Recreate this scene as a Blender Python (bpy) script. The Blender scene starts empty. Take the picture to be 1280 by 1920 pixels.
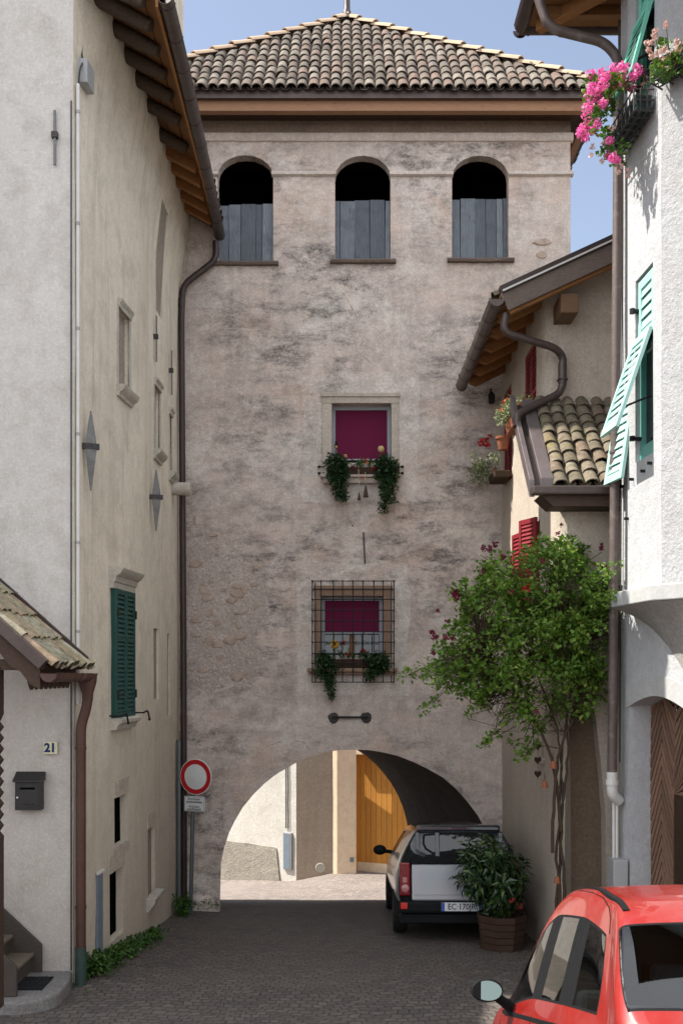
import bpy, bmesh, math, random
from math import radians, sin, cos, pi, sqrt
from mathutils import Vector, Matrix, noise
from mathutils.geometry import delaunay_2d_cdt

random.seed(7)
SC = bpy.context.scene
COL = SC.collection

# ------------------------------------------------------------------ camera
F, HX, HY, EYE = 1900.0, 640.0, 1261.0, 3.8      # focal length in photo pixels, horizon, eye height
cam_d = bpy.data.cameras.new("camera")
cam = bpy.data.objects.new("camera", cam_d)
COL.objects.link(cam)
cam.location = (0, 0, EYE)
cam.rotation_euler = (radians(90), 0, 0)
cam_d.sensor_fit = 'HORIZONTAL'
cam_d.sensor_width = 36
cam_d.lens = 36 * F / 1280
cam_d.shift_y = (HY - 960) / 1280
cam_d.clip_start = 0.05
cam_d.clip_end = 500
SC.camera = cam

# ------------------------------------------------------------------ light
SUN_EL, SUN_DIR = radians(53), (-0.9996, 0.028)
w = bpy.data.worlds.new("World")
SC.world = w
w.use_nodes = True
nt = w.node_tree
sky = nt.nodes.new('ShaderNodeTexSky')
sky.sky_type = 'NISHITA'
sky.sun_disc = False
sky.sun_elevation = SUN_EL
sky.sun_rotation = math.atan2(SUN_DIR[0], SUN_DIR[1])
sky.air_density = 1.0
sky.dust_density = 0.6
sky.ozone_density = 2.5
bg = nt.nodes['Background']
bg.inputs['Strength'].default_value = 0.063
hs = nt.nodes.new('ShaderNodeHueSaturation')      # a slightly hazy, less saturated summer sky
hs.inputs['Saturation'].default_value = 0.70
nt.links.new(sky.outputs[0], hs.inputs['Color'])
# unseen bright clouds added overhead and behind the camera to lift the shade, clear blue beyond the tower
def wn(t, **k):
    n_ = nt.nodes.new(t)
    for a_, b_ in k.items():
        i_ = n_.inputs[a_]
        if hasattr(b_, 'is_output'): nt.links.new(b_, i_)
        else: i_.default_value = b_
    return n_
tcw = nt.nodes.new('ShaderNodeTexCoord').outputs['Generated']
dot = wn('ShaderNodeVectorMath'); dot.operation = 'DOT_PRODUCT'; nt.links.new(tcw, dot.inputs[0]); dot.inputs[1].default_value = (0, -.75, .62)
cn = wn('ShaderNodeTexNoise', Vector=tcw, Scale=3.0, Detail=7., Roughness=.6)
ad = wn('ShaderNodeMath'); ad.operation = 'MULTIPLY_ADD'; nt.links.new(cn.outputs[0], ad.inputs[0]); ad.inputs[1].default_value = .9; nt.links.new(dot.outputs['Value'], ad.inputs[2])
mr = wn('ShaderNodeMapRange', Value=ad.outputs[0], **{'From Min': .42, 'From Max': .85})
mxw = nt.nodes.new('ShaderNodeMix'); mxw.data_type = 'RGBA'; nt.links.new(mr.outputs[0], mxw.inputs[0]); nt.links.new(hs.outputs[0], mxw.inputs[6]); mxw.inputs[7].default_value = (8.2, 8.5, 9.0, 1)
nt.links.new(mxw.outputs[2], bg.inputs[0])
sd = bpy.data.lights.new("sun", 'SUN')
sd.energy = 2.7
sd.angle = radians(0.5)
sd.color = (1.0, 0.94, 0.85)
sun = bpy.data.objects.new("sun", sd)
COL.objects.link(sun)
sv = Vector((SUN_DIR[0] * cos(SUN_EL), SUN_DIR[1] * cos(SUN_EL), sin(SUN_EL)))
sun.rotation_euler = sv.to_track_quat('Z', 'Y').to_euler()
sun.location = (-20, 4, 30)
SC.view_settings.view_transform = 'Standard'
SC.view_settings.look = 'None'
SC.view_settings.exposure = 1.8
SC.view_settings.gamma = 1.0
SC.cycles.max_bounces = 10
SC.cycles.diffuse_bounces = 5
SC.cycles.transparent_max_bounces = 16

# ------------------------------------------------------------------ helpers
def wx(px, Y): return (px - HX) * Y / F
def wz(py, Y): return EYE + (HY - py) * Y / F
def P(px, py, Y): return Vector((wx(px, Y), Y, wz(py, Y)))

GP = [(-30, 4.2), (0, 1.90), (5, 1.10), (6, .94), (8, .64), (9, .60), (10.5, .535), (16.1, 0), (20.4, -.80), (24, -1.18), (28, -1.18), (60, -1.18)]
def ground_z(Y):
    for (a, za), (b, zb) in zip(GP, GP[1:]):
        if Y <= b:
            t = max(0, (Y - a) / (b - a))
            return za + (zb - za) * t
    return GP[-1][1]

def lerp(a, b, t): return a + (b - a) * t
def nz(x, y=0., z=0.): return noise.noise(Vector((x, y, z)))

class MB:
    """collects geometry for ONE mesh"""
    def __init__(s): s.v, s.f, s.m = [], [], []
    def add(s, vs, fs, mi=0):
        b = len(s.v)
        s.v += [Vector(q) for q in vs]
        for f in fs:
            s.f.append([b + i for i in f]); s.m.append(mi)
    def quad(s, a, b, c, d, mi=0): s.add([a, b, c, d], [(0, 1, 2, 3)], mi)
    def hexa(s, q, mi=0):
        s.add(q, [(0, 3, 2, 1), (4, 5, 6, 7), (0, 1, 5, 4), (1, 2, 6, 5), (2, 3, 7, 6), (3, 0, 4, 7)], mi)
    def box(s, lo, hi, mi=0):
        (a, b, c), (d, e, f) = lo, hi
        s.hexa([(a, b, c), (d, b, c), (d, e, c), (a, e, c), (a, b, f), (d, b, f), (d, e, f), (a, e, f)], mi)
    def bar(s, p, q, wd, ht, up=(0, 0, 1), mi=0):
        """a bar of rectangular section from p to q, wd sideways, ht along up"""
        p, q = Vector(p), Vector(q)
        t = (q - p).normalized(); u = Vector(up)
        sd_ = t.cross(u)
        if sd_.length < 1e-4: sd_ = t.cross(Vector((1, 0, 0)))
        sd_.normalize(); u = sd_.cross(t).normalized()
        c = [(-wd / 2, -ht / 2), (wd / 2, -ht / 2), (wd / 2, ht / 2), (-wd / 2, ht / 2)]
        s.hexa([p + sd_ * x + u * y for x, y in c] + [q + sd_ * x + u * y for x, y in c], mi)
    def sweep(s, prof, path, up=(0, 0, 1), closed=True, caps=True, mi=0, scales=None):
        path = [Vector(p) for p in path]; n = len(prof); b = len(s.v)
        for i, p in enumerate(path):
            t = (path[min(i + 1, len(path) - 1)] - path[max(i - 1, 0)]).normalized()
            sd_ = t.cross(Vector(up))
            if sd_.length < 1e-3: sd_ = Vector((1, 0, 0))
            sd_.normalize(); u = sd_.cross(t)
            k = scales[i] if scales else 1
            for x, y in prof: s.v.append(p + sd_ * x * k + u * y * k)
        for i in range(len(path) - 1):
            for j in range(n if closed else n - 1):
                a, c = b + i * n + j, b + i * n + (j + 1) % n
                s.f.append([a, c, c + n, a + n]); s.m.append(mi)
        if caps and closed:
            s.f.append([b + j for j in range(n)][::-1]); s.m.append(mi)
            e = b + (len(path) - 1) * n
            s.f.append([e + j for j in range(n)]); s.m.append(mi)
    def tube(s, path, r, seg=10, mi=0, radii=None):
        path = [Vector(p) for p in path]; b = len(s.v)
        t0 = (path[1] - path[0]).normalized()
        nrm = t0.cross(Vector((0, 0, 1)))
        if nrm.length < .05: nrm = t0.cross(Vector((1, 0, 0)))
        nrm.normalize()
        for i, p in enumerate(path):
            t = (path[min(i + 1, len(path) - 1)] - path[max(i - 1, 0)]).normalized()
            nrm = (nrm - t * nrm.dot(t)).normalized(); bi = t.cross(nrm)
            rr = radii[i] if radii else r
            for k in range(seg):
                a = 2 * pi * k / seg
                s.v.append(p + nrm * rr * cos(a) + bi * rr * sin(a))
        for i in range(len(path) - 1):
            for k in range(seg):
                a, c = b + i * seg + k, b + i * seg + (k + 1) % seg
                s.f.append([a, c, c + seg, a + seg]); s.m.append(mi)
        s.f.append([b + k for k in range(seg)][::-1]); s.m.append(mi)
        e = b + (len(path) - 1) * seg
        s.f.append([e + k for k in range(seg)]); s.m.append(mi)
    def lathe(s, prof, c=(0, 0, 0), axis=(0, 0, 1), seg=20, mi=0):
        c = Vector(c); ax = Vector(axis).normalized()
        n = ax.cross(Vector((0, 0, 1)))
        if n.length < .05: n = Vector((1, 0, 0))
        n.normalize(); bt = ax.cross(n); b = len(s.v)
        for r, h in prof:
            for k in range(seg):
                a = 2 * pi * k / seg
                s.v.append(c + ax * h + n * r * cos(a) + bt * r * sin(a))
        for i in range(len(prof) - 1):
            for k in range(seg):
                a, d = b + i * seg + k, b + i * seg + (k + 1) % seg
                s.f.append([a, d, d + seg, a + seg]); s.m.append(mi)
        s.f.append([b + k for k in range(seg)][::-1]); s.m.append(mi)
        e = b + (len(prof) - 1) * seg
        s.f.append([e + k for k in range(seg)]); s.m.append(mi)
    def ball(s, c, r, seg=12, mi=0, sq=1.0):
        s.lathe([(max(1e-4, r * sin(pi * i / 8)), -r * sq * cos(pi * i / 8)) for i in range(9)], c, seg=seg, mi=mi)
    def prism(s, poly, o, ux, uy, dep, mi=0):
        """extrude a 2D polygon (ux,uy frame at o) by vector dep"""
        o, ux, uy, dep = Vector(o), Vector(ux), Vector(uy), Vector(dep); n = len(poly)
        a = [o + ux * x + uy * y for x, y in poly]
        s.add(a + [q + dep for q in a], [list(range(n))[::-1], list(range(n, 2 * n))] +
              [(i, (i + 1) % n, n + (i + 1) % n, n + i) for i in range(n)], mi)
    def build(s, name, mats, parent=None, smooth=False, bevel=0, recalc=True, angle=40):
        me = bpy.data.meshes.new(name)
        org = Vector((0, 0, 0)); q = parent
        while q is not None: org += q.location; q = q.parent
        me.from_pydata([v - org for v in s.v], [], s.f)
        for m in (mats if isinstance(mats, (list, tuple)) else [mats]): me.materials.append(m)
        me.polygons.foreach_set('material_index', s.m)
        if recalc:
            bm = bmesh.new(); bm.from_mesh(me)
            bmesh.ops.recalc_face_normals(bm, faces=bm.faces[:]); bm.to_mesh(me); bm.free()
        if smooth:
            me.polygons.foreach_set('use_smooth', [True] * len(me.polygons))
            me.set_sharp_from_angle(angle=radians(angle))
        me.update()
        o = bpy.data.objects.new(name, me); COL.objects.link(o)
        if parent is not None: o.parent = parent
        if bevel:
            b = o.modifiers.new('bevel', 'BEVEL'); b.width = bevel; b.segments = 2; b.limit_method = 'ANGLE'
        return o

def thing(name, label, cat, loc=(0, 0, 0), group=None):
    o = bpy.data.objects.new(name, None); COL.objects.link(o)
    o.location = loc; o.empty_display_size = .2
    o['label'] = label; o['category'] = cat
    if group: o['group'] = group
    return o
def tag(o, label, cat, group=None):
    o['label'] = label; o['category'] = cat
    if group: o['group'] = group
    return o

def fillet(pts, r=.1, n=5):
    pts = [Vector(p) for p in pts]; out = [pts[0]]
    for a, b, c in zip(pts, pts[1:], pts[2:]):
        d1, d2 = (a - b), (c - b); k = min(r, d1.length * .45, d2.length * .45)
        p, q = b + d1.normalized() * k, b + d2.normalized() * k
        for i in range(n + 1):
            t = i / n
            out.append(p.lerp(b, t).lerp(b.lerp(q, t), t))
    return out + [pts[-1]]

def inpoly(x, y, poly):
    c = False; n = len(poly); j = n - 1
    for i in range(n):
        xi, yi = poly[i]; xj, yj = poly[j]
        if (yi > y) != (yj > y) and x < (xj - xi) * (y - yi) / (yj - yi) + xi: c = not c
        j = i
    return c
def resample(poly, sp):
    out = []
    for i, (x, y) in enumerate(poly):
        X, Y = poly[(i + 1) % len(poly)]
        n = max(1, int(math.hypot(X - x, Y - y) / sp))
        out += [(x + (X - x) * k / n, y + (Y - y) * k / n) for k in range(n)]
    return out
def panel(mb, fn, outer, holes=(), sp=.2, mi=0, jmi=None):
    """wall skin in (u,v): outer polygon with holes [(poly, jamb depth)], fn(u,v,d)->point"""
    outer = resample(outer, sp)
    hs = [(resample(h, min(sp, .12)), d) for h, d in holes]
    vs = list(outer); ed = [(i, (i + 1) % len(outer)) for i in range(len(outer))]
    for h, d in hs:
        b = len(vs); vs += h; ed += [(b + i, b + (i + 1) % len(h)) for i in range(len(h))]
    us, ws = [q[0] for q in outer], [q[1] for q in outer]
    x = min(us) + sp * .5
    while x < max(us):
        y = min(ws) + sp * .5
        while y < max(ws):
            X, Y = x + random.uniform(-.2, .2) * sp, y + random.uniform(-.2, .2) * sp
            if inpoly(X, Y, outer) and not any(inpoly(X, Y, h) for h, d in hs): vs.append((X, Y))
            y += sp
        x += sp
    r = delaunay_2d_cdt([Vector(q) for q in vs], ed, [], 0, 1e-5)
    V, T = r[0], r[2]; fs = []
    for t in T:
        cx = sum(V[i].x for i in t) / len(t); cy = sum(V[i].y for i in t) / len(t)
        if inpoly(cx, cy, outer) and not any(inpoly(cx, cy, h) for h, d in hs): fs.append(t)
    mb.add([fn(q.x, q.y, 0) for q in V], fs, mi)
    for h, d in hs:
        if not d: continue
        n = len(h)
        mb.add([fn(a, b, 0) for a, b in h] + [fn(a, b, d) for a, b in h],
               [(i, (i + 1) % n, n + (i + 1) % n, n + i) for i in range(n)], mi if jmi is None else jmi)

def rect(a, b, c, d): return [(a, b), (c, b), (c, d), (a, d)]

def text_mesh(txt, size, o, ux, uy, name, m, parent, depth=.002, sx=1.0, bold=0.0, space=1.0):
    cu = bpy.data.curves.new(name, 'FONT'); cu.body = txt; cu.size = size; cu.align_x = 'CENTER'; cu.align_y = 'CENTER'
    cu.offset = bold; cu.space_character = space; cu.resolution_u = 3
    ob = bpy.data.objects.new(name, cu); COL.objects.link(ob)
    dg = bpy.context.evaluated_depsgraph_get()
    me = bpy.data.meshes.new_from_object(ob.evaluated_get(dg))
    bpy.data.objects.remove(ob); bpy.data.curves.remove(cu)
    ux, uy = Vector(ux).normalized(), Vector(uy).normalized(); n = ux.cross(uy)
    b = MB()
    b.add([Vector(o) + ux * v.co.x * sx + uy * v.co.y + n * depth for v in me.vertices], [list(p.vertices) for p in me.polygons])
    bpy.data.meshes.remove(me)
    return b.build(name, m, parent, recalc=False)

# ------------------------------------------------------------------ materials
class NT:
    def __init__(s, name, rough=.8, spec=.3):
        s.m = bpy.data.materials.new(name); s.m.use_nodes = True
        s.t = s.m.node_tree; s.p = s.t.nodes['Principled BSDF']
        s.p.inputs['Roughness'].default_value = rough
        s.p.inputs['Specular IOR Level'].default_value = spec
        s._c = None
    def n(s, typ, props=None, **inp):
        nd = s.t.nodes.new(typ)
        for k, v in (props or {}).items(): setattr(nd, k, v)
        for k, v in inp.items(): s.set(nd.inputs[k.replace('_', ' ')], v)
        return nd
    def set(s, sock, v):
        if hasattr(v, 'is_output'): s.t.links.new(v, sock)
        elif isinstance(v, (tuple, list)) and sock.type == 'RGBA' and len(v) == 3: sock.default_value = (*v, 1)
        else: sock.default_value = v
    def co(s):
        if not s._c: s._c = s.t.nodes.new('ShaderNodeTexCoord').outputs['Object']
        return s._c
    def map(s, sc=(1, 1, 1), loc=(0, 0, 0), rot=(0, 0, 0)):
        return s.n('ShaderNodeMapping', Vector=s.co(), Scale=sc, Location=loc, Rotation=rot).outputs[0]
    def noise(s, scale, detail=4, rough=.6, vec=None, dist=0.):
        return s.n('ShaderNodeTexNoise', Vector=vec or s.co(), Scale=scale, Detail=detail, Roughness=rough, Distortion=dist).outputs[0]
    def ramp(s, fac, lo, hi, a=0., b=1.):
        return s.n('ShaderNodeMapRange', Value=fac, **{'From_Min': lo, 'From_Max': hi, 'To_Min': a, 'To_Max': b}).outputs[0]
    def mix(s, fac, a, b, blend='MIX'):
        nd = s.t.nodes.new('ShaderNodeMix'); nd.data_type = 'RGBA'; nd.blend_type = blend
        s.set(nd.inputs[0], fac); s.set(nd.inputs[6], a); s.set(nd.inputs[7], b)
        return nd.outputs[2]
    def math(s, op, a, b=0.):
        nd = s.t.nodes.new('ShaderNodeMath'); nd.operation = op
        s.set(nd.inputs[0], a); s.set(nd.inputs[1], b); return nd.outputs[0]
    def island(s): return s.n('ShaderNodeNewGeometry').outputs['Random Per Island']
    def col(s, c): s.set(s.p.inputs['Base Color'], c)
    def bump(s, h, st=.5, dist=.01, normal=None):
        nd = s.n('ShaderNodeBump', Height=h, Strength=st, Distance=dist)
        if normal: s.set(nd.inputs['Normal'], normal)
        s.set(s.p.inputs['Normal'], nd.outputs[0]); return nd.outputs[0]

def plaster(name, c1, c2, dirt=(.12, .1, .09), dirt_amt=.35, streak=.25, streak_c=None, lichen=0., grain=45, bump=.6, gdist=.012, speck=.25, low=None, mott=.35):
    s = NT(name, .93, .15)
    big = s.noise(.55, 5, .65, dist=.6); mid = s.noise(2.7, 6, .7); fine = s.noise(grain, 5, .75)
    c = s.mix(s.ramp(big, .35, .65), c1, c2)
    c = s.mix(s.ramp(mid, .48, .70, 0, dirt_amt), c, dirt)
    blot = s.noise(7.5, 10, .78, None, .3)
    c = s.mix(s.ramp(blot, .34, .56, mott, 0), c, tuple(x * .55 for x in c1))
    c = s.mix(s.ramp(blot, .54, .74, 0, mott * .9), c, tuple(min(.85, x * 1.3) for x in c1))
    if streak:
        st = s.noise(1., 6, .7, s.map((7, 7, .35)))
        c = s.mix(s.ramp(st, .5, .75, 0, streak), c, streak_c or dirt)
    if lichen:
        l1 = s.noise(1.9, 10, .82, s.map((.8, .8, 2.0)), .25); l2 = s.noise(.42, 3, .5, s.map((1, 1, 1), (4, 2, 7)))
        l3 = s.noise(26, 4, .8)
        k = s.math('MULTIPLY', s.ramp(l1, .46, .60), s.ramp(l2, .38, .56))
        k = s.math('MULTIPLY', k, s.ramp(l3, .30, .50))
        c = s.mix(s.math('MULTIPLY', k, lichen), c, (.042, .038, .038))
        pale = s.noise(1.1, 9, .8, s.map((1, 1, 1.3), (9, 3, 1)), .2)
        c = s.mix(s.ramp(pale, .52, .66, 0, .6), c, tuple(min(.86, x * 1.3 + .06 * (.7 - x)) for x in c1))
        warm = s.noise(.8, 5, .7, s.map((1, 1, 1.2), (2, 13, 5)), .5)
        c = s.mix(s.ramp(warm, .52, .68, 0, .5), c, (c1[0] * .95, c1[1] * .78, c1[2] * .66))
    if low is not None:
        z = s.n('ShaderNodeSeparateXYZ', Vector=s.co()).outputs[2]
        dz = s.math('ADD', z, s.math('MULTIPLY', s.math('SUBTRACT', big, .5), 2.5))
        c = s.mix(s.ramp(dz, low[0], low[1], low[3], 0), c, low[2])
    if speck:
        c = s.mix(s.ramp(fine, .35, .7, speck, 0), c, tuple(x * .45 for x in c1))
        g1 = s.noise(30, 3, .8, s.map((1, 1, 1), (5, 9, 2))); g2 = s.noise(15, 4, .75, s.map((1, 1, 1), (1, 4, 12)))
        c = s.mix(s.ramp(g1, .36, .60, speck * 1.5, 0), c, tuple(x * .50 for x in c1))
        c = s.mix(s.ramp(g1, .52, .70, 0, speck * 1.1), c, tuple(min(.9, x * 1.35) for x in c1))
        c = s.mix(s.ramp(g2, .62, .70, 0, min(1, speck * 2.2)), c, tuple(x * .38 for x in c1))
    s.col(c)
    h = s.math('ADD', s.math('MULTIPLY', fine, .6), s.math('MULTIPLY', s.noise(9, 5, .7), .8))
    s.bump(h, bump, gdist)
    return s.m

def wood(name, c1, c2, dirt=(.05, .04, .035), dirt_amt=.3, axis=(1, 1, 1), scale=1., rough=.75, spec=.25, isl=.25, knots=True):
    s = NT(name, rough, spec)
    g = s.noise(14 * scale, 6, .7, s.map(axis), .4); d = s.noise(3 * scale, 5, .7)
    c = s.mix(s.ramp(g, .35, .65), c1, c2)
    if knots:
        k = s.n('ShaderNodeTexVoronoi', Vector=s.map(tuple(.45 + .55 * a for a in axis)), Scale=5 * scale).outputs[0]
        c = s.mix(s.ramp(k, .05, .16, .75, 0), c, tuple(x * .3 for x in c1))
    c = s.mix(s.ramp(d, .5, .75, 0, dirt_amt), c, dirt)
    if isl: c = s.mix(s.math('MULTIPLY', s.island(), isl * 2), c, tuple(x * .35 for x in c1))
    s.col(c); s.bump(g, .35, .006)
    return s.m

def plain(name, c, rough=.6, spec=.4, metal=0., var=.25, scale=6., bump=0., rust=None, coat=0.):
    s = NT(name, rough, spec); s.p.inputs['Metallic'].default_value = metal
    nn = s.noise(scale, 6, .7)
    cc = s.mix(s.ramp(nn, .35, .7), c, tuple(x * (1 - var) for x in c))
    if rust: cc = s.mix(s.ramp(s.noise(scale * 2.3, 6, .75, s.map((1, 1, 1), (3, 5, 7))), .52, .68, 0, rust[1]), cc, rust[0])
    s.col(cc)
    s.set(s.p.inputs['Roughness'], s.ramp(s.noise(scale * 3, 4), .3, .7, max(0, rough - .08), min(1, rough + .12)))
    if bump: s.bump(s.noise(scale * 8, 4), bump, .004)
    if coat: s.p.inputs['Coat Weight'].default_value = coat; s.p.inputs['Coat Roughness'].default_value = .03
    return s.m

def leafm(name, c1, c2, c3, rough=.45, trans=.35, spec=.4):
    s = NT(name, rough, spec)
    i = s.island()
    c = s.mix(s.ramp(i, 0, .6), c1, c2); c = s.mix(s.ramp(i, .8, 1.), c, c3)
    s.col(c)
    tr = s.n('ShaderNodeBsdfTranslucent', Color=c)
    mx = s.n('ShaderNodeMixShader', Fac=trans)
    s.t.links.new(s.p.outputs[0], mx.inputs[1]); s.t.links.new(tr.outputs[0], mx.inputs[2])
    s.t.links.new(mx.outputs[0], s.t.nodes['Material Output'].inputs[0])
    return s.m

def tilem(name, cols, dirt=(.05, .048, .04), dirt_amt=.55, moss=0.):
    s = NT(name, .9, .15); i = s.island()
    r = s.t.nodes.new('ShaderNodeValToRGB'); s.set(r.inputs[0], i); r.color_ramp.interpolation = 'LINEAR'
    e = r.color_ramp.elements
    while len(e) < len(cols): e.new(.5)
    for k, c in enumerate(cols): e[k].position = k / (len(cols) - 1); e[k].color = (*c, 1)
    c = r.outputs[0]
    c = s.mix(s.ramp(s.noise(11, 6, .75), .46, .66, 0, dirt_amt), c, dirt)
    c = s.mix(s.ramp(s.noise(23, 5, .75, s.map((1, 1, 1), (3, 1, 8))), .55, .70, 0, .42), c, (.38, .35, .28))
    if moss: c = s.mix(s.ramp(s.noise(4, 6, .75, s.map((1, 1, 1), (7, 7, 2))), .55, .66, 0, moss), c, (.20, .17, .03))
    s.col(c); s.bump(s.noise(60, 4, .7), .5, .006)
    return s.m

def glassm(name, tint=(.55, .6, .58), refl=.25, rough=.02):
    s = NT(name, rough)
    tr = s.n('ShaderNodeBsdfTransparent', Color=tint)
    gl = s.n('ShaderNodeBsdfGlossy', Color=(1, 1, 1), Roughness=rough)
    lw = s.n('ShaderNodeLayerWeight', Blend=.25)
    fac = s.ramp(lw.outputs['Fresnel'], 0, 1, refl * .35, 1)
    mx = s.n('ShaderNodeMixShader', Fac=fac)
    s.t.links.new(tr.outputs[0], mx.inputs[1]); s.t.links.new(gl.outputs[0], mx.inputs[2])
    s.t.links.new(mx.outputs[0], s.t.nodes['Material Output'].inputs[0])
    return s.m

M = {}
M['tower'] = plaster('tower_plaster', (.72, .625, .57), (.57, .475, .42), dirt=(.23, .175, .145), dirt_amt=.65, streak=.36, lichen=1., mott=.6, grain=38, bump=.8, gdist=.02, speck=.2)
M['tower_patch'] = plaster('patch_plaster', (.77, .69, .63), (.66, .58, .525), dirt=(.26, .22, .195), dirt_amt=.55, streak=.2, lichen=.85, mott=.6, grain=30, bump=.9, gdist=.02)
M['tower_top'] = plaster('tower_band_plaster', (.72, .635, .575), (.62, .54, .485), dirt=(.28, .22, .18), streak=.25, grain=38, bump=.7, gdist=.015)
M['bare'] = plaster('bare_rough_render', (.68, .585, .53), (.54, .45, .395), dirt=(.22, .175, .15), dirt_amt=.6, streak=.1, grain=18, bump=1., gdist=.04, mott=.65, speck=.4)
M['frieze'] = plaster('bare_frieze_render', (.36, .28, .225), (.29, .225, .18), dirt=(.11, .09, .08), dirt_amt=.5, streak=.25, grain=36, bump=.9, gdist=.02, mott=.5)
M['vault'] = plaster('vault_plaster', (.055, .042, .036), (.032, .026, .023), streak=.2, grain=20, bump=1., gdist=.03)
M['lh_front'] = plaster('grey_roughcast', (.62, .59, .555), (.54, .51, .475), dirt=(.30, .245, .20), dirt_amt=.45, streak=.15, mott=.22, speck=.13, grain=55, bump=.7, gdist=.014, low=(1.0, 4.6, (.36, .29, .235), .4))
M['lh_side'] = plaster('cream_plaster', (.77, .695, .575), (.66, .59, .485), dirt=(.28, .225, .175), dirt_amt=.38, streak=.6, mott=.22, streak_c=(.33, .285, .235), grain=26, bump=.4, gdist=.01, speck=.13, low=(.4, 5.0, (.34, .28, .225), .55))
M['cottage'] = plaster('cottage_plaster', (.56, .49, .41), (.47, .41, .345), dirt=(.26, .21, .17), dirt_amt=.35, streak=.25, grain=42, bump=.6, gdist=.012, speck=.2, low=(.4, 4.6, (.30, .26, .225), .55))
M['niche'] = plaster('brown_plaster', (.20, .145, .10), (.15, .115, .085), dirt=(.07, .06, .05), streak=.3, grain=30, bump=.7)
M['white'] = plaster('white_roughcast', (.49, .50, .515), (.44, .45, .465), dirt=(.45, .43, .40), dirt_amt=.2, streak=.12, grain=30, bump=.9, gdist=.02, speck=.08)
M['white_rough'] = plaster('coarse_white_roughcast', (.46, .465, .475), (.41, .415, .425), dirt=(.36, .34, .32), dirt_amt=.3, streak=.1, grain=26, bump=.9, gdist=.03, speck=.15)
M['white_smooth'] = plaster('white_trim', (.47, .475, .475), (.41, .415, .415), dirt=(.36, .33, .29), dirt_amt=.3, streak=.15, grain=40, bump=.4, gdist=.008, speck=.1)
M['corbel'] = plaster('grey_corbel_render', (.40, .39, .37), (.33, .32, .30), dirt=(.2, .19, .17), dirt_amt=.45, streak=.2, grain=30, bump=.8, gdist=.015, speck=.25)  # darker, greyer render than the house walls
M['far_white'] = plaster('far_white_plaster', (.66, .635, .58), (.56, .53, .475), dirt=(.42, .38, .32), dirt_amt=.45, streak=.2, grain=20, bump=.5)
M['far_base'] = plaster('rough_base_render', (.42, .385, .325), (.35, .315, .265), grain=26, bump=1., gdist=.05, speck=.3)
M['far_grey'] = plaster('grey_brown_render', (.46, .38, .30), (.39, .32, .25), dirt=(.24, .2, .16), grain=20, bump=.4)
M['far_cream'] = plaster('cream_pier_plaster', (.80, .63, .46), (.76, .60, .43), dirt=(.5, .4, .3), dirt_amt=.2, streak=.05, grain=60, bump=.15, speck=.05)
M['stone'] = plaster('stone_frame', (.56, .49, .42), (.50, .44, .375), dirt=(.25, .21, .18), grain=30, bump=.4, gdist=.008)
M['stone_brown'] = plaster('brown_stone_frame', (.34, .23, .165), (.27, .18, .13), dirt=(.15, .11, .08), grain=25, bump=.6)
M['stone_light'] = plaster('pale_stone_sill', (.56, .53, .46), (.47, .43, .37), dirt=(.22, .2, .17), grain=25, bump=.5)
M['sill_brown'] = plaster('mortar_sill', (.20, .15, .125), (.15, .115, .1), grain=25, bump=.8, gdist=.02)
M['granite'] = plaster('granite_step', (.25, .24, .235), (.19, .185, .18), dirt=(.16, .12, .09), grain=70, bump=.5, speck=.4)
M['niche_grey'] = plaster('niche_plaster', (.36, .315, .26), (.29, .25, .205), dirt=(.17, .14, .12), grain=26, bump=.4)
M['low_stone'] = plaster('low_stone_surround', (.62, .555, .465), (.50, .44, .365), dirt=(.2, .165, .14), dirt_amt=.5, grain=22, bump=.9, mott=.5)
M['rubble'] = tilem('rubble_stone', [(.50, .42, .35), (.66, .58, .50), (.50, .35, .25), (.40, .32, .27), (.70, .64, .57), (.45, .37, .31)], dirt=(.26, .2, .165), dirt_amt=.65)
M['tile'] = tilem('old_roof_tile', [(.095, .076, .062), (.18, .155, .13), (.125, .10, .084), (.225, .195, .165), (.085, .07, .06), (.175, .12, .097), (.14, .12, .105)], dirt_amt=.8)
M['tile_porch'] = tilem('porch_roof_tile', [(.24, .215, .14), (.32, .28, .19), (.33, .23, .16), (.20, .19, .14), (.36, .325, .24)], dirt=(.06, .058, .04), dirt_amt=.7, moss=.35)
M['tile_moss'] = tilem('mossy_roof_tile', [(.11, .088, .062), (.17, .145, .105), (.13, .108, .078), (.21, .18, .135), (.155, .11, .078)], dirt=(.05, .045, .032), dirt_amt=.7, moss=.6)
M['tile_hip'] = tilem('hip_tile', [(.44, .33, .235), (.40, .29, .2), (.48, .37, .27)], dirt=(.25, .2, .16), dirt_amt=.4)
M['under'] = plain('dark_underlay', (.05, .042, .035), .95, .1)
M['metal_brown'] = plain('brown_sheet_metal', (.085, .062, .055), .42, .5, .35, .3, 5.)
M['metal_redbrown'] = plain('red_brown_pipe', (.085, .038, .028), .45, .45, .1, .35, 4.)
M['metal_dark'] = plain('dark_bronze_pipe', (.05, .034, .032), .42, .5, .3, .3, 4.)
M['metal_taupe'] = plain('taupe_pipe', (.125, .095, .087), .5, .4, .2, .2, 4., rust=((.4, .37, .34), .25))
M['flash'] = plain('sheet_flashing', (.17, .14, .14), .42, .5, .5, .2, 3.)
M['iron'] = plain('wrought_iron', (.055, .053, .055), .6, .4, .4, .35, 9., bump=.3, rust=((.16, .09, .055), .5))
M['iron_grey'] = plain('grey_iron_anchor', (.19, .19, .19), .6, .4, .35, .35, 12., bump=.4, rust=((.16, .11, .085), .5))
M['iron_black'] = plain('black_iron_grille', (.012, .012, .013), .6, .35, .2, .3, 9.)
M['zinc'] = plain('galvanised_pole', (.14, .16, .17), .45, .5, .6, .2, 7.)
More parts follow.
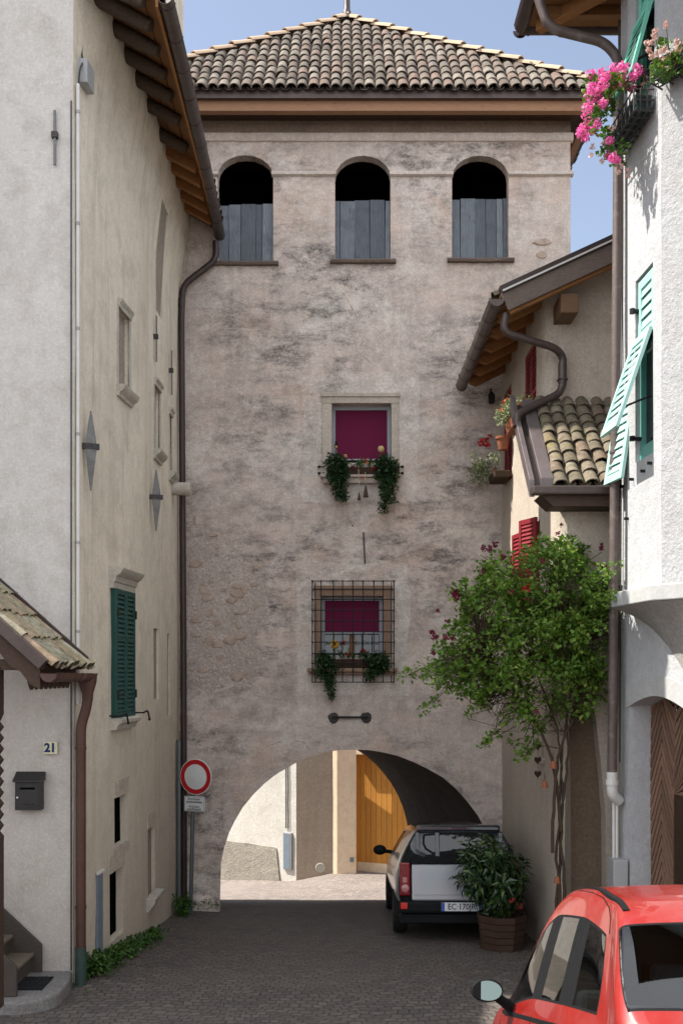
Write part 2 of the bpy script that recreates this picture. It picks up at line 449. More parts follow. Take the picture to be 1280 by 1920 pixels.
M['pvc'] = plain('white_conduit', (.62, .61, .59), .5, .4, 0, .12, 4.)
M['greybox'] = plain('grey_box', (.33, .335, .34), .55, .4, 0, .15, 5.)
M['bluegrey'] = plain('blue_grey_panel', (.16, .20, .24), .6, .3, 0, .2, 4.)
M['beam_old'] = wood('old_dark_beam', (.055, .040, .028), (.10, .072, .048), axis=(1, 4, 4), isl=.2)
M['metal_gutter'] = plain('bronze_gutter', (.115, .088, .078), .35, .5, .5, .3, 5.)
M['beam_mid'] = wood('aged_beam', (.17, .10, .055), (.12, .07, .04), axis=(4, 1, 4), isl=0)
M['beam_new'] = wood('orange_rafter', (.33, .155, .055), (.23, .10, .035), axis=(1, 5, 5), isl=.15, dirt_amt=.2)
M['soffit'] = wood('soffit_board', (.26, .125, .05), (.18, .082, .032), axis=(1, 8, 1), isl=.25, dirt_amt=.3)
M['fascia'] = wood('larch_fascia', (.33, .19, .115), (.26, .14, .08), axis=(.5, 6, 9), isl=0, dirt_amt=.15)
M['grey_plank'] = wood('weathered_plank', (.135, .158, .19), (.27, .295, .335), dirt=(.06, .066, .078), dirt_amt=.6, axis=(7, 7, .35), isl=.36)
M['verge_wood'] = wood('weathered_verge_board', (.17, .13, .11), (.11, .085, .075), axis=(1, 5, 9), isl=0)
M['dark_wood'] = wood('dark_brown_wood', (.045, .027, .02), (.075, .046, .033), axis=(2, 2, 6), isl=0)
M['step_wood'] = wood('weathered_step_boards', (.075, .062, .052), (.05, .041, .035), axis=(1, 6, 6), isl=0)
M['tread'] = wood('worn_tread', (.17, .135, .105), (.11, .088, .07), axis=(1, 6, 6), isl=0)
M['gate_wood'] = wood('honey_gate_boards', (.62, .29, .06), (.50, .215, .04), axis=(5, 5, .4), isl=.1, dirt_amt=.12, dirt=(.25, .1, .02), knots=False)
M['door_wood'] = wood('brown_garage_boards', (.25, .15, .10), (.19, .11, .075), axis=(3, 3, 3), isl=.3, dirt_amt=.25)
M['planter_wood'] = wood('stained_planter', (.055, .027, .016), (.036, .019, .012), axis=(1, 1, 5), isl=.15)
M['blind'] = plain('burgundy_blind', (.135, .012, .048), .8, .15, 0, .1, 90., bump=.25)
M['frame_grey'] = plain('grey_window_frame', (.30, .32, .35), .5, .4, 0, .1)
M['frame_wood'] = plain('brown_window_frame', (.17, .075, .03), .5, .4, 0, .2)
M['green_paint'] = plain('dark_green_paint', (.006, .060, .050), .5, .4, 0, .25, 5.)
M['teal_paint'] = plain('pale_teal_paint', (.36, .60, .55), .5, .4, 0, .12, 5.)
M['teal_dark'] = plain('teal_frame_paint', (.13, .38, .34), .5, .4, 0, .12, 5.)
M['teal_bright'] = plain('bright_teal_paint', (.18, .55, .42), .5, .4, 0, .12, 5.)
M['red_paint'] = plain('dark_red_paint', (.21, .014, .022), .5, .4, 0, .2, 5.)
M['black'] = plain('black_void', (.004, .004, .004), 1., 0.)
M['room'] = plain('dim_room', (.05, .045, .04), .95, .1)
M['black_plastic'] = plain('black_plastic', (.008, .0085, .0095), .7, .15)
M['mailbox'] = plain('black_mailbox_paint', (.028, .026, .026), .45, .45, .1, .3, 8., bump=.1)
M['white_paint'] = plain('sign_white', (.62, .64, .64), .4, .4, 0, .08, 12.)
M['red_sign'] = plain('sign_red', (.42, .008, .014), .4, .4, 0, .1)
M['ink'] = plain('sign_ink', (.02, .02, .025), .6, .3)
M['blue_ink'] = plain('blue_ink', (.01, .025, .12), .5, .3)
M['enamel'] = plain('cream_enamel', (.62, .61, .42), .3, .5, 0, .08, 12.)
M['rubber'] = plain('black_rubber', (.012, .014, .017), .8, .3, 0, .2, 20.)
M['terracotta'] = plain('terracotta', (.27, .10, .055), .85, .2, 0, .25, 14.)
M['glass'] = glassm('window_glass', (.5, .55, .55), .12)
M['curtain'] = plain('white_curtain', (.12, .118, .11), .9, .1)
M['teal_glass'] = plain('dark_window', (.025, .03, .03), .12, .5)
M['green_box'] = plain('dark_green_box', (.02, .04, .038), .5, .4)
M['ivy'] = leafm('ivy_leaves', (.010, .035, .012), (.022, .06, .016), (.05, .09, .02), trans=.2)
M['rose_leaf'] = leafm('rose_leaves', (.06, .14, .018), (.13, .235, .03), (.24, .32, .06), trans=.35)
M['laurel_leaf'] = leafm('laurel_leaves', (.010, .030, .010), (.020, .050, .014), (.06, .10, .02), rough=.3, trans=.15, spec=.5)
M['ger_leaf'] = leafm('geranium_leaves', (.055, .14, .02), (.10, .20, .03), (.26, .26, .04), trans=.3)
M['grey_leaf'] = leafm('grey_green_leaves', (.10, .16, .06), (.19, .24, .10), (.30, .30, .16), trans=.2)
M['weed'] = leafm('weed_leaves', (.020, .060, .010), (.045, .11, .016), (.08, .16, .025), trans=.3)
M['pink'] = leafm('pink_petals', (.80, .09, .38), (.85, .20, .50), (.88, .36, .56), rough=.7, trans=.25)
M['pale_petal'] = leafm('pale_petals', (.75, .62, .60), (.70, .42, .36), (.45, .27, .19), rough=.7, trans=.25)
M['orange_petal'] = leafm('orange_petals', (.62, .10, .03), (.70, .17, .06), (.6, .35, .2), rough=.7, trans=.25)
M['red_petal'] = leafm('red_petals', (.45, .012, .02), (.52, .02, .03), (.4, .01, .03), rough=.6, trans=.2)
M['crimson'] = leafm('crimson_petals', (.16, .010, .035), (.11, .006, .025), (.22, .015, .05), rough=.6, trans=.2)
M['stem'] = plain('woody_stem', (.075, .052, .036), .9, .15, 0, .4, 14.)
M['stem_green'] = plain('green_stem', (.08, .11, .03), .8, .2)
M['soil'] = plain('soil', (.04, .028, .02), .95, .1)
# ------------------------------------------------------------------ ground
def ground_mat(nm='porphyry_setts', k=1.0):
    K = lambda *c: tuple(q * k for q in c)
    s = NT(nm, .82, .25)
    d = s.noise(1.3, 3, .5); v = s.map((1, 1, 1))
    off = s.n('ShaderNodeVectorMath', {'operation': 'SCALE'}, Vector=s.n('ShaderNodeTexNoise', Vector=s.co(), Scale=1.1, Detail=2.).outputs[1])
    off.inputs['Scale'].default_value = .45
    off2 = s.n('ShaderNodeVectorMath', {'operation': 'SCALE'}, Vector=s.n('ShaderNodeTexNoise', Vector=s.co(), Scale=14., Detail=2.).outputs[1])
    off2.inputs['Scale'].default_value = .055
    vec = s.n('ShaderNodeVectorMath', {'operation': 'ADD'}); s.set(vec.inputs[0], v); s.set(vec.inputs[1], off.outputs[0])
    vec2 = s.n('ShaderNodeVectorMath', {'operation': 'ADD'}); s.set(vec2.inputs[0], vec.outputs[0]); s.set(vec2.inputs[1], off2.outputs[0])
    b = s.n('ShaderNodeTexBrick', {'offset': .5, 'squash': 1.0}, Vector=vec2.outputs[0], Color1=(.0, .0, .0), Color2=(1., 1., 1.), Mortar=(.5, .5, .5), Scale=1.,
            **{'Mortar_Size': .009, 'Mortar_Smooth': .6, 'Bias': 0., 'Brick_Width': .115, 'Row_Height': .098})
    vor = s.n('ShaderNodeTexVoronoi', Vector=vec2.outputs[0], Scale=9.5)
    rnd = s.n('ShaderNodeSeparateXYZ', Vector=vor.outputs[1]).outputs[0]
    c = s.mix(b.outputs[0], K(.08, .068, .062), K(.14, .117, .104))
    c = s.mix(s.math('MULTIPLY', rnd, .6), c, K(.07, .062, .061))
    c = s.mix(s.ramp(s.noise(.9, 6, .7), .42, .66, 0, .55), c, K(.13, .11, .095))
    joint = b.outputs[1]
    gr = s.ramp(s.noise(2.2, 4, .6), .55, .7, 0, .5)
    jc = s.mix(gr, K(.040, .034, .029), K(.03, .045, .016))
    c = s.mix(s.math('MULTIPLY', joint, .62), c, jc)
    c = s.mix(s.ramp(s.noise(40, 4, .8), .64, .74, 0, .35), c, (.22, .20, .185))
    s.col(c)
    h = s.math('ADD', s.math('MULTIPLY', joint, -1.), s.math('ADD', s.math('MULTIPLY', s.noise(30, 5, .7), .55), s.math('MULTIPLY', rnd, .45)))
    s.bump(h, .9, .014)
    return s.m
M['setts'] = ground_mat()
g = MB()
xs = [-120, -60, -30, -15] + [-9 + i * .25 for i in range(73)] + [12, 18, 30, 60, 120]
ys = [-30, -15, -5, 0, 2, 4] + [5 + i * .25 for i in range(97)] + [30, 40, 60, 120, 300]
def gz(x, y):
    z = ground_z(y) + (.012 * nz(x * .9, y * .9) if abs(x) < 10 and 4 < y < 27 else 0)
    if -3.4 < x < -1.6 and 10 < y < 16.5:      # the paving lifts a little towards the house foot
        z += .05 * max(0, min(1, (-1.9 - x) / .7)) * min(1, (y - 10) / 1.0) * min(1, (16.5 - y))
    if 21 < y < 29: z += .21 * max(0, min(1, (x + 1.25) / 1.0)) * min(1, (y - 21) / 3)
    if 21 < y < 29: z -= .23 * max(0, min(1, (-1.2 - x) / 1.8)) * min(1, (y - 21) / 4)
    return z
for y in ys:
    for x in xs: g.v.append(Vector((x, y, gz(x, y))))
nx = len(xs)
for j in range(len(ys) - 1):
    for i in range(nx - 1):
        g.f.append([j * nx + i, j * nx + i + 1, (j + 1) * nx + i + 1, (j + 1) * nx + i]); g.m.append(0)
o = g.build('ground', M['setts'], smooth=True, recalc=False); o['kind'] = 'structure'
M['sunlit_setts'] = ground_mat('sunlit_setts', 2.5)  # same setts with sunlight painted in as a brighter colour
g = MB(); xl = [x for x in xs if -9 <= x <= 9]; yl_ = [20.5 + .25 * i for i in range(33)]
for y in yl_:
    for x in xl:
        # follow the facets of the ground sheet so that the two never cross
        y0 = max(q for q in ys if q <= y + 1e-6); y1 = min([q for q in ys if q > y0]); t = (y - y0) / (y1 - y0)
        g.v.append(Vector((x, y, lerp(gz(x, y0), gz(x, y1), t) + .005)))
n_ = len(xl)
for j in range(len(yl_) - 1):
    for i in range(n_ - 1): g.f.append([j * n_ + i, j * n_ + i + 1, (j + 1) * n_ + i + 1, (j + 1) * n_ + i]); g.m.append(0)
o = g.build('road', M['sunlit_setts'], smooth=True, recalc=False); o['kind'] = 'structure'  # extra sheet over the ground, carrying the painted sunlight beyond the arch

# ------------------------------------------------------------------ roof tile helper
def tile_row(mb, o, u, v, n, width, length, tw, ex, clip=None, r=None, channel=True, mi=0, jit=.012, ragged=True):
    """cover tiles laid up a slope: o eave corner, u along eave, v up slope, n normal (unit vectors)"""
    o, u, v, n = Vector(o), Vector(u), Vector(v), Vector(n)
    r = r or tw * .5; cols = int(width / tw); rows = int(length / ex) + 1
    for c in range(cols + 1):
        for k in range(rows):
            a, b = (c + .5) * tw, k * ex
            if clip and not clip(a, b + ex * .4): continue
            ja, jb, jr = random.gauss(0, jit * .5), random.gauss(0, jit), random.uniform(.94, 1.06)
            L = ex * 1.18; tilt = random.gauss(0, .012); vs = []; fs = []; S = 7
            for e, (tt, rr, lift) in enumerate(((0, r * jr, .022), (L * .5, r * .93 * jr, .013), (L, r * .86 * jr, .002))):
                for i in range(S):
                    an = pi * i / (S - 1)
                    vs.append(o + u * (a + ja + rr * cos(an) + tilt * tt) + v * (b + jb + tt) + n * (rr * .82 * sin(an) + lift + .02))
            for e in range(2):
                for i in range(S - 1): fs.append((e * S + i, e * S + i + 1, (e + 1) * S + i + 1, (e + 1) * S + i))
            # lip giving the end its thickness
            q = len(vs)
            for i in range(S):
                an = pi * i / (S - 1); rr = r * jr - .016
                vs.append(o + u * (a + ja + rr * cos(an)) + v * (b + jb) + n * (rr * .82 * sin(an) + .042))
            for i in range(S - 1): fs.append((i, i + 1, q + i + 1, q + i))
            mb.add(vs, fs, mi)
            if channel:
                a2 = a + tw * .5; vs = []; fs = []; S2 = 5
                for tt, rr in ((-.01, r * .8), (L, r * .8)):
                    for i in range(S2):
                        an = pi + pi * i / (S2 - 1)
                        vs.append(o + u * (a2 + rr * cos(an)) + v * (b + jb + tt) + n * (rr * .55 * sin(an) + .055 - (.01 if tt > 0 else 0)))
                for i in range(S2 - 1): fs.append((i, i + 1, S2 + i + 1, S2 + i))
                mb.add(vs, fs, mi)

def hip_tiles(mb, a, b, r=.12, ex=.36, mi=0, lift=.03):
    a, b = Vector(a), Vector(b); d = (b - a).normalized(); L = (b - a).length
    sd_ = d.cross(Vector((0, 0, 1))).normalized(); n = sd_.cross(d)
    k = 0
    while k * ex < L - .1:
        S = 7; vs = []; fs = []; j = random.gauss(0, .008)
        for tt, rr, li in ((0, r, lift + .035), (ex * 1.12, r * .84, lift)):
            for i in range(S):
                an = pi * i / (S - 1)
                vs.append(a + d * (k * ex + tt) + sd_ * (rr * cos(an) + j) + n * (rr * .8 * sin(an) + li))
        q = len(vs)
        for i in range(S):
            an = pi * i / (S - 1)
            vs.append(a + d * (k * ex) + sd_ * ((r - .02) * cos(an) + j) + n * ((r - .02) * .8 * sin(an) + lift + .035))
        for i in range(S - 1): fs += [(i, i + 1, S + i + 1, S + i), (i, i + 1, q + i + 1, q + i)]
        mb.add(vs, fs, mi); k += 1

def half_gutter(r, th=.006):
    o_ = [(r * cos(pi + pi * i / 8), r * sin(pi + pi * i / 8)) for i in range(9)]
    i_ = [((r - th) * cos(pi + pi * i / 8), (r - th) * sin(pi + pi * i / 8)) for i in range(9)][::-1]
    return o_ + [(r + .006, .01)] * 1 + i_[:] + [(-r - .006, .01)]
def gutter(mb, path, r, bands=.5, mi=0):
    mb.sweep(half_gutter(r), path, mi=mi)
    path = [Vector(p) for p in path]
    L = sum((b - a).length for a, b in zip(path, path[1:])); s_ = .12
    while s_ < L:
        t = s_
        for a, b in zip(path, path[1:]):
            l = (b - a).length
            if t <= l: break
            t -= l
        d = (b - a).normalized(); p = a + d * t
        mb.sweep(half_gutter(r + .007, .007), [p - d * .012, p + d * .012], mi=mi)
        s_ += bands
def pipe(mb, pts, r, fil=.12, collars=(), seg=12, mi=0):
    mb.tube(fillet(pts, fil, 6), r, seg, mi)
    for p, q in collars:
        mb.tube([p, q], r * 1.12, seg, mi)

# ------------------------------------------------------------------ gate tower
TY, TB = 16.1, 20.5
TX0, TX1 = -3.44, wx(1069, TY)
tower = thing('gate_tower', 'tall pinkish plastered gate tower with hipped tile roof and round arch over the lane', 'tower', (0, TY, 0))
tx = lambda px: wx(px, TY)
tz = lambda py: wz(py, TY)
def tfn(x, z, d):
    b = .018 * nz(x * .7, z * .7, 3) + .010 * nz(x * 2.6, z * 2.6, 9) + .004 * nz(x * 7, z * 7, 1)
    if z > 10.4: b *= .45
    return Vector((x + (.006 * nz(z * 3, x) if abs(x - TX1) < .02 else 0), TY + d + b, z))
arch = [(411, 1745), (412, 1690), (414, 1620), (420, 1590), (429, 1563), (440, 1540), (455, 1514), (475, 1490), (497, 1468), (520, 1450), (548, 1434), (576, 1421), (605, 1412), (635, 1407), (662, 1406),
        (690, 1407), (718, 1411), (745, 1418), (775, 1429), (800, 1441), (830, 1459), (855, 1480), (875, 1502), (895, 1530), (910, 1556), (922, 1585), (930, 1612), (935, 1645), (937, 1690), (938, 1745)]
front_arch = [(tx(a) + .012 * nz(a * .05, 3), tz(b) + .014 * nz(a * .06, b * .03)) for a, b in arch]
def loft_window(c0, c1, top, imp, bot):
    cx = (c0 + c1) / 2; rx = (c1 - c0) / 2; ry = imp - top
    return [(tx(c0), tz(bot)), (tx(c0), tz(imp))] + [(tx(cx - rx * cos(pi * i / 10)), tz(imp - ry * sin(pi * i / 10))) for i in range(1, 10)] + [(tx(c1), tz(imp)), (tx(c1), tz(bot))]
LW = [(408, 512, 290, 330, 490), (628, 732, 291, 331, 486), (847, 953, 291, 331, 484)]
tb = MB()
holes = [(loft_window(*q), .19) for q in LW]
W1 = (622, 733, 757, 868); W2 = (602, 718, 1118, 1232)
for a, b, c, d in (W1, W2): holes.append((rect(tx(a), tz(d), tx(b), tz(c)), .28))
wall_poly = [(TX0, -.6), front_arch[0]] + front_arch[1:-1] + [front_arch[-1], (TX1, -.6), (TX1, 12.75), (TX0, 12.75)]
wall_poly = [(x, max(z, -.6)) for x, z in wall_poly]
panel(tb, tfn, wall_poly, holes, .16)
# sides, back with rear arch, floor of loft
cxr, ar, zr, br = -.78, 2.15, .3, 2.25
rear_arch = [(cxr - ar, -1.2)] + [(cxr - ar * cos(pi * i / 27) + .012 * nz(i, 2), zr + br * sin(pi * i / 27) + .015 * nz(i * .7, 5)) for i in range(28)] + [(cxr + ar, -1.2)]
panel(tb, lambda x, z, d: Vector((x, TB - d, z)), [(TX0 - .6, -1.2)] + rear_arch + [(TX1, -1.2), (TX1, 12.75), (TX0 - .6, 12.75)], (), .4)
panel(tb, lambda y, z, d: Vector((TX1, y, z)), rect(TY, -.9, TB, 12.75), (), .4)
panel(tb, lambda y, z, d: Vector((TX0 - .0, y, z)), rect(TY, 3.2, TB, 12.75), (), .5)
tower_wall = tb.build('wall', M['tower'], tower, smooth=True, angle=45)
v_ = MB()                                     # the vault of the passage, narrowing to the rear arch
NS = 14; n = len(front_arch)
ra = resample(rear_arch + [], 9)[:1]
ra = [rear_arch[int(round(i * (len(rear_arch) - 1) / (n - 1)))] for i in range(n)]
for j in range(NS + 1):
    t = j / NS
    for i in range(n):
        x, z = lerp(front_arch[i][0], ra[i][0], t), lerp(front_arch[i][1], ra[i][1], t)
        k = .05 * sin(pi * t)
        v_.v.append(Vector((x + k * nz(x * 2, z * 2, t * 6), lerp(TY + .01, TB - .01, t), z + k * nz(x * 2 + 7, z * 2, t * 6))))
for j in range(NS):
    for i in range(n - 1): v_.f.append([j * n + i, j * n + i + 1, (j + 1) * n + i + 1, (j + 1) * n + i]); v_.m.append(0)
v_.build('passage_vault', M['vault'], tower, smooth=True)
# a ragged plinth beside the arch foot
pl = MB()
panel(pl, lambda x, z, d: Vector((x, TY - .07 + .03 * nz(x * 4, z * 4) + d + max(0, z - .06) * .3, z)), [(tx(352), -.1), (tx(412), -.1), (tx(413), .12), (tx(395), .30), (tx(360), .34), (tx(350), .2)], (), .07)
pl.quad((tx(412), TY - .06, -.1), (tx(412), TY + .12, -.1), (tx(412), TY + .12, .12), (tx(412), TY - .06, .12))
pl.build('plinth', M['tower'], tower, smooth=True)
# loft interior
r_ = MB()
r_.quad((TX0, TY + .45, 9.6), (TX1, TY + .45, 9.6), (TX1, TB, 9.6), (TX0, TB, 9.6))
r_.quad((TX0, TY + 1.6, 9.6), (TX1, TY + 1.6, 9.6), (TX1, TY + 1.6, 12.75), (TX0, TY + 1.6, 12.75))
r_.build('loft_interior', M['black'], tower)
# cornice bands
def band(name, y0, y1, out, segs, mat):
    for a, b in segs:
        m_ = MB(); prof = [(0, tz(y1)), (out * .55, tz(y1) + .01), (out, lerp(tz(y1), tz(y0), .3)), (out, tz(y0) - .012), (out * .7, tz(y0)), (0, tz(y0) + .015)]
        L = b - a; k = max(2, int(L / .12))
        for i in range(k + 1):
            x = a + L * i / k
            for oo, zz in prof: m_.v.append(Vector((x, TY + .03 - (oo + .035 if oo else 0) + .006 * nz(x * 5, zz * 9), zz + .006 * nz(x * 3, 7))))
        q = len(prof)
        for i in range(k):
            for j in range(q - 1): m_.f.append([i * q + j, i * q + j + 1, (i + 1) * q + j + 1, (i + 1) * q + j]); m_.m.append(0)
        m_.f += [list(range(q)), [k * q + j for j in range(q)]]; m_.m += [0, 0]
        m_.build(name, mat, tower, smooth=True, angle=35)
band('cornice_band', 250, 266, .045, [(TX0, TX1 + .04)], M['tower_top'])
band('impost_band', 322, 331, .045, [(TX0, tx(410)), (tx(509), tx(630)), (tx(730), tx(849)), (tx(952), TX1 + .04)], M['tower_top'])
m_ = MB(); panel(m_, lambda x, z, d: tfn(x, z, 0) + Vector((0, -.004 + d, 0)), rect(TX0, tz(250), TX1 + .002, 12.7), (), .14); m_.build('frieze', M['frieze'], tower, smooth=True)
# board shutters of the loft openings
for q, (tl, tr) in zip(LW, ((375, 374), (369, 367), (366, 364))):
    a, b, bot = q[0], q[1], q[4]
    m_ = MB(); x = tx(a) - .02; end = tx(b) + .0; i = 0
    while x < end - .03:
        wd = min(random.choice((.10, .17, .19, .24, .20)), end - x)
        top = lerp(tz(tl), tz(tr), (x - tx(a)) / (end - tx(a))) + random.gauss(0, .008)
        yy = TY + .11 + random.uniform(-.012, .012); sk = random.gauss(0, .006)
        m_.hexa([(x, yy, tz(bot) + .01), (x + wd - .007, yy, tz(bot) + .01), (x + wd - .007, yy + .025, tz(bot) + .01), (x, yy + .025, tz(bot) + .01),
                 (x + sk, yy + .03, top), (x + wd - .007 + sk, yy + .03, top), (x + wd - .007 + sk, yy + .055, top), (x + sk, yy + .055, top)])
        x += wd; i += 1
    m_.build('board_shutter', M['grey_plank'], tower)
    s_ = MB(); aa, bb = tx(a - 9), tx(b + 10); k = 14; pr = [(-.0, -.055), (-.06, -.05), (-.075, -.015), (-.06, .006), (.2, .012)]
    for i in range(k + 1):
        x = lerp(aa, bb, i / k)
        for yy, zz in pr: s_.v.append(Vector((x, TY + yy + .012 * nz(x * 4, zz * 20), tz(bot + 2) + zz + .012 * nz(x * 5, 3))))
    for i in range(k):
        for j in range(4): s_.f.append([i * 5 + j, i * 5 + j + 1, i * 5 + 6 + j, i * 5 + 5 + j]); s_.m.append(0)
    s_.f += [[0, 1, 2, 3, 4], [k * 5 + j for j in range(5)]]; s_.m += [0, 0]
    s_.build('sill', M['sill_brown'], tower, smooth=True)

# lighter repair plaster round the two windows
def patch(poly, out, mat, hole):
    m_ = MB(); pp = resample([(tx(a), tz(b)) for a, b in poly], .1)
    pp = [(x + .03 * nz(x * 2.5, z * 2.5, 5) + .02 * nz(x * 9, z * 9, 5), z + .03 * nz(x * 2.5, z * 2.5, 8) + .02 * nz(x * 9, z * 9, 8)) for x, z in pp]
    panel(m_, lambda x, z, d: tfn(x, z, 0) + Vector((0, -out - .003 * nz(x * 6, z * 6) + d, 0)), pp, [(rect(tx(hole[0]), tz(hole[3]), tx(hole[1]), tz(hole[2])), .01)], .14)
    m_.build('plaster_patch', mat, tower, smooth=True)
patch([(567, 704), (600, 702), (650, 696), (690, 700), (740, 696), (770, 702), (786, 716), (785, 830), (778, 945), (700, 938), (640, 944), (568, 943), (570, 850)], .006, M['tower_patch'], W1)
patch([(556, 1056), (590, 1052), (640, 1048), (662, 1047), (700, 1050), (765, 1058), (768, 1150), (762, 1232), (768, 1306), (690, 1303), (560, 1306), (556, 1200)], .006, M['tower_patch'], W2)

# exposed rubble
rs = random.Random(5)
m_ = MB(); panel(m_, lambda x, z, d: tfn(x, z, 0) + Vector((0, -.002 - .010 * abs(nz(x * 7, z * 9, 4)) + d, 0)), [(tx(a) + .11 * nz(a * .11, b * .13) + .06 * nz(a, b), tz(b) + .11 * nz(b * .12, a * .1) + .06 * nz(b, a)) for a, b in resample([(349, 1020), (385, 1000), (430, 1035), (470, 1075), (505, 1110), (500, 1160), (470, 1200), (500, 1240), (470, 1285), (430, 1262), (395, 1300), (349, 1305)], 9)], (), .09)
m_.build('bare_render', M['bare'], tower, smooth=True)
for i in range(40):
    px, py = (rs.gauss(408, 34), rs.gauss(1105, 42)) if i < 28 else (rs.gauss(410, 36), rs.gauss(1225, 28))
    if i >= 38: px, py = rs.uniform(955, 1060), rs.uniform(420, 480)
    px = max(352, px)
    rx, rz = rs.uniform(.04, .16) * rs.uniform(.5, 1), rs.uniform(.025, .08); c = tfn(tx(px), tz(py), 0); k = 9; a0 = rs.uniform(-.25, .25)
    vs = [c + Vector((0, -.020, 0))]
    for e, yy in ((.85, -.019), (1., .004)):
        for j in range(k):
            a = 2 * pi * j / k; q = e * (1 + .5 * nz(j * 1.7, i * 3.1))
            X, Z = rx * cos(a) * q, rz * sin(a) * q
            vs.append(c + Vector((X * cos(a0) - Z * sin(a0), yy, X * sin(a0) + Z * cos(a0))))
    rb = MB(); rb.add(vs, [(0, 1 + j, 1 + (j + 1) % k) for j in range(k)] + [(1 + j, 1 + k + j, 1 + k + (j + 1) % k, 1 + (j + 1) % k) for j in range(k)])
    rb.build('exposed_stone', M['rubble'], tower, smooth=True, angle=60)

# cracks as thin dark gaps and the iron ties
def crack(pts, r, name='crack', mat=None):
    m_ = MB(); out = []
    for (a, b), (c, d) in zip(pts, pts[1:]):
        for i in range(6):
            t = i / 6; x, z = lerp(tx(a), tx(c), t), lerp(tz(b), tz(d), t)
            out.append(tfn(x + .02 * nz(x * 9, z * 9, 2), z, 0) + Vector((0, .002, 0)))
    m_.tube(out, r, 5, radii=[r * (.3 + .9 * abs(nz(i * .37, 4))) for i in range(len(out))])
    return m_.build(name, mat or M['sill_brown'], tower)
crack([(648, 960), (662, 990), (668, 1020)], .009)
crack([(668, 1022), (690, 1042), (720, 1055), (760, 1062)], .005)
crack([(640, 545), (668, 590), (680, 640), (672, 655)], .006)
crack([(672, 660), (700, 685), (740, 700)], .007)
crack([(600, 560), (640, 585), (690, 600), (730, 640)], .004)
crack([(560, 1050), (590, 1090), (570, 1130)], .005)
crack([(500, 1400), (535, 1388), (570, 1392), (582, 1410)], .008)
crack([(752, 1400), (790, 1392), (830, 1415), (870, 1450)], .006)
crack([(900, 520), (870, 580), (885, 640)], .004)
crack([(430, 560), (470, 575), (520, 560)], .005)
crack([(735, 950), (745, 985), (770, 1000)], .005)
for cx_, cy_, sx, sz in ((661, 986, .055, .035), (668, 542, .035, .03)):
    m_ = MB(); c = tfn(tx(cx_), tz(cy_), 0)
    m_.add([c + Vector((0, -.01, 0))] + [c + Vector((sx * cos(a * pi / 4) * (1 + .3 * nz(a, 9)), .01, sz * sin(a * pi / 4) * (1 + .3 * nz(a, 3)))) for a in range(8)], [(0, 1 + a, 1 + (a + 1) % 8) for a in range(8)])
    m_.build('chipped_plaster', M['sill_brown'], tower)
m_ = MB(); m_.bar((tx(681), TY - .02, tz(998)), (tx(684), TY - .02, tz(1058)), .022, .02, (0, -1, 0)); m_.build('iron_tie', M['iron'], tower)
m_ = MB(); m_.bar((tx(622), TY - .03, tz(1345)), (tx(690), TY - .03, tz(1345)), .03, .045, (0, -1, 0)); ti = m_.build('iron_tie_bar', M['iron_black'], tower)
for cx_ in (625, 686):
    m_ = MB(); k = 11; c = Vector((tx(cx_), TY - .022, tz(1346)))
    ring = [c + Vector((.085 * cos(2 * pi * i / k) * (1 + .35 * nz(i * 1.3, cx_)), .012, .095 * sin(2 * pi * i / k) * (1 + .35 * nz(i * 1.9, cx_ + 3)))) for i in range(k)]
    m_.add([c] + ring + [q + Vector((0, .03, 0)) for q in ring], [(0, 1 + i, 1 + (i + 1) % k) for i in range(k)] + [(1 + i, 1 + k + i, 1 + k + (i + 1) % k, 1 + (i + 1) % k) for i in range(k)])
    m_.build('plate', M['iron'], ti)
tz_end = None

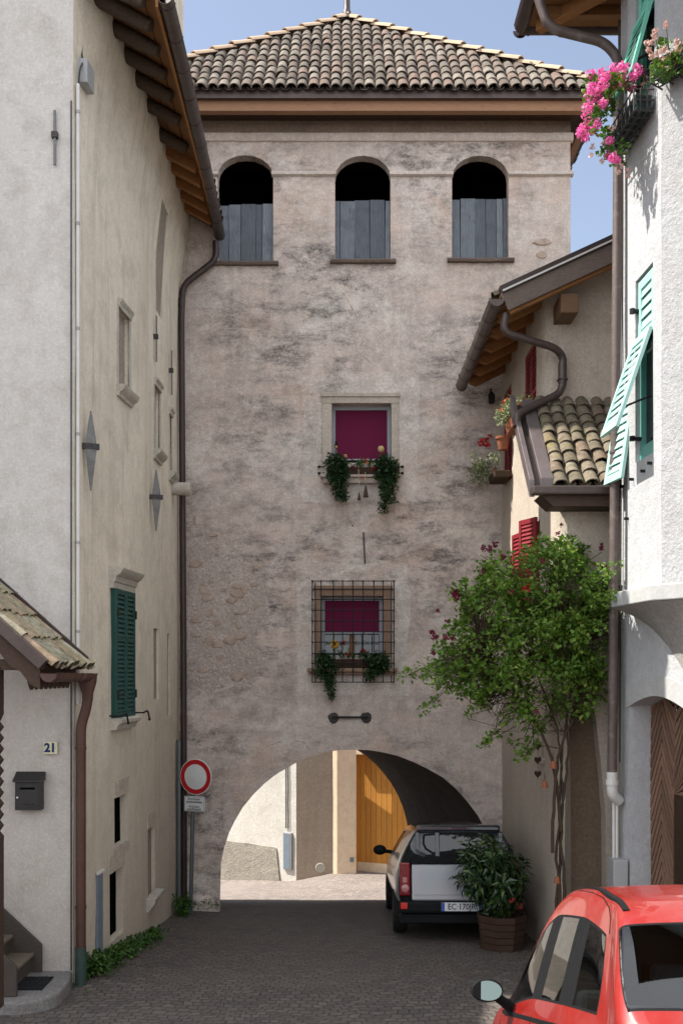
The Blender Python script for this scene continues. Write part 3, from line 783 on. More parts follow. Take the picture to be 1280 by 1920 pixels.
# windows
def tower_window(W, fr, mat_fr, blind_to, sill):
    a, b, c, d = W; A, B, C, D = fr
    m_ = MB()
    for (x0, z0, x1, z1) in ((A, d, a, c), (b, d, B, c)):           # jamb stones
        m_.box((tx(x0), TY - .035, tz(z0)), (tx(x1), TY + .12, tz(z1)))
    m_.box((tx(A) - .003, TY - .038, tz(c) + .001), (tx(B) + .003, TY + .12, tz(C)))
    m_.box((tx(A) - .02, TY - .06, tz(C + 6)), (tx(B) + .02, TY + .1, tz(C)+.012))
    w_ = m_.build('window', mat_fr, tower, bevel=.008)
    m_ = MB(); t = .055; x0, x1, z0, z1 = tx(a), tx(b), tz(d), tz(c); y = TY + .15
    for q in (((x0, y, z0), (x0 + t, y + .05, z1)), ((x1 - t, y, z0), (x1, y + .05, z1)), ((x0 + t, y, z1 - t * 1.1), (x1 - t, y + .05, z1))): m_.box(*q)
    m_.build('frame', M['frame_grey'], w_)
    m_ = MB(); zb = tz(blind_to); nn_ = 14
    for i in range(nn_):
        p, q = lerp(x0 + t, x1 - t, i / nn_), lerp(x0 + t, x1 - t, (i + 1) / nn_)
        f_ = lambda x: y + .035 + .003 * nz(x * 4, 1)
        m_.quad((p, f_(p), zb), (q, f_(q), zb), (q, f_(q), z1 - t), (p, f_(p), z1 - t))
    m_.build('blind', M['blind'], w_, smooth=True)
    m_ = MB(); m_.box((x0 + t, y + .02, zb - .022), (x1 - t, y + .045, zb)); m_.build('blind_rail', M['frame_grey'], w_)
    # inner casement behind the blind
    m_ = MB(); yc = y + .09
    xm = (x0 + x1) / 2
    for p, q in ((x0, x0 + .05), (xm - .045, xm + .045), (x1 - .05, x1)): m_.box((p, yc, z0), (q, yc + .04, z1))
    m_.box((x0 + .05, yc + .003, tz(lerp(c, d, .57))), (x1 - .05, yc + .037, tz(lerp(c, d, .53))))
    m_.build('casement', M['frame_wood'], w_)
    m_ = MB(); m_.quad((x0, yc + .02, z0), (x1, yc + .02, z0), (x1, yc + .02, z1), (x0, yc + .02, z1)); m_.build('pane', M['glass'], w_)
    m_ = MB()
    for p, q in ((x0 + .06, xm - .07), (xm + .07, x1 - .06)):
        for i in range(12):
            u0, u1 = lerp(p, q, i / 12), lerp(p, q, (i + 1) / 12)
            m_.quad((u0, yc + .08 + .015 * (i % 2), z0), (u1, yc + .08 + .015 * ((i + 1) % 2), z0), (u1, yc + .08 + .015 * ((i + 1) % 2), lerp(z0, z1, .42)), (u0, yc + .08 + .015 * (i % 2), lerp(z0, z1, .42)))
    m_.build('curtain', M['curtain'], w_, smooth=True)
    m_ = MB(); e = .35
    m_.quad((x0 - .1, yc + e, z0 - .1), (x1 + .1, yc + e, z0 - .1), (x1 + .1, yc + e, z1 + .1), (x0 - .1, yc + e, z1 + .1))
    m_.build('room', M['room'], w_)
    m_ = MB()
    S0, S1, st, sb, so = sill
    m_.box((tx(S0), TY - so, tz(st + 7)), (tx(S1), TY + .16, tz(st)))
    m_.box((tx(S0 + 5), TY - so + .05, tz(sb)), (tx(S1 - 5), TY + .10, tz(st + 7) - .001))
    m_.build('sill', mat_fr, w_, bevel=.012)
    return w_
win_up = tower_window(W1, (604, 747, 739, 890), M['stone'], 856, (601, 749, 891, 908, .17))
win_lo = tower_window(W2, (590, 733, 1100, 1252), M['stone_brown'], 1185, (576, 744, 1253, 1265, .17))
for x_ in (601, 751):                                # iron hooks beside the upper sill
    for z_ in (876, 888):
        m_ = MB(); sgn = -1 if x_ < 640 else 1
        m_.tube([(tx(x_ - 8 * sgn), TY - .04, tz(z_)), (tx(x_ + 2 * sgn), TY - .04, tz(z_)), (tx(x_ + 4 * sgn), TY + .02, tz(z_))], .011, 6)
        m_.ball((tx(x_ + 3 * sgn), TY - .04, tz(z_)), .022, 8); m_.build('iron_hook', M['iron_black'], win_up)
m_ = MB()                                            # basket grille
gx = [586, 602, 625, 642, 661, 680, 700, 717, 737]; gz = [1092, 1107, 1126, 1146, 1166, 1186, 1205, 1226, 1244, 1279]
yg = TY - .22
for i, x in enumerate(gx):
    zt, zb_ = (1090, 1280)
    m_.tube([(tx(x) + .004 * nz(x, k), yg + .004 * nz(k, x), lerp(tz(zb_), tz(zt), k / 6)) for k in range(7)], .0085, 6)
for j, z in enumerate(gz):
    m_.tube([(lerp(tx(585), tx(738), k / 8), yg - .012 + .004 * nz(z, k), tz(z) + .005 * nz(k, z)) for k in range(9)], .0085, 6)
for z in gz:
    for x in (586, 737): m_.tube([(tx(x), yg, tz(z)), (tx(x) + .004, TY + .03, tz(z))], .0085, 6)
for x in (591, 733): m_.tube([(tx(x), TY - .09, tz(1279)), (tx(x), TY - .09, tz(1092))], .008, 6)
for x in gx[1:-1]: m_.tube([(tx(x), yg, tz(1091)), (tx(x), TY + .03, tz(1091))], .0085, 6)
for x in gx[::2]:
    for z in gz[::2]: m_.ball((tx(x), yg - .01, tz(z)), .016, 6)
m_.build('grille', M['iron_black'], win_lo, smooth=True)
# eaves
EY0, EZ = 15.56, wz(170, 15.56)
ex0, ex1, ey1 = -3.78, 3.97, TB + .5
AP = Vector((.10, 18.25, wz(43, 18.25)))
m_ = MB()
zf0, zf1 = wz(207, EY0 + .05), wz(186, EY0 + .05)
for lo, hi in (((ex0 + .05, EY0 + .05, zf0), (ex1 - .05, EY0 + .17, zf1)), ((ex1 - .16, EY0 + .17, zf0 + .04), (ex1 - .05, ey1 - .17, zf1)),
               ((ex0 + .05, EY0 + .17, zf0 + .04), (ex0 + .16, ey1 - .17, zf1)), ((ex0 + .05, ey1 - .17, zf0), (ex1 - .05, ey1 - .05, zf1))):
    m_.box(lo, hi)
m_.build('eaves_beam', M['fascia'], tower, bevel=.006)
m_ = MB(); m_.box((ex0 + .165, EY0 + .175, zf1 - .06), (ex1 - .165, ey1 - .175, zf1 - .035)); m_.build('soffit', M['dark_wood'], tower)
m_ = MB()
zg0, zg1 = wz(185, EY0), wz(166, EY0)
for a, b in (((ex0, EY0, 0), (ex1, EY0, 0)), ((ex1, EY0, 0), (ex1, ey1, 0)), ((ex1, ey1, 0), (ex0, ey1, 0)), ((ex0, ey1, 0), (ex0, EY0, 0))):
    a, b = Vector(a), Vector(b); zz = Vector((0, 0, (zg0 + zg1) / 2)); d = (b - a).normalized() * .03
    m_.bar(a + zz - d, b + zz + d, .06, zg1 - zg0)
m_.build('eaves_gutter', M['metal_brown'], tower)
rf = MB(); tl_ = MB()
cs = [Vector((ex0, EY0, zg1)), Vector((ex1, EY0, zg1)), Vector((ex1, ey1, zg1)), Vector((ex0, ey1, zg1))]
rf.add(cs + [AP], [(0, 1, 4), (1, 2, 4), (2, 3, 4), (3, 0, 4), (3, 2, 1, 0)])
tile_mesh = MB()
for i in range(4):
    a, b = cs[i], cs[(i + 1) % 4]; u = (b - a).normalized(); mid = AP - a; v = (mid - u * mid.dot(u)); L = v.length; v.normalize(); nn_ = u.cross(v).normalized()
    W_ = (b - a).length; ap = mid.dot(u)
    def clip(x, y, W_=W_, ap=ap, L=L):
        t = y / L
        return t < .985 and ap * t - .03 < x < W_ - (W_ - ap) * t + .03
    tile_row(tile_mesh, a - v * .10, u, v, nn_, W_, L + .1, .172, .315, clip, channel=(i == 0))
roof = rf.build('roof', M['under'], tower)
tile_mesh.build('roof_tiles', M['tile'], roof, smooth=True, angle=50, recalc=False)
m_ = MB()
for c in cs: hip_tiles(m_, c + (AP - c).normalized() * -.02, AP, .115, .40, lift=.05)
m_.build('hip_tiles', M['tile_hip'], roof, smooth=True, angle=50, recalc=False)
m_ = MB(); m_.lathe([(.17, -.03), (.13, .05), (.075, .09), (.07, .16), (.055, .2), (.05, .55), (.03, 1.6), (.01, 2.6)], AP + Vector((0, 0, .05)), seg=14)
m_.build('finial', M['metal_dark'], roof, smooth=True)
# ------------------------------------------------------------------ left house
LY0, LY1 = 10.55, 16.1
def XL(y):
    t = y - LY0
    if t < 2.45: return -2.79 + .074 * t
    return -2.609 + .020 * (1 - math.exp(-(t - 2.45) / .27)) + .004 * (t - 2.45)
def YL(px):
    a, b = 10.0, 17.0
    for _ in range(50):
        m_ = (a + b) / 2
        if HX + XL(m_) / m_ * F < px: a = m_
        else: b = m_
    return a
house = thing('village_house', 'tall cream and grey plastered house with timber eaves and closed dark green shutters', 'house', (-2.79, LY0, 0))
def WL(y, z, out=0): return Vector((XL(y) + out, y, z))
def lbump(y, z): return .012 * nz(y * .8, z * .6, 4) + .006 * nz(y * 3, z * 2, 8)
def lflare(y, z): return .17 * max(0, min(1, (z - 9.2) / 1.7)) ** 2 * max(0, min(1, (y - 10.58) / .6))
def lfn(y, z, d): return Vector((XL(y) - d + lbump(y, z) + lflare(y, z), y, z))
def LZ(py, px): return wz(py, YL(px))
def lrect(p0, p1, t, b): y0, y1 = YL(p0), YL(p1); return rect(y0, wz(b, y0), y1, wz(t, y0))
NICHE = [(222, 241, 576, 722), (289, 298, 722, 842), (317.3, 321.5, 776, 884)]
HIGH = (292, 304, 372, 580)
SLIT = [(288, 297, 1178, 1312), (314, 319.5, 1188, 1342)]
LOW = [(215, 239, 1497, 1590), (205, 230, 1640, 1768)]
NC = (277, 290, 1556, 1688)
hl = [(lrect(*q), .055) for q in NICHE] + [(lrect(*HIGH), .04)] + [(lrect(*q), .035) for q in SLIT] + [(lrect(*q), .09) for q in LOW] + [(lrect(*NC), .05)]
m_ = MB()
panel(m_, lfn, rect(LY0, -.2, LY1 + .3, 11.3), hl, .16)
m_.build('side_wall', M['lh_side'], house, smooth=True, angle=45)
m_ = MB()
panel(m_, lambda x, z, d: Vector((x + (lbump(LY0, z) if x > -2.8 else 0), LY0 + .012 * nz(x * .8, z * .7, 6) * (1 if x < -2.85 else 0) + .005 * nz(x * 4, z * 4, 2) * (1 if x < -2.82 else 0), z)), [(-9.2, .2), (-2.79, .2), (-2.79, 11.3), (-6, 13.0), (-9.2, 11.3)], (), .2)
m_.quad((-9.2, LY0, 0), (-9.2, LY1, 0), (-9.2, LY1, 11.3), (-9.2, LY0, 11.3))
m_.quad((-9.2, LY1, -.3), (-2.9, LY1, -.3), (-2.9, LY1, 11.3), (-9.2, LY1, 11.3))
m_.add([(-9.2, LY1, 11.3), (-2.9, LY1, 11.3), (-6, LY1, 13)], [(0, 1, 2)])
m_.build('front_wall', M['lh_front'], house, smooth=True, angle=35)
for q, dp, mm in [(q, .05, 'niche_grey') for q in NICHE] + [(HIGH, .037, 'niche_grey')] + [(q, .032, 'niche_grey') for q in SLIT] + [(q, .088, 'black') for q in LOW] + [(NC, .047, 'niche_grey')]:
    y0, y1 = YL(q[0]), YL(q[1]); m_ = MB()
    z0, z1 = wz(q[3], y0), wz(q[2], y0)
    m_.quad(lfn(y0 - .02, z0 - .02, dp), lfn(y1 + .02, z0 - .02, dp), lfn(y1 + .02, z1 + .02, dp), lfn(y0 - .02, z1 + .02, dp))
    m_.build('niche_back' if mm != 'black' else 'dark_opening', M[mm], house)
for q in LOW + [NC]:                         # worn stone surrounds of the low openings
    y0, y1 = YL(q[0]), YL(q[1]); z0, z1 = wz(q[3], y0), wz(q[2], y0)
    for a, b, c, d in ((y0 - .03, z1, y1 + .05, z1 + .2),) + (((y0 - .05, z0 - .14, y1 + .08, z0),) if q is not NC else ()):
        m_ = MB(); pp = resample(rect(a, b, c, d), .06); pp = [(x + .012 * nz(x * 9, z * 9), z + .015 * nz(x * 9, z * 9, 4)) for x, z in pp]
        panel(m_, lambda y, z, d_: lfn(y, z, d_ - .010), pp, (), .1)
        for (ua, va), (ub, vb) in zip(pp, pp[1:] + pp[:1]): m_.quad(lfn(ua, va, -.010), lfn(ub, vb, -.010), lfn(ub, vb, .02), lfn(ua, va, .02))
        m_.build('lintel' if b == z1 else 'sill', M['low_stone'], house, smooth=True, angle=40)

def moulded(name, y0, y1, z, prof, mat, parent=house):
    m_ = MB(); q = len(prof); k = 10
    for i in range(k + 1):
        y = lerp(y0, y1, i / k)
        for oo, zz in prof: m_.v.append(lfn(y, z + zz, -oo - .004 * nz(y * 9, zz * 30)))
    for i in range(k):
        for j in range(q - 1): m_.f.append([i * q + j, i * q + j + 1, (i + 1) * q + j + 1, (i + 1) * q + j]); m_.m.append(0)
    m_.f += [list(range(q)), [k * q + j for j in range(q)]]; m_.m += [0, 0]
    return m_.build(name, mat, parent, smooth=True, angle=35)
SILLP = [(-.02, -.12), (.03, -.12), (.04, -.08), (.075, -.055), (.105, -.02), (.11, .015), (-.02, .025)]
for q in NICHE:
    y0, y1 = YL(q[0]), YL(q[1]); z0, z1 = wz(q[3], y0), wz(q[2], y0)
    moulded('sill', y0 - .07, y1 + .09, z0 - .02, SILLP, M['stone_light'])
    moulded('lintel', y0 - .04, y1 + .05, z1 + .02, [(-.01, -.02), (.03, -.02), (.035, .03), (.055, .05), (.06, .075), (-.01, .09)], M['stone_light'])
    for ya, yb in ((y0 - .055, y0), (y1, y1 + .055)): moulded('jamb', ya, yb, z0, [(-.01, 0), (.012, 0), (.012, z1 - z0), (-.01, z1 - z0)], M['stone_light'])
y0, y1 = YL(NC[0]), YL(NC[1]); z0 = wz(NC[3], y0)
moulded('sill', y0 - .1, y1 + .12, z0, [(-.02, -.15), (.03, -.14), (.11, -.03), (.11, .02), (-.02, .03)], M['stone_light'])
# green louvred shutters
ys0, ys1 = YL(208), YL(243.5); zs0, zs1 = LZ(1347, 208), LZ(1103, 208)
win = thing('window', None, None); del win['label']; del win['category']
win.parent = house; win.location = (0, 0, 0)
def louvre(name, fn, u0, u1, z0, z1, mat, parent, rails, th=.035, st=.055, sl=.052, build=True):
    """a shutter leaf: stiles, rails and slanted slats; fn(u,z,out)->point"""
    m_ = MB()
    def bx(a, b, c, d, o0, o1):
        m_.hexa([fn(a, b, o0), fn(c, b, o0), fn(c, b, o1), fn(a, b, o1), fn(a, d, o0), fn(c, d, o0), fn(c, d, o1), fn(a, d, o1)])
    bx(u0, z0, u0 + st, z1, 0, th); bx(u1 - st, z0, u1, z1, 0, th)
    zz = [z0] + sorted(rails) + [z1]
    edges = []
    for k, r in enumerate(zz):
        h = st * (1.25 if k in (0, len(zz) - 1) else 1.0)
        a, b = (r, r + h) if k == 0 else ((r - h, r) if k == len(zz) - 1 else (r - h / 2, r + h / 2))
        bx(u0 + st, a, u1 - st, b, .001, th - .001); edges.append((a, b))
    for (a, b), (c, d) in zip(edges, edges[1:]):
        n_ = max(1, int((c - b) / sl))
        for i in range(n_):
            z = b + (c - b) * (i + .1) / n_; h = (c - b) / n_
            m_.hexa([fn(u0 + st, z, th - .007), fn(u1 - st, z, th - .007), fn(u1 - st, z + .006, th - .002), fn(u0 + st, z + .006, th - .002),
                     fn(u0 + st, z + h * 1.05, .003), fn(u1 - st, z + h * 1.05, .003), fn(u1 - st, z + h * 1.05 + .006, .008), fn(u0 + st, z + h * 1.05 + .006, .008)])
    return m_.build(name, mat, parent)
sfn = lambda y, z, o: WL(y, z, .03 + o)
ym = (ys0 + ys1) / 2
for a, b in ((ys0, ym - .004), (ym + .004, ys1)):
    louvre('shutter', sfn, a, b, zs0, zs1, M['green_paint'], win, [lerp(zs0, zs1, .61)], th=.04, st=.05)
m_ = MB(); m_.quad(WL(ys0, zs0, .026), WL(ys1, zs0, .026), WL(ys1, zs1, .026), WL(ys0, zs1, .026))
m_.quad(WL(ys0, zs0, .026), WL(ys0, zs0, -.02), WL(ys0, zs1, -.02), WL(ys0, zs1, .026)); m_.build('pane', M['green_paint'], win)
moulded('lintel', ys0 - .05, ys1 + .05, zs1 + .02, [(-.02, -.02), (.05, -.02), (.055, .05), (.07, .06), (.085, .12), (.13, .15), (.16, .19), (.17, .215), (-.02, .235)], M['stone_light'], win)
moulded('sill', ys0 - .02, ys1 + .03, zs0 - .02, [(-.02, -.12), (.07, -.12), (.09, -.06), (.13, -.04), (.135, .0), (.12, .02), (-.02, .02)], M['stone_light'], win)
for y in (ys0 - .06, ys1 + .1):
    m_ = MB(); m_.tube([WL(y, zs0 + .03, -.02), WL(y + .02, zs0 + .03, .14)], .011, 6)
    m_.tube(fillet([WL(y + .02, zs0 + .03, .14), WL(y + .10, zs0 + .06, .17), WL(y + .14, zs0 - .05, .18)], .06), .012, 6); m_.ball(WL(y + .14, zs0 - .06, .18), .018, 8)
    m_.build('shutter_catch', M['iron_black'], win)
for y in (ys0 + .03, ys1 - .0):
    for f_ in (.18, .82):
        m_ = MB(); z = lerp(zs0, zs1, f_); m_.bar(WL(y, z - .05, .075), WL(y, z + .05, .075), .05, .02, (1, 0, 0)); m_.build('hinge', M['iron_black'], win)
# door panel low on the wall
m_ = MB(); y0, y1 = YL(179), YL(188.5); m_.hexa([WL(y0, LZ(1795, 179), .0), WL(y1, LZ(1795, 179), .0), WL(y1, LZ(1795, 179), .03), WL(y0, LZ(1795, 179), .03),
    WL(y0, LZ(1640, 179), .0), WL(y1, LZ(1640, 179), .0), WL(y1, LZ(1640, 179), .03), WL(y0, LZ(1640, 179), .03)]); m_.build('meter_door', M['bluegrey'], house, bevel=.004)
m_ = MB(); m_.bar(WL(y0 - .02, LZ(1640, 179) + .01, .03), WL(y1 + .02, LZ(1640, 179) + .01, .03), .03, .03); m_.build('drip_strip', M['pvc'], house)
# iron wall anchors
def anchor(px, t, b, w0, spear=True, front=False):
    if front: y0 = LY0; f_ = lambda z, s, o: Vector((wx(px, LY0) + s, LY0 - o, z))
    else: y0 = YL(px); f_ = (lambda z, s, o: WL(y0 + s * .25 - o * .3, z, .075 + s * .62 + o * .12)) if spear else (lambda z, s, o: WL(y0 + s * .6, z, o + .012))
    z0, z1 = wz(b, y0), wz(t, y0); zm = lerp(z0, z1, .55); m_ = MB()
    n_ = 8; L = []
    for i in range(n_ + 1):
        k = i / n_; z = lerp(z0, z1, k); wd = w0 * (min(k / .55, (1 - k) / .45) * .9 + .12) if spear else w0 * (.8 + .25 * nz(k * 7, px))
        bow = (.09 * min(1, min(k / .5, (1 - k) / .5) * 1.4) if spear else .02) + .01
        for s, o in ((-wd, bow - .012), (wd, bow - .012), (wd, bow + .006), (-wd, bow + .006)): m_.v.append(f_(z, s, o) + Vector((0, 0, 0)))
    for i in range(n_):
        for j in range(4): m_.f.append([i * 4 + j, i * 4 + (j + 1) % 4, i * 4 + 4 + (j + 1) % 4, i * 4 + 4 + j]); m_.m.append(0)
    m_.f += [[0, 1, 2, 3], [n_ * 4 + j for j in range(4)]]; m_.m += [0, 0]
    a = m_.build('wall_anchor', M['iron_grey'], house)
    m_ = MB(); k = w0 * 1.25 + .012
    m_.hexa([f_(zm - .03, -k, -.03), f_(zm - .03, k, -.03), f_(zm - .03, k, .13 if spear else .05), f_(zm - .03, -k, .13 if spear else .05),
             f_(zm + .03, -k, -.03), f_(zm + .03, k, -.03), f_(zm + .03, k, .13 if spear else .05), f_(zm + .03, -k, .13 if spear else .05)])
    m_.build('collar', M['iron'], a)
anchor(157, 770, 920, .095); anchor(282, 880, 996, .095)
anchor(288, 592, 678, .03, False); anchor(317, 657, 740, .03, False); anchor(104, 209, 311, .016, False, True)
# conduit, junction box, cable
m_ = MB(); yc = 10.60
m_.tube([WL(yc, z, .03) for z in (LZ(1262, 147), LZ(900, 147), LZ(600, 147), LZ(168, 147))], .019, 8)
m_.tube([WL(yc, LZ(1262, 147), .035), WL(yc, LZ(1320, 147), .035)], .03, 8)
cd = m_.build('conduit', M['pvc'], house, smooth=True)
for py in (220, 427, 622, 818, 1020, 1185):
    m_ = MB(); z = LZ(py, 147); m_.tube([WL(yc, z - .015, .03), WL(yc, z + .015, .03)], .025, 8); m_.build('clamp', M['greybox'], cd)
m_ = MB(); m_.hexa([WL(10.66, LZ(163, 150), .0), WL(10.90, LZ(163, 150), .0), WL(10.90, LZ(163, 150), .11), WL(10.66, LZ(163, 150), .11), WL(10.66, LZ(118, 150), .0), WL(10.90, LZ(118, 150), .0), WL(10.90, LZ(118, 150), .11), WL(10.66, LZ(118, 150), .11)])
m_.build('junction_box', M['greybox'], house, bevel=.01)
m_ = MB(); m_.tube([Vector((-2.79 - .02 + .008 * nz(k, 2), LY0 - .015, lerp(.7, 9.75, k / 14))) for k in range(15)], .008, 5)
m_.tube(fillet([WL(10.62, LZ(168, 147), .03), WL(10.6, LZ(140, 147), .05), WL(10.68, LZ(118, 147), .06), WL(10.75, LZ(100, 150), .02), WL(10.8, 11.2, .02)], .05), .009, 5)
m_.build('cable', M['iron'], house)
# roof: rafters, boards, gutter
SL = .53
def rz(x): return 10.80 + (-1.86 - x) * SL
old = [38, 82, 128, 172, 212, 255, 305]; new = [336, 362, 387, 412, 432]
for i, py in enumerate(old + new):
    Y = 6.80 * F / (HY - py); isold = i < 7; m_ = MB()
    xa, xb = -3.6, (-2.06 if isold else -1.98)
    dy = .0
    if isold:
        pth = [Vector((lerp(xa, xb, k / 8), Y + .02 * nz(k * .5, i * 3), rz(lerp(xa, xb, k / 8)) - .115 + .012 * nz(k, i))) for k in range(9)]
        m_.tube(pth, .08, 9, radii=[.082 + .01 * nz(k * .8, i * 7) - (.02 if k == 8 else 0) for k in range(9)])
        m_.build('rafter', M['beam_old'], house, smooth=True, angle=50)
    else:
        m_.bar((xa, Y, rz(xa) - .10), (xb, Y, rz(xb) - .10), .10, .15); m_.build('rafter', M['beam_new'], house, bevel=.006)
m_ = MB()                                   # boards running along the eaves
k = 0; x = -1.90
while x > -3.7:
    wd = .17; gap = .012 if k < 3 else random.uniform(.02, .05)
    m_.hexa([(x - wd, 10.47, rz(x - wd) - .03), (x, 10.47, rz(x) - .03), (x - .06, 16.06, rz(x - .06) - .03), (x - wd - .06, 16.06, rz(x - wd - .06) - .03),
             (x - wd, 10.47, rz(x - wd) - .008), (x, 10.47, rz(x) - .008), (x - .06, 16.06, rz(x - .06) - .008), (x - wd - .06, 16.06, rz(x - wd - .06) - .008)])
    x -= wd + gap; k += 1
m_.build('soffit_boards', M['soffit'], house)
m_ = MB(); m_.bar((-1.905, 10.46, 10.745), (-1.955, 16.07, 10.745), .03, .14); m_.build('fascia_board', M['beam_new'], house)
RX = -6.0
m_ = MB()
for sx in (1, -1):
    xe = -1.84 if sx > 0 else -10.16; ze = rz(-1.84)
    zr_ = rz(RX)
    m_.hexa([(xe, 10.44, ze), (RX, 10.44, zr_), (RX, 16.09, zr_), (xe - .06 * (sx > 0), 16.09, ze), (xe, 10.44, ze + .05), (RX, 10.44, zr_ + .05), (RX, 16.09, zr_ + .05), (xe - .06 * (sx > 0), 16.09, ze + .05)])
lr = m_.build('roof', M['under'], house)
m_ = MB(); u, v = Vector((0, 1, 0)), Vector((-1, 0, SL)).normalized(); tile_row(m_, Vector((-1.90, 10.44, rz(-1.90) + .05)), u, v, u.cross(v) * -1 if u.cross(v).z < 0 else u.cross(v), 5.6, 4.6, .2, .34, channel=False)
v2 = Vector((1, 0, SL)).normalized(); tile_row(m_, Vector((-10.2, 10.44, rz(-1.84) + .05)), u, v2, Vector((-SL, 0, 1)).normalized(), 5.6, 4.6, .2, .34, channel=False)
m_.build('roof_tiles', M['tile'], lr, smooth=True, angle=50, recalc=False)
m_ = MB(); gutter(m_, [(-1.81, 10.40, 10.745), (-1.82, 11.5, 10.74), (-1.85, 13, 10.735), (-1.885, 14.6, 10.73), (-1.93, 16.07, 10.725)], .078, .55)
m_.build('gutter', M['metal_brown'], house, smooth=True, angle=50)
m_ = MB(); pipe(m_, [P(404, 452, 16.0), P(405, 487, 16.0), P(342, 535, 15.93), P(340, 600, 15.93), P(344, 1240, 15.93), P(345, 1716, 15.93)], .05, .16, [(P(341, 905, 15.93), P(341, 925, 15.93)), (P(340, 560, 15.93), P(340, 575, 15.93)), (P(344, 1290, 15.93), P(344, 1298, 15.93))])
m_.build('downpipe', M['metal_dark'], house, smooth=True)
m_ = MB(); m_.tube([WL(15.75, z, .05) for z in (.02, 1.2, 2.0, 2.75)], .035, 8); m_.build('cable_duct', M['zinc'], house, smooth=True)
m_ = MB(); yv = 15.45; m_.tube([WL(yv, wz(917, 15.5), -.05), WL(yv, wz(918, 15.5), .28)], .10, 12); m_.tube([WL(yv, wz(918, 15.5), .20), WL(yv, wz(918, 15.5), .285)], .108, 12); m_.build('vent_pipe', M['stone_light'], house, smooth=True)
m_ = MB(); m_.hexa([(-2.95, 12.5, rz(-2.95) + .02), (-2.06, 12.5, rz(-2.06) + .02), (-2.06, 13.25, rz(-2.06) + .02), (-2.95, 13.25, rz(-2.95) + .02), (-2.95, 12.5, 13.6), (-2.06, 12.5, 13.6), (-2.06, 13.25, 13.6), (-2.95, 13.25, 13.6)]); m_.box((-3.02, 12.43, 13.6), (-2.0, 13.32, 13.72)); m_.build('chimney', M['lh_side'], house, bevel=.02)

# ------------------------------------------------------------------ entrance porch
porch = thing('entrance_porch', 'small tiled entrance porch with dark carved bargeboard on the grey house front', 'porch', (-3.6, 9.6, .7))
PX, PY0, PY1, PZ_ = -2.69, 9.08, 10.52, 3.80; ps = .90
pzf = lambda x: PZ_ + .05 + (PX - x) * ps
m_ = MB()
for sx in (1, -1):
    e = PX if sx > 0 else -6.4; r = -4.51
    f_ = lambda x: PZ_ + .03 + ((PX - x) if sx > 0 else (x + 6.4)) * ps
    m_.hexa([(e, PY0, f_(e)), (r, PY0, f_(r)), (r, PY1, f_(r)), (e, PY1, f_(e)), (e, PY0, f_(e) + .04), (r, PY0, f_(r) + .04), (r, PY1, f_(r) + .04), (e, PY1, f_(e) + .04)])
pr = m_.build('roof', M['dark_wood'], porch)
m_ = MB(); v = Vector((-1, 0, ps)).normalized(); tile_row(m_, Vector((PX + .045, PY0 + .06, PZ_ + .03)), u, v, Vector((ps, 0, 1)).normalized(), PY1 - PY0 - .1, 2.5, .165, .36)
v2 = Vector((1, 0, ps)).normalized(); tile_row(m_, Vector((-6.45, PY0 + .06, PZ_ - .01)), u, v2, Vector((-ps, 0, 1)).normalized(), PY1 - PY0 - .1, 2.5, .165, .36)
m_.build('roof_tiles', M['tile_porch'], pr, smooth=True, angle=50, recalc=False)
m_ = MB()
m_.bar((PX + .04, PY1 - .02, PZ_ + .12), (-4.55, PY1 - .02, PZ_ + .12 + (PX + .04 + 4.55) * ps), .06, .09, (ps, 0, 1)); m_.build('wall_flashing', M['metal_dark'], porch)
m_ = MB(); m_.bar((PX + .02, PY0 + .02, PZ_ + .07), (-4.5, PY0 + .02, PZ_ + .07 + (PX + .02 + 4.5) * ps), .10, .10, (ps, 0, 1)); m_.build('verge_flashing', M['metal_brown'], porch)
m_ = MB()                                     # scalloped bargeboard
N_ = 20; top = []; bot = []
for i in range(N_ + 1):
    x = lerp(PX - .02, -4.5, i / N_); z = PZ_ + .02 + (PX - x) * ps; top.append((x, z)); bot.append((x, z - .19 - (.035 if i % 2 else 0) + (.0)))
m_.prism(top + bot[::-1], (0, PY0 + .03, 0), (1, 0, 0), (0, 0, 1), (0, .035, 0)); m_.build('bargeboard', M['dark_wood'], porch)
m_ = MB(); teeth = [(PY0 + .08, 0)]; k = 9
for i in range(k):
    a = lerp(PY0 + .08, PY1, i / k); b = lerp(PY0 + .08, PY1, (i + 1) / k); teeth += [((a + b) / 2, -.07), (b, 0)]
m_.prism(teeth + [(PY1, .12), (PY0 + .08, .12)], (PX - .12, 0, PZ_ - .09), (0, 1, 0), (0, 0, 1), (-.03, 0, 0)); m_.build('valance', M['dark_wood'], porch)
m_ = MB(); m_.box((-2.86, PY0 + .12, PZ_ - .02), (-2.76, PY1, PZ_ + .08)); m_.box((-4.5, PY0 + .1, PZ_ + .02), (-2.76, PY0 + .2, PZ_ + .12)); m_.build('eaves_beam', M['dark_wood'], porch)
m_ = MB(); gutter(m_, [(PX + .07, PY0 - .02, PZ_ - .012), (PX + .07, PY1 + .06, PZ_ - .02)], .075, .8)
for yy in (PY0 - .02, PY1 + .06): m_.prism([(.076 * cos(pi + pi * i / 8), .076 * sin(pi + pi * i / 8)) for i in range(9)], (PX + .07, yy, PZ_ - .012), (1, 0, 0), (0, 0, 1), (0, .006, 0))
m_.build('gutter', M['metal_redbrown'], porch, smooth=True, angle=50)
dp = [(PX + .06, 10.50, PZ_ - .06), (PX + .06, 10.50, PZ_ - .34), (-2.70, 10.50, PZ_ - .55), (-2.70, 10.50, 1.2), (-2.70, 10.50, .62)]
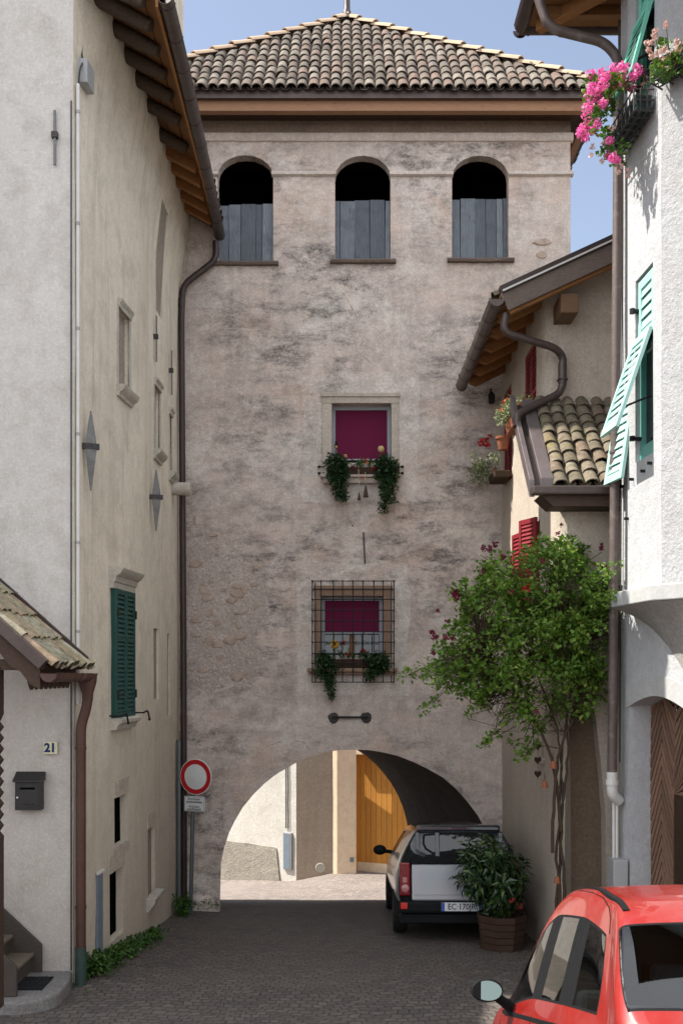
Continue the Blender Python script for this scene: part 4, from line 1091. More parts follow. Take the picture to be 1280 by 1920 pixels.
m_ = MB(); pipe(m_, dp, .054, .14, [((-2.70, 10.50, 3.0), (-2.70, 10.50, 3.03)), ((-2.70, 10.5, 1.35), (-2.70, 10.5, 1.38))]); m_.lathe([(.055, 0), (.06, .08), (.095, .20), (.10, .26)], (PX + .06, 10.50, PZ_ - .30), seg=14); m_.build('downpipe', M['metal_redbrown'], porch, smooth=True, angle=50)
m_ = MB(); m_.tube([(-2.70, 10.5, .55), (-2.70, 10.5, .95)], .060, 12); m_.build('pipe_foot', plain('green_pipe_foot', (.035, .065, .055), .5, .4, .1, .3, 8.), porch, smooth=True)
m_ = MB(); pz = [(.06, .75), (.06, 2.25)] + [(.035 if i % 2 else .062, 2.3 + i * .05) for i in range(22)] + [(.06, 3.42), (.06, 3.85)]
m_.sweep([(-1, -1), (1, -1), (1, 1), (-1, 1)], [(-3.15, 9.22, z) for r, z in pz], up=(0, 1, 0), scales=[r for r, z in pz]); m_.build('carved_post', M['dark_wood'], porch)
o = porch

# steps, slab, mat
st = MB(); pp = [(-5.2, 9.52), (-3.1, 9.52)] + [(-3.1 + .36 * sin(pi * i / 16), 9.88 - .36 * cos(pi * i / 16)) for i in range(1, 9)] + [(-2.745, 10.2), (-2.80, 10.545), (-5.2, 10.545)]
st.prism(pp, (0, 0, .45), (1, 0, 0), (0, 1, 0), (0, 0, .245))
slab = tag(st.build('stone_step', M['granite'], None, bevel=.025), 'rounded grey granite slab at the foot of the wooden steps', 'step')
stair = thing('wooden_steps', 'worn wooden steps climbing left along the grey house wall', 'stairs', (-3.4, 10.1, .7))
for i in range(6):
    xn, zt = -3.17 - i * .215, .905 + i * .19; m_ = MB(); m_.box((xn - .27, 9.72, zt - .035), (xn, 10.46, zt)); m_.build('tread', M['tread'], stair, bevel=.008)
    m_ = MB(); m_.box((xn - .05, 9.74, zt - .19), (xn - .03, 10.46, zt - .036)); m_.build('riser', M['step_wood'], stair)
for y in (9.67, 10.47):
    m_ = MB(); m_.prism([(-3.10, .70), (-3.10, .98), (-4.5, 2.30), (-4.5, 1.75), (-3.35, .70)], (0, y, 0), (1, 0, 0), (0, 0, 1), (0, .045, 0)); m_.build('stringer', M['step_wood'], stair, bevel=.006)
mat_ = MB(); mat_.box((-3.215, 9.88, .697), (-2.92, 10.29, .709))
for i in range(10):
    for j in range(7):
        mat_.box((-3.20 + j * .04, 9.895 + i * .039, .709), (-3.172 + j * .04, 9.921 + i * .039, .716))
tag(mat_.build('doormat', M['rubber'], None), 'black rubber doormat lying on the granite slab', 'doormat')

# mailbox and number plate
mb_ = thing('mailbox', 'black metal mailbox with pitched lid on the grey house wall', 'mailbox', (wx(54, LY0), LY0, wz(1520, LY0)))
fx, fz = lambda p: wx(p, 10.47), lambda p: wz(p, 10.47)
m_ = MB(); m_.box((fx(30), 10.43, fz(1519)), (fx(79), 10.54, fz(1462))); m_.build('body', M['mailbox'], mb_, bevel=.006)
m_ = MB(); m_.prism([(10.40, fz(1466)), (10.545, fz(1464)), (10.545, fz(1449)), (10.53, fz(1448)), (10.40, fz(1463))], (fx(27), 0, 0), (0, 1, 0), (0, 0, 1), (fx(82) - fx(27), 0, 0)); m_.build('lid', M['mailbox'], mb_, bevel=.004)
m_ = MB(); m_.box((fx(34), 10.424, fz(1514)), (fx(75), 10.4305, fz(1472))); dr = m_.build('door', M['mailbox'], mb_, bevel=.003)
m_ = MB(); m_.lathe([(.011, 0), (.011, .012), (.004, .013)], (fx(35.5), 10.4235, fz(1495)), (0, -1, 0), 10); m_.build('lock', plain('lock_metal', (.6, .6, .58), .3, .5, 1.), dr)
m_ = MB(); m_.box((fx(40), 10.4215, fz(1480)), (fx(68), 10.4245, fz(1476))); m_.build('slot', M['black'], dr)
m_ = MB()
for i in range(5): m_.ball((fx(44 + i * 5.2), 10.424, fz(1508)), .006, 6)
m_.build('viewing_holes', M['black'], dr)
np_ = thing('house_number', 'small cream enamel house number plate reading 21', 'sign', (wx(95, LY0), LY0, wz(1403, LY0)))
nx_, nz_ = lambda p: wx(p, 10.525), lambda p: wz(p, 10.525)
m_ = MB(); m_.box((nx_(81.5), 10.52, nz_(1414.5)), (nx_(107.5), 10.54, nz_(1391.5))); m_.build('plate', M['enamel'], np_, bevel=.004)
text_mesh('21', .125, (nx_(94.3), 10.519, nz_(1403)), (1, 0, 0), (0, 0, 1), 'numeral', M['blue_ink'], np_, bold=.006, sx=.95)
for x in (84.5, 104.5):
    m_ = MB(); m_.ball((nx_(x), 10.519, nz_(1403)), .004, 6); m_.build('screw', M['iron'], np_)

# unseen house wing, added out of view on the left to shade the street
m_ = MB(); m_.hexa([(-10.5, 9.42, 0), (-5.4, 9.42, 0), (-5.4, 10.5, 0), (-10.5, 10.5, 0), (-10.5, 9.42, 9.2), (-5.4, 9.42, 9.2), (-5.4, 10.5, 9.2), (-10.5, 10.5, 9.2)]); m_.build('shadow_wing_wall', M['lh_front'], house)
m_ = MB(); m_.hexa([(-10.6, 9.32, 9.2), (-5.3, 9.32, 9.2), (-5.3, 10.5, 9.5), (-10.6, 10.5, 9.5), (-10.6, 9.32, 9.3), (-5.3, 9.32, 9.3), (-5.3, 10.5, 9.6), (-10.6, 10.5, 9.6)]); m_.build('shadow_wing_roof', M['tile_hip'], house)
# ------------------------------------------------------------------ cottage on the right
cot = thing('cottage', 'cream plastered cottage with small mossy tiled lean-to roof and dark red shutters', 'house', (2.55, 12.8, .2))
CX = 2.55
def cpath(s, yc, r=.16):
    """runs along the street face from the tower (s=0), round the corner at Y=yc, then along the front"""
    L = 16.1 - yc - r
    if s < L: return Vector((CX, 16.1 - s, 0)), Vector((-1, 0, 0))
    a = (s - L) / r
    if a < pi / 2: return Vector((CX + r - r * cos(a), yc + r - r * sin(a), 0)), Vector((-cos(a), -sin(a), 0))
    return Vector((CX + r + (s - L - r * pi / 2), yc, 0)), Vector((0, -1, 0))
def cfn(yc):
    def f(s, z, d):
        p, n_ = cpath(s, yc); q = p + n_ * (.016 * nz(s * 1.1, z * .8, yc) + .008 * nz(s * 4, z * 3, 5) - d)
        q.z = z; return q
    return f
f_up, f_lo = cfn(12.8), cfn(11.9)
Y2S = lambda y: 16.1 - y
LW_ = [(Y2S(15.95), Y2S(15.2), 6.72, 8.15), (Y2S(14.15), Y2S(13.3), 6.9, 8.2)]
LWL = [(Y2S(15.45), Y2S(14.95), 4.7, 5.55), (Y2S(13.85), Y2S(13.0), 4.6, 5.75)]
m_ = MB()
panel(m_, f_up, [(0, 5.9), (3.14 + .09 + 3.2, 5.9), (3.14 + .09 + 3.2, 10.0), (3.14 + .09 + .9, 9.05), (3.14, 8.62), (0, 8.62)], [(rect(a, c, b, d), .14) for a, b, c, d in LW_], .16)
m_.build('upper_wall', M['cottage'], cot, smooth=True, angle=60)
m_ = MB(); s0 = 4.04 + .09
narch = [(s0 + .065, -.2), (s0 + .07, 1.6), (s0 + .085, 2.62), (s0 + .12, 3.18), (s0 + .165, 3.45), (s0 + .21, 3.62), (s0 + .27, 3.74), (s0 + .32, 3.74), (s0 + .37, 3.58), (s0 + .44, 3.24), (s0 + .5, 2.7), (s0 + .55, 2.1), (s0 + .58, -.2)]
panel(m_, f_lo, rect(0, -.4, s0 + 3.4, 6.3), [(rect(a, c, b, d), .14) for a, b, c, d in LWL] + [(narch, .22), (rect(Y2S(12.95), 2.72, Y2S(12.80), 3.2), .12)], .16)
m_.quad((CX + .02, 11.93, 6.28), (CX + 3.5, 11.93, 6.28), (CX + 3.5, 12.9, 6.28), (CX + .02, 12.9, 6.28))
m_.build('lower_wall', M['cottage'], cot, smooth=True, angle=60)
m_ = MB(); panel(m_, lambda s, z, d: f_lo(s, z, .215 + .03 * nz(s * 3, z * 2)), rect(s0 + .1, -.3, s0 + .75, 3.8), (), .15); m_.build('niche_back', M['niche'], cot, smooth=True)
m_ = MB(); s_ = Y2S(12.875); m_.quad(f_lo(s_ - .09, 2.7, .115), f_lo(s_ + .09, 2.7, .115), f_lo(s_ + .09, 3.22, .115), f_lo(s_ - .09, 3.22, .115)); m_.build('dark_slit', M['black'], cot)
m_ = MB(); a, b = f_lo(s_ - .14, 2.66, 0), f_lo(s_ + .14, 2.72, 0); m_.box((CX - .09, 12.72, 2.65), (CX + .02, 13.03, 2.71)); m_.build('sill', M['stone_light'], cot, bevel=.015)
m_ = MB(); m_.quad((CX + .4, 16.1, -.3), (6, 16.1, -.3), (6, 16.1, 8.6), (CX + .4, 16.1, 8.6)); m_.quad((6, 11.95, -.3), (6, 16.1, -.3), (6, 16.1, 9), (6, 11.95, 9)); m_.build('rear_wall', M['cottage'], cot)
# shutters of the street face
def cwin(s0_, s1_, z0, z1, closed=True):
    w_ = MB(); w_.quad(f_up(s0_, z0, .13), f_up(s1_, z0, .13), f_up(s1_, z1, .13), f_up(s0_, z1, .13)); wn = w_.build('window', M['teal_glass'], cot)
    if closed:
        fn = lambda s, z, o: f_up(s, z, .045 - o); mid = (s0_ + s1_) / 2
        for a, b in ((s0_ + .02, mid - .004), (mid + .004, s1_ - .02)): louvre('shutter', fn, a, b, z0 + .02, z1 - .02, M['red_paint'], wn, [(z0 + z1) / 2], st=.05)
    return wn
for q in LW_: cwin(*q)
cwin(LWL[0][0], LWL[0][1], LWL[0][2], LWL[0][3])
wn = cwin(*LWL[1], closed=False)
def swing(hy, hx, dy, dx, z0, z1, ln, parent):
    d = Vector((dx, dy, 0)).normalized(); n_ = Vector((-d.y, d.x, 0))
    louvre('shutter', lambda u, z, o: Vector((hx, hy, 0)) + d * u + n_ * o + Vector((0, 0, z)), 0, ln, z0, z1, M['red_paint'], parent, [lerp(z0, z1, .52)], st=.05)
swing(13.92, 2.52, 1, -.16, 4.62, 5.74, .46, wn)
swing(13.02, 2.52, .62, -.25, 4.62, 5.80, .40, wn)
for y in (13.08, 13.77):
    m_ = MB(); m_.box((2.53, y - .025, 4.6), (2.57, y + .025, 5.75)); m_.build('frame', M['beam_new'], wn)
# roof
cz = lambda x: 8.36 + .46 * (x - 1.95)
CY0, CY1 = 12.32, 15.93
m_ = MB(); xr = 4.6
m_.hexa([(1.93, CY0, cz(1.93)), (xr, CY0, cz(xr)), (xr, CY1, cz(xr)), (1.93, CY1, cz(1.93)), (1.93, CY0, cz(1.93) + .05), (xr, CY0, cz(xr) + .05), (xr, CY1, cz(xr) + .05), (1.93, CY1, cz(1.93) + .05)])
m_.hexa([(xr, CY0, cz(xr)), (7.2, CY0, cz(xr) - 1.1), (7.2, CY1, cz(xr) - 1.1), (xr, CY1, cz(xr)), (xr, CY0, cz(xr) + .05), (7.2, CY0, cz(xr) - 1.05), (7.2, CY1, cz(xr) - 1.05), (xr, CY1, cz(xr) + .05)])
cr = m_.build('roof', M['soffit'], cot)
m_ = MB(); u = Vector((0, 1, 0)); v = Vector((1, 0, .46)).normalized()
tile_row(m_, Vector((1.90, CY0 + .08, cz(1.90) + .045)), u, v, Vector((-.46, 0, 1)).normalized(), CY1 - CY0 - .1, 3.0, .18, .33, channel=False)
m_.build('roof_tiles', M['tile_moss'], cr, smooth=True, angle=50, recalc=False)
m_ = MB(); m_.bar((1.98, CY0 - .02, cz(1.98) - .08), (xr, CY0 - .02, cz(xr) - .08), .04, .22, (-.46, 0, 1)); m_.build('verge_board', M['verge_wood'], cot, bevel=.004)
m_ = MB(); m_.bar((1.93, CY0 - .01, cz(1.93) + .085), (xr, CY0 - .01, cz(xr) + .085), .12, .09, (-.46, 0, 1)); m_.build('verge_flashing', M['metal_dark'], cot)
m_ = MB(); m_.bar((1.95, CY0 - .075, cz(1.95) + .06), (xr, CY0 - .075, cz(xr) + .06), .012, .02, (-.46, 0, 1)); m_.build('verge_trim', M['pvc'], cot)
for i in range(7):
    y = CY0 + .10 + i * .56; m_ = MB(); x0 = 1.99
    m_.prism([(x0, cz(x0) - .005), (x0, cz(x0) - .075), (x0 + .10, cz(x0) - .12), (2.75, cz(2.75) - .15), (2.75, cz(2.75) - .005)], (0, y - .045, 0), (1, 0, 0), (0, 0, 1), (0, .09, 0)); m_.build('rafter', M['beam_new'], cot, bevel=.004)
m_ = MB(); m_.box((2.68, 12.38, 8.20), (2.90, 12.95, 8.44)); m_.build('purlin_end', M['beam_mid'], cot, bevel=.015)
m_ = MB(); m_.bar((2.02, CY0 + .05, cz(2.02) - .13), (xr, CY0 + .05, cz(xr) - .13), .07, .20, (-.46, 0, 1)); m_.build('verge_rafter', M['beam_new'], cot, bevel=.004)
m_ = MB(); gutter(m_, [(1.885, CY0 - .04, 8.33), (1.885, CY1 + .02, 8.31)], .085, .5)
for yy in (CY0 - .04, CY1 + .015): m_.prism([(.086 * cos(pi + pi * i / 8), .086 * sin(pi + pi * i / 8)) for i in range(9)], (1.885, yy, 8.33), (1, 0, 0), (0, 0, 1), (0, .006, 0))
m_.build('gutter', M['metal_gutter'], cot, smooth=True, angle=50)
m_ = MB(); pts = [P(948, 588, 12.42), P(943, 622, 12.42), P(1040, 652, 12.6), P(1055, 668, 12.68), P(1054, 735, 12.68), P(981, 770, 12.5), P(969, 778, 12.45), P(969, 800, 12.4)]
pipe(m_, pts, .048, .13, [(P(1054, 680, 12.68), P(1054, 718, 12.68))]); m_.build('downpipe', M['metal_brown'], cot, smooth=True)
m_ = MB(); m_.bar(P(1045, 712, 12.68), P(1063, 712, 12.68), .12, .015); m_.build('pipe_clip', M['iron'], cot)
m_ = MB(); m_.tube(fillet([P(950, 838, 15.98), P(951, 870, 16.0), P(946, 960, 16.04), P(943, 1000, 16.04), P(947, 1030, 15.9), P(952, 1090, 15.6)], .2), .009, 5); m_.build('cable', M['iron'], cot)
# lean-to
lz = lambda y: 5.93 + (y - 11.58) * 1.0
LX = 2.42
m_ = MB(); m_.hexa([(2.3, 11.58, lz(11.58)), (5.5, 11.58, lz(11.58)), (5.5, 12.78, lz(12.78)), (2.3, 12.78, lz(12.78)), (2.3, 11.58, lz(11.58) + .03), (5.5, 11.58, lz(11.58) + .03), (5.5, 12.78, lz(12.78) + .03), (2.3, 12.78, lz(12.78) + .03)])
lt = m_.build('lean_to_roof', M['under'], cot)
m_ = MB(); v = Vector((0, 1, 1)).normalized(); tile_row(m_, Vector((LX, 11.54, lz(11.54) + .025)), Vector((1, 0, 0)), v, Vector((0, -1, 1)).normalized(), 3.0, 1.72, .172, .205, r=.086, jit=.018)
m_.build('roof_tiles', M['tile_moss'], lt, smooth=True, angle=50, recalc=False)
def slope_box(x0, x1, ya, yb, h0, h1, mat, name):
    m_ = MB(); m_.hexa([(x0, ya, lz(ya) + h0), (x1, ya, lz(ya) + h0), (x1, yb, lz(yb) + h0), (x0, yb, lz(yb) + h0), (x0, ya, lz(ya) + h1), (x1, ya, lz(ya) + h1), (x1, yb, lz(yb) + h1), (x0, yb, lz(yb) + h1)])
    return m_.build(name, mat, lt, bevel=.006)
slope_box(2.13, 2.19, 11.5, 12.82, -.06, .14, M['flash'], 'side_gutter_edge')
slope_box(2.19, 2.27, 11.52, 12.80, -.06, .03, M['metal_dark'], 'side_gutter')
slope_box(2.27, 2.42, 11.55, 12.78, .0, .12, M['flash'], 'verge_flashing')
m_ = MB(); m_.bar((2.15, 11.47, 5.86), (5.5, 11.47, 5.86), .13, .10); m_.build('gutter', M['metal_brown'], lt, bevel=.02)
m_ = MB(); m_.prism([(2.26, 5.82), (2.40, 5.69), (5.5, 5.69), (5.5, 5.82)], (0, 11.50, 0), (1, 0, 0), (0, 0, 1), (0, .42, 0)); m_.build('eaves_box', M['dark_wood'], lt)
m_ = MB(); m_.bar((2.5, 12.77, lz(12.77) + .05), (5, 12.77, lz(12.77) + .05), .05, .07); m_.build('head_flashing', M['cottage'], lt, bevel=.02)

# ------------------------------------------------------------------ white house
wh = thing('white_house', 'white roughcast house on the right with overhanging bay, teal shutters and an arched board door', 'house', (3.284, 10.4, .5))
WC, WD, WN = Vector((3.284, 10.4, 0)), Vector((-.158, .987, 0)), Vector((-.987, -.158, 0))
def wfn(t, z, d): q = WC + WD * t + WN * (.008 * nz(t * 1.4, z, 2) - d); q.z = z; return q
BC = Vector((3.126, 9.9, 0)); BD = Vector((-.05, 1, 0)).normalized(); BN = Vector((-1, -.05, 0)).normalized()
FD = Vector((.6, -.8, 0)); FN = Vector((-.8, -.6, 0))
def bfn(s, z, d): q = BC + BD * s + BN * (.006 * nz(s * 2, z, 7) - d); q.z = z; return q
def ffn(s, z, d): q = BC + FD * s - FN * d; q.z = z; return q
darch = [(.75, .2), (.75, 3.43)] + [(lerp(.75, -.55, i / 12), 3.43 + .13 * sin(pi * i / 12)) for i in range(1, 12)] + [(-.55, 3.46), (-.55, .2)]
m_ = MB(); panel(m_, wfn, rect(-6, -.1, .98, 11.6), [(darch, .27)], .25)
m_.quad(wfn(.98, -.1, 0), wfn(.98, -.1, 3.5), wfn(.98, 11.6, 3.5), wfn(.98, 11.6, 0))
m_.build('wall', M['white'], wh, smooth=True, angle=40)
WIN = (.23, .75, 6.0, 7.91); WIN2 = (.20, .74, 9.72, 11.15)
m_ = MB(); panel(m_, bfn, rect(0, 4.6, 1.0, 11.6), [(rect(WIN[0], WIN[2], WIN[1], WIN[3]), .10), (rect(WIN2[0], WIN2[2], WIN2[1], WIN2[3]), .10)], .2)
m_.quad(bfn(1, 4.6, 0), bfn(1, 11.6, 0), bfn(1, 11.6, .5), bfn(1, 4.6, .5)); m_.build('bay_side_wall', M['white'], wh, smooth=True, angle=40)
m_ = MB(); panel(m_, ffn, rect(0.0, 4.6, 3.5, 11.6), (), .3); m_.build('bay_front_wall', M['white_rough'], wh, smooth=True, angle=40)
# jetty slab and corbel
tip, cor, end = Vector((2.865, 10.78, 0)), Vector((2.966, 9.75, 0)), Vector((2.966 + .6 * 3, 9.75 - .8 * 3, 0))
back0 = wfn(.62, 0, -.0); back0.z = 0
outl = [back0 + Vector((0, .1, 0)), tip, cor, end, Vector((end.x + .5, end.y + .4, 0))]
m_ = MB(); m_.prism([(q.x, q.y) for q in outl], (0, 0, 4.49), (1, 0, 0), (0, 1, 0), (0, 0, .155)); sl_ = m_.build('jetty_slab', M['white_smooth'], wh, bevel=.012)
m_ = MB()
up = [tip.lerp(cor, i / 8) for i in range(9)] + [cor.lerp(end, i / 12) for i in range(1, 13)]
tl = []
for i, q in enumerate(up):
    if i <= 8: t_ = lerp(.62, .05, i / 8)
    else: t_ = lerp(.05, -2.2, (i - 8) / 12)
    px_ = HX + wfn(t_, 0, 0).x / wfn(t_, 0, 0).y * F
    zz = 4.46 - .62 * min(1.6, max(0, (px_ - 1165) / 115)) ** 1.6
    tl.append((t_, zz))
K = 8
for i, q in enumerate(up):
    w0 = wfn(tl[i][0], tl[i][1], -.003); a = Vector((q.x, q.y, 4.488)) + Vector((.02, .02, 0))
    for k in range(K + 1):
        t_ = k / K; p = a.lerp(w0, t_); p.z = lerp(a.z, w0.z, t_ ** 1.15); m_.v.append(p)
for i in range(len(up) - 1):
    for k in range(K): m_.f.append([i * (K + 1) + k, (i + 1) * (K + 1) + k, (i + 1) * (K + 1) + k + 1, i * (K + 1) + k + 1]); m_.m.append(0)
m_.build('corbel', M['corbel'], wh, smooth=True)
# arched door
m_ = MB(); arc_o = [(lerp(.83, -.63, i / 14), 3.50 + .15 * sin(pi * i / 14) + .12) for i in range(15)]; arc_i = [(lerp(.83, -.63, i / 14), 3.40 + .155 * sin(pi * i / 14)) for i in range(15)]
pp = arc_o + arc_i[::-1]; panel(m_, lambda t, z, d: wfn(t, z, -.012), pp, (), .15)
for (a, b), (c, d) in zip(pp, pp[1:] + pp[:1]): m_.quad(wfn(a, b, -.012), wfn(c, d, -.012), wfn(c, d, .01), wfn(a, b, .01))
m_.build('door_arch_band', M['white_smooth'], wh, smooth=True, angle=40)
dfn = lambda t, z, d: wfn(t, z, .25 + d)
door = thing('garage_door', None, None); del door['label']; del door['category']; door.parent = wh; door.location = (0, 0, 0); door.name = 'door'
def herring(t0, t1, z0, z1, name):
    m_ = MB(); n_ = 2; wd = (t1 - t0) / n_
    for c in range(n_):
        a, b = t0 + wd * c, t0 + wd * (c + 1); r = abs(wd) * 1.9; z = z0 - r
        while z < z1:
            za, zb = (z, z + r) if c % 2 == 0 else (z + r, z); h = .105
            q = [(a, za), (b, zb), (b, zb + h), (a, za + h)]; z += h + .042
            q = [(t, min(max(zz, z0), z1)) for t, zz in q]
            if max(zz for t, zz in q) - min(zz for t, zz in q) < .02: continue
            m_.hexa([dfn(t, zz, .012) for t, zz in q] + [dfn(t, zz, -.006) for t, zz in q])
    l_ = m_.build(name, M['door_wood'], door); m_ = MB()
    m_.add([dfn(t0, z0, .02), dfn(t1, z0, .02), dfn(t1, z1, .02), dfn(t0, z1, .02)], [(0, 1, 2, 3)]); m_.build('backing', M['black'], l_)
    return l_
herring(.76, .22, .3, 3.62, 'door_leaf'); herring(.20, -.56, 2.52, 3.62, 'door_leaf')
m_ = MB(); m_.quad(dfn(.2, .2, .5), dfn(-.6, .2, .5), dfn(-.6, 2.6, .5), dfn(.2, 2.6, .5)); m_.build('dark_opening', M['black'], door)
m_ = MB(); m_.hexa([dfn(.2, .2, -.01), dfn(.13, .2, -.01), dfn(.13, .2, .06), dfn(.2, .2, .06), dfn(.2, 2.52, -.01), dfn(.13, 2.52, -.01), dfn(.13, 2.52, .06), dfn(.2, 2.52, .06)]); m_.build('door_post', M['planter_wood'], door)
# teal shuttered windows of the bay
def bay_window(Wn, hinge, ln, tilt, fn, BD_, BN_, name='window', mats=('teal_paint', 'teal_dark'), upper=True):
    s0_, s1_, z0, z1 = Wn; m_ = MB(); t = .06; d0, d1 = .05, .10
    for a, b, c, d in ((s0_, z0, s0_ + t, z1), (s1_ - t, z0, s1_, z1), (s0_ + t, z0, s1_ - t, z0 + .16), (s0_ + t, z1 - t, s1_ - t, z1)):
        m_.hexa([fn(a, b, d0), fn(c, b, d0), fn(c, b, d1), fn(a, b, d1), fn(a, d, d0), fn(c, d, d0), fn(c, d, d1), fn(a, d, d1)])
    w_ = m_.build(name, M[mats[1]], wh)
    m_ = MB(); m_.quad(fn(s0_, z0, .096), fn(s1_, z0, .096), fn(s1_, z1, .096), fn(s0_, z1, .096)); m_.build('pane', M['teal_glass'], w_)
    if upper: louvre('shutter', lambda s, z, o: fn(s, z, .055 - o), s0_ + .03, s1_ - .03, hinge, z1 - .03, M[mats[0]], w_, [], st=.07, sl=.105)
    dv = Vector((0, 0, -1)) * cos(tilt) + BN_ * sin(tilt); nv = BN_ * cos(tilt) + Vector((0, 0, 1)) * sin(tilt)
    base = lambda s: fn(s, hinge, -.0)
    louvre('shutter', lambda s, z, o: base(s) + dv * (ln - z) + nv * o, s0_ + .01, s1_ - .01, 0, ln, M[mats[0]], w_, [], st=.07, sl=.085)
    e = base(s0_ + .1) + dv * (ln * .78); m_ = MB(); m_.tube([e, fn(s0_ + .12, hinge - ln * .62, .02)], .012, 6); m_.build('stay_bar', M['iron_black'], w_)
    for z in (lerp(z0, z1, .82), lerp(z0, z1, .12)):
        m_ = MB(); m_.tube([fn(s1_ - .02, z, -.04), fn(s1_ - .02, z + .05, -.04)], .03, 8); m_.bar(fn(s1_ - .03, z + .02, -.03), fn(s1_ - .03, z + .02, .05), .05, .03); m_.build('hinge', M['iron_black'], w_)
    return w_
bay_window(WIN, 7.26, 1.06, radians(19), bfn, BD, BN)
bay_window(WIN2, 10.55, .78, radians(15), bfn, BD, BN, mats=('teal_bright', 'teal_bright'))
bay_window((.47, .95, 5.7, 7.0), 6.95, 1.08, radians(9), lambda s, z, d: wfn(s, z, d - .02), WD, WN, upper=False)
for s_, z_ in ((.26, 5.9), (.46, 5.86), (.8, 5.84), (1.06, 5.45)):
    m_ = MB(); m_.bar(bfn(min(s_, .97), z_, 0), bfn(min(s_, .97), z_, -.05), .015, .03); m_.build('iron_hook', M['iron_black'], wh)
# eaves
ez = 11.42
m_ = MB(); m_.hexa([(2.2, 4.0, ez), (7, 4.0, ez), (7, 11.95, ez), (2.2, 11.95, ez), (2.2, 4, ez + .03), (7, 4, ez + .03), (7, 11.95, ez + .03), (2.2, 11.95, ez + .03)]); m_.build('soffit', M['soffit'], wh)
for i in range(9):
    y = 11.6 - i * .62; m_ = MB(); m_.bar((2.3, y, ez - .06), (3.6, y, ez - .06), .09, .11); m_.build('rafter', M['soffit'], wh, bevel=.005)
m_ = MB(); m_.bar((2.3, 11.85, ez - .07), (3.7, 10.45, ez - .07), .11, .13); m_.build('hip_rafter', M['beam_new'], wh, bevel=.006)
m_ = MB(); m_.hexa([(2.1, 4, ez + .04), (7, 4, ez + .04), (7, 12.05, ez + .04), (2.1, 12.05, ez + .04), (4.6, 4, ez + 1.1), (4.6, 4, ez + 1.1), (4.6, 9.6, ez + 1.1), (4.6, 9.6, ez + 1.1)]); m_.build('roof', M['tile_hip'], wh)
m_ = MB(); gutter(m_, [(2.13, 4, ez + .04), (2.13, 12.0, ez + .04)], .085, .8); gutter(m_, [(2.1, 12.02, ez + .04), (6.5, 12.02, ez + .04)], .085, .8)
m_.prism([(.086 * cos(pi + pi * i / 8), .086 * sin(pi + pi * i / 8)) for i in range(9)], (2.13, 12.09, ez + .04), (1, 0, 0), (0, 0, 1), (0, .006, 0))
m_.build('gutter', M['metal_dark'], wh, smooth=True, angle=50)
m_ = MB(); pipe(m_, [(2.13, 11.2, ez - .02), P(1024, 40, 11.2), P(1042, 56, 11.2), P(1132, 78, 11.2), P(1159, 108, 11.2), P(1157, 420, 11.2), P(1152, 900, 11.2), P(1147, 1452, 11.2)], .053, .16, [(P(1152, 845, 11.2), P(1152, 850, 11.2)), (P(1051, 58, 11.2), P(1053, 58.5, 11.2))])
m_.build('downpipe', M['metal_taupe'], wh, smooth=True)
m_ = MB(); m_.tube(fillet([P(1147, 1448, 11.2), P(1147, 1490, 11.2), P(1160, 1502, 11.28)], .1), .062, 12); m_.tube([P(1147, 1463, 11.2), P(1147, 1472, 11.2)], .072, 12); m_.build('pipe_elbow', M['pvc'], wh, smooth=True)
for dx in (1150, 1156):
    m_ = MB(); m_.tube([P(dx, 1500, 11.28), P(dx, 1614, 11.28)], .016, 8); m_.build('conduit', M['pvc'], wh, smooth=True)
m_ = MB(); m_.tube([P(1164 - (k - 3) * 1.3, 130 + k * 260, 11.3) for k in range(6)], .008, 5); m_.build('cable', M['iron'], wh)
m_ = MB(); a, b = P(1146, 1655, 11.2), P(1174, 1611, 11.2); m_.box((a.x, 11.12, 1.0), (b.x, 11.34, b.z)); m_.build('meter_box', M['greybox'], wh, bevel=.012)
m_ = MB(); m_.tube([(3.235, 11.75, ez), (3.235, 11.75, 10.3)], .03, 8); m_.build('vent_pipe', M['metal_taupe'], wh, smooth=True)

# ------------------------------------------------------------------ beyond the arch
far = thing('far_house', 'sunlit white and grey rendered house seen beyond the tower arch', 'house', (-1.07, 24.0, -1.18))
A0, A1, A2 = Vector((-7.2, 28.5, 0)), Vector((-1.07, 24.0, 0)), Vector((-.20, 23.99, 0))  # far house and gate coordinates scaled about the camera, multiplied in by hand
def ray(a, b):
    d = (b - a).normalized(); n_ = Vector((d.y, -d.x, 0))
    def f(s, z, dd): q = a + d * s - n_ * (dd - .012 * nz(s * 2, z * 2, a.x)); q.z = z; return q
    return f, (b - a).length
fa, la = ray(A0, A1); fb, lb = ray(A1, A2)
m_ = MB(); panel(m_, fa, rect(0, -1.8, la, 2.4), (), .2); m_.build('white_wall', M['far_white'], far, smooth=True)
m_ = MB(); panel(m_, fb, rect(0, -1.8, lb, 2.4), (), .2); m_.build('grey_wall', M['far_grey'], far, smooth=True)
m_ = MB(); q = [(0, -1.8), (la - .45, -1.8)] + [(la - .45 + .03 * nz(k, 1) - .03 * k, lerp(-1.5, -.43, k / 5)) for k in range(6)] + [(la - .68 - k * .4, -.41 + .03 * nz(k * 1.7, 3)) for k in range(14)] + [(0, -.43)]
panel(m_, lambda s, z, d: fa(s, z, -.03 - .012 * nz(s * 6, z * 6)), q, (), .12)
for (a, b), (c, d) in zip(q, q[1:] + q[:1]): m_.quad(fa(a, b, -.03), fa(c, d, -.03), fa(c, d, .02), fa(a, b, .02))
m_.build('base_render', M['far_base'], far, smooth=True, angle=50)
m_ = MB(); m_.add([A0 + Vector((0, 0, 2.4)), A1 + Vector((0, 0, 2.4)), A2 + Vector((0, 0, 2.4)), Vector((-6.8, 28.7, 2.4))], [(0, 1, 2, 3)]); m_.build('roof', M['tile_hip'], far)
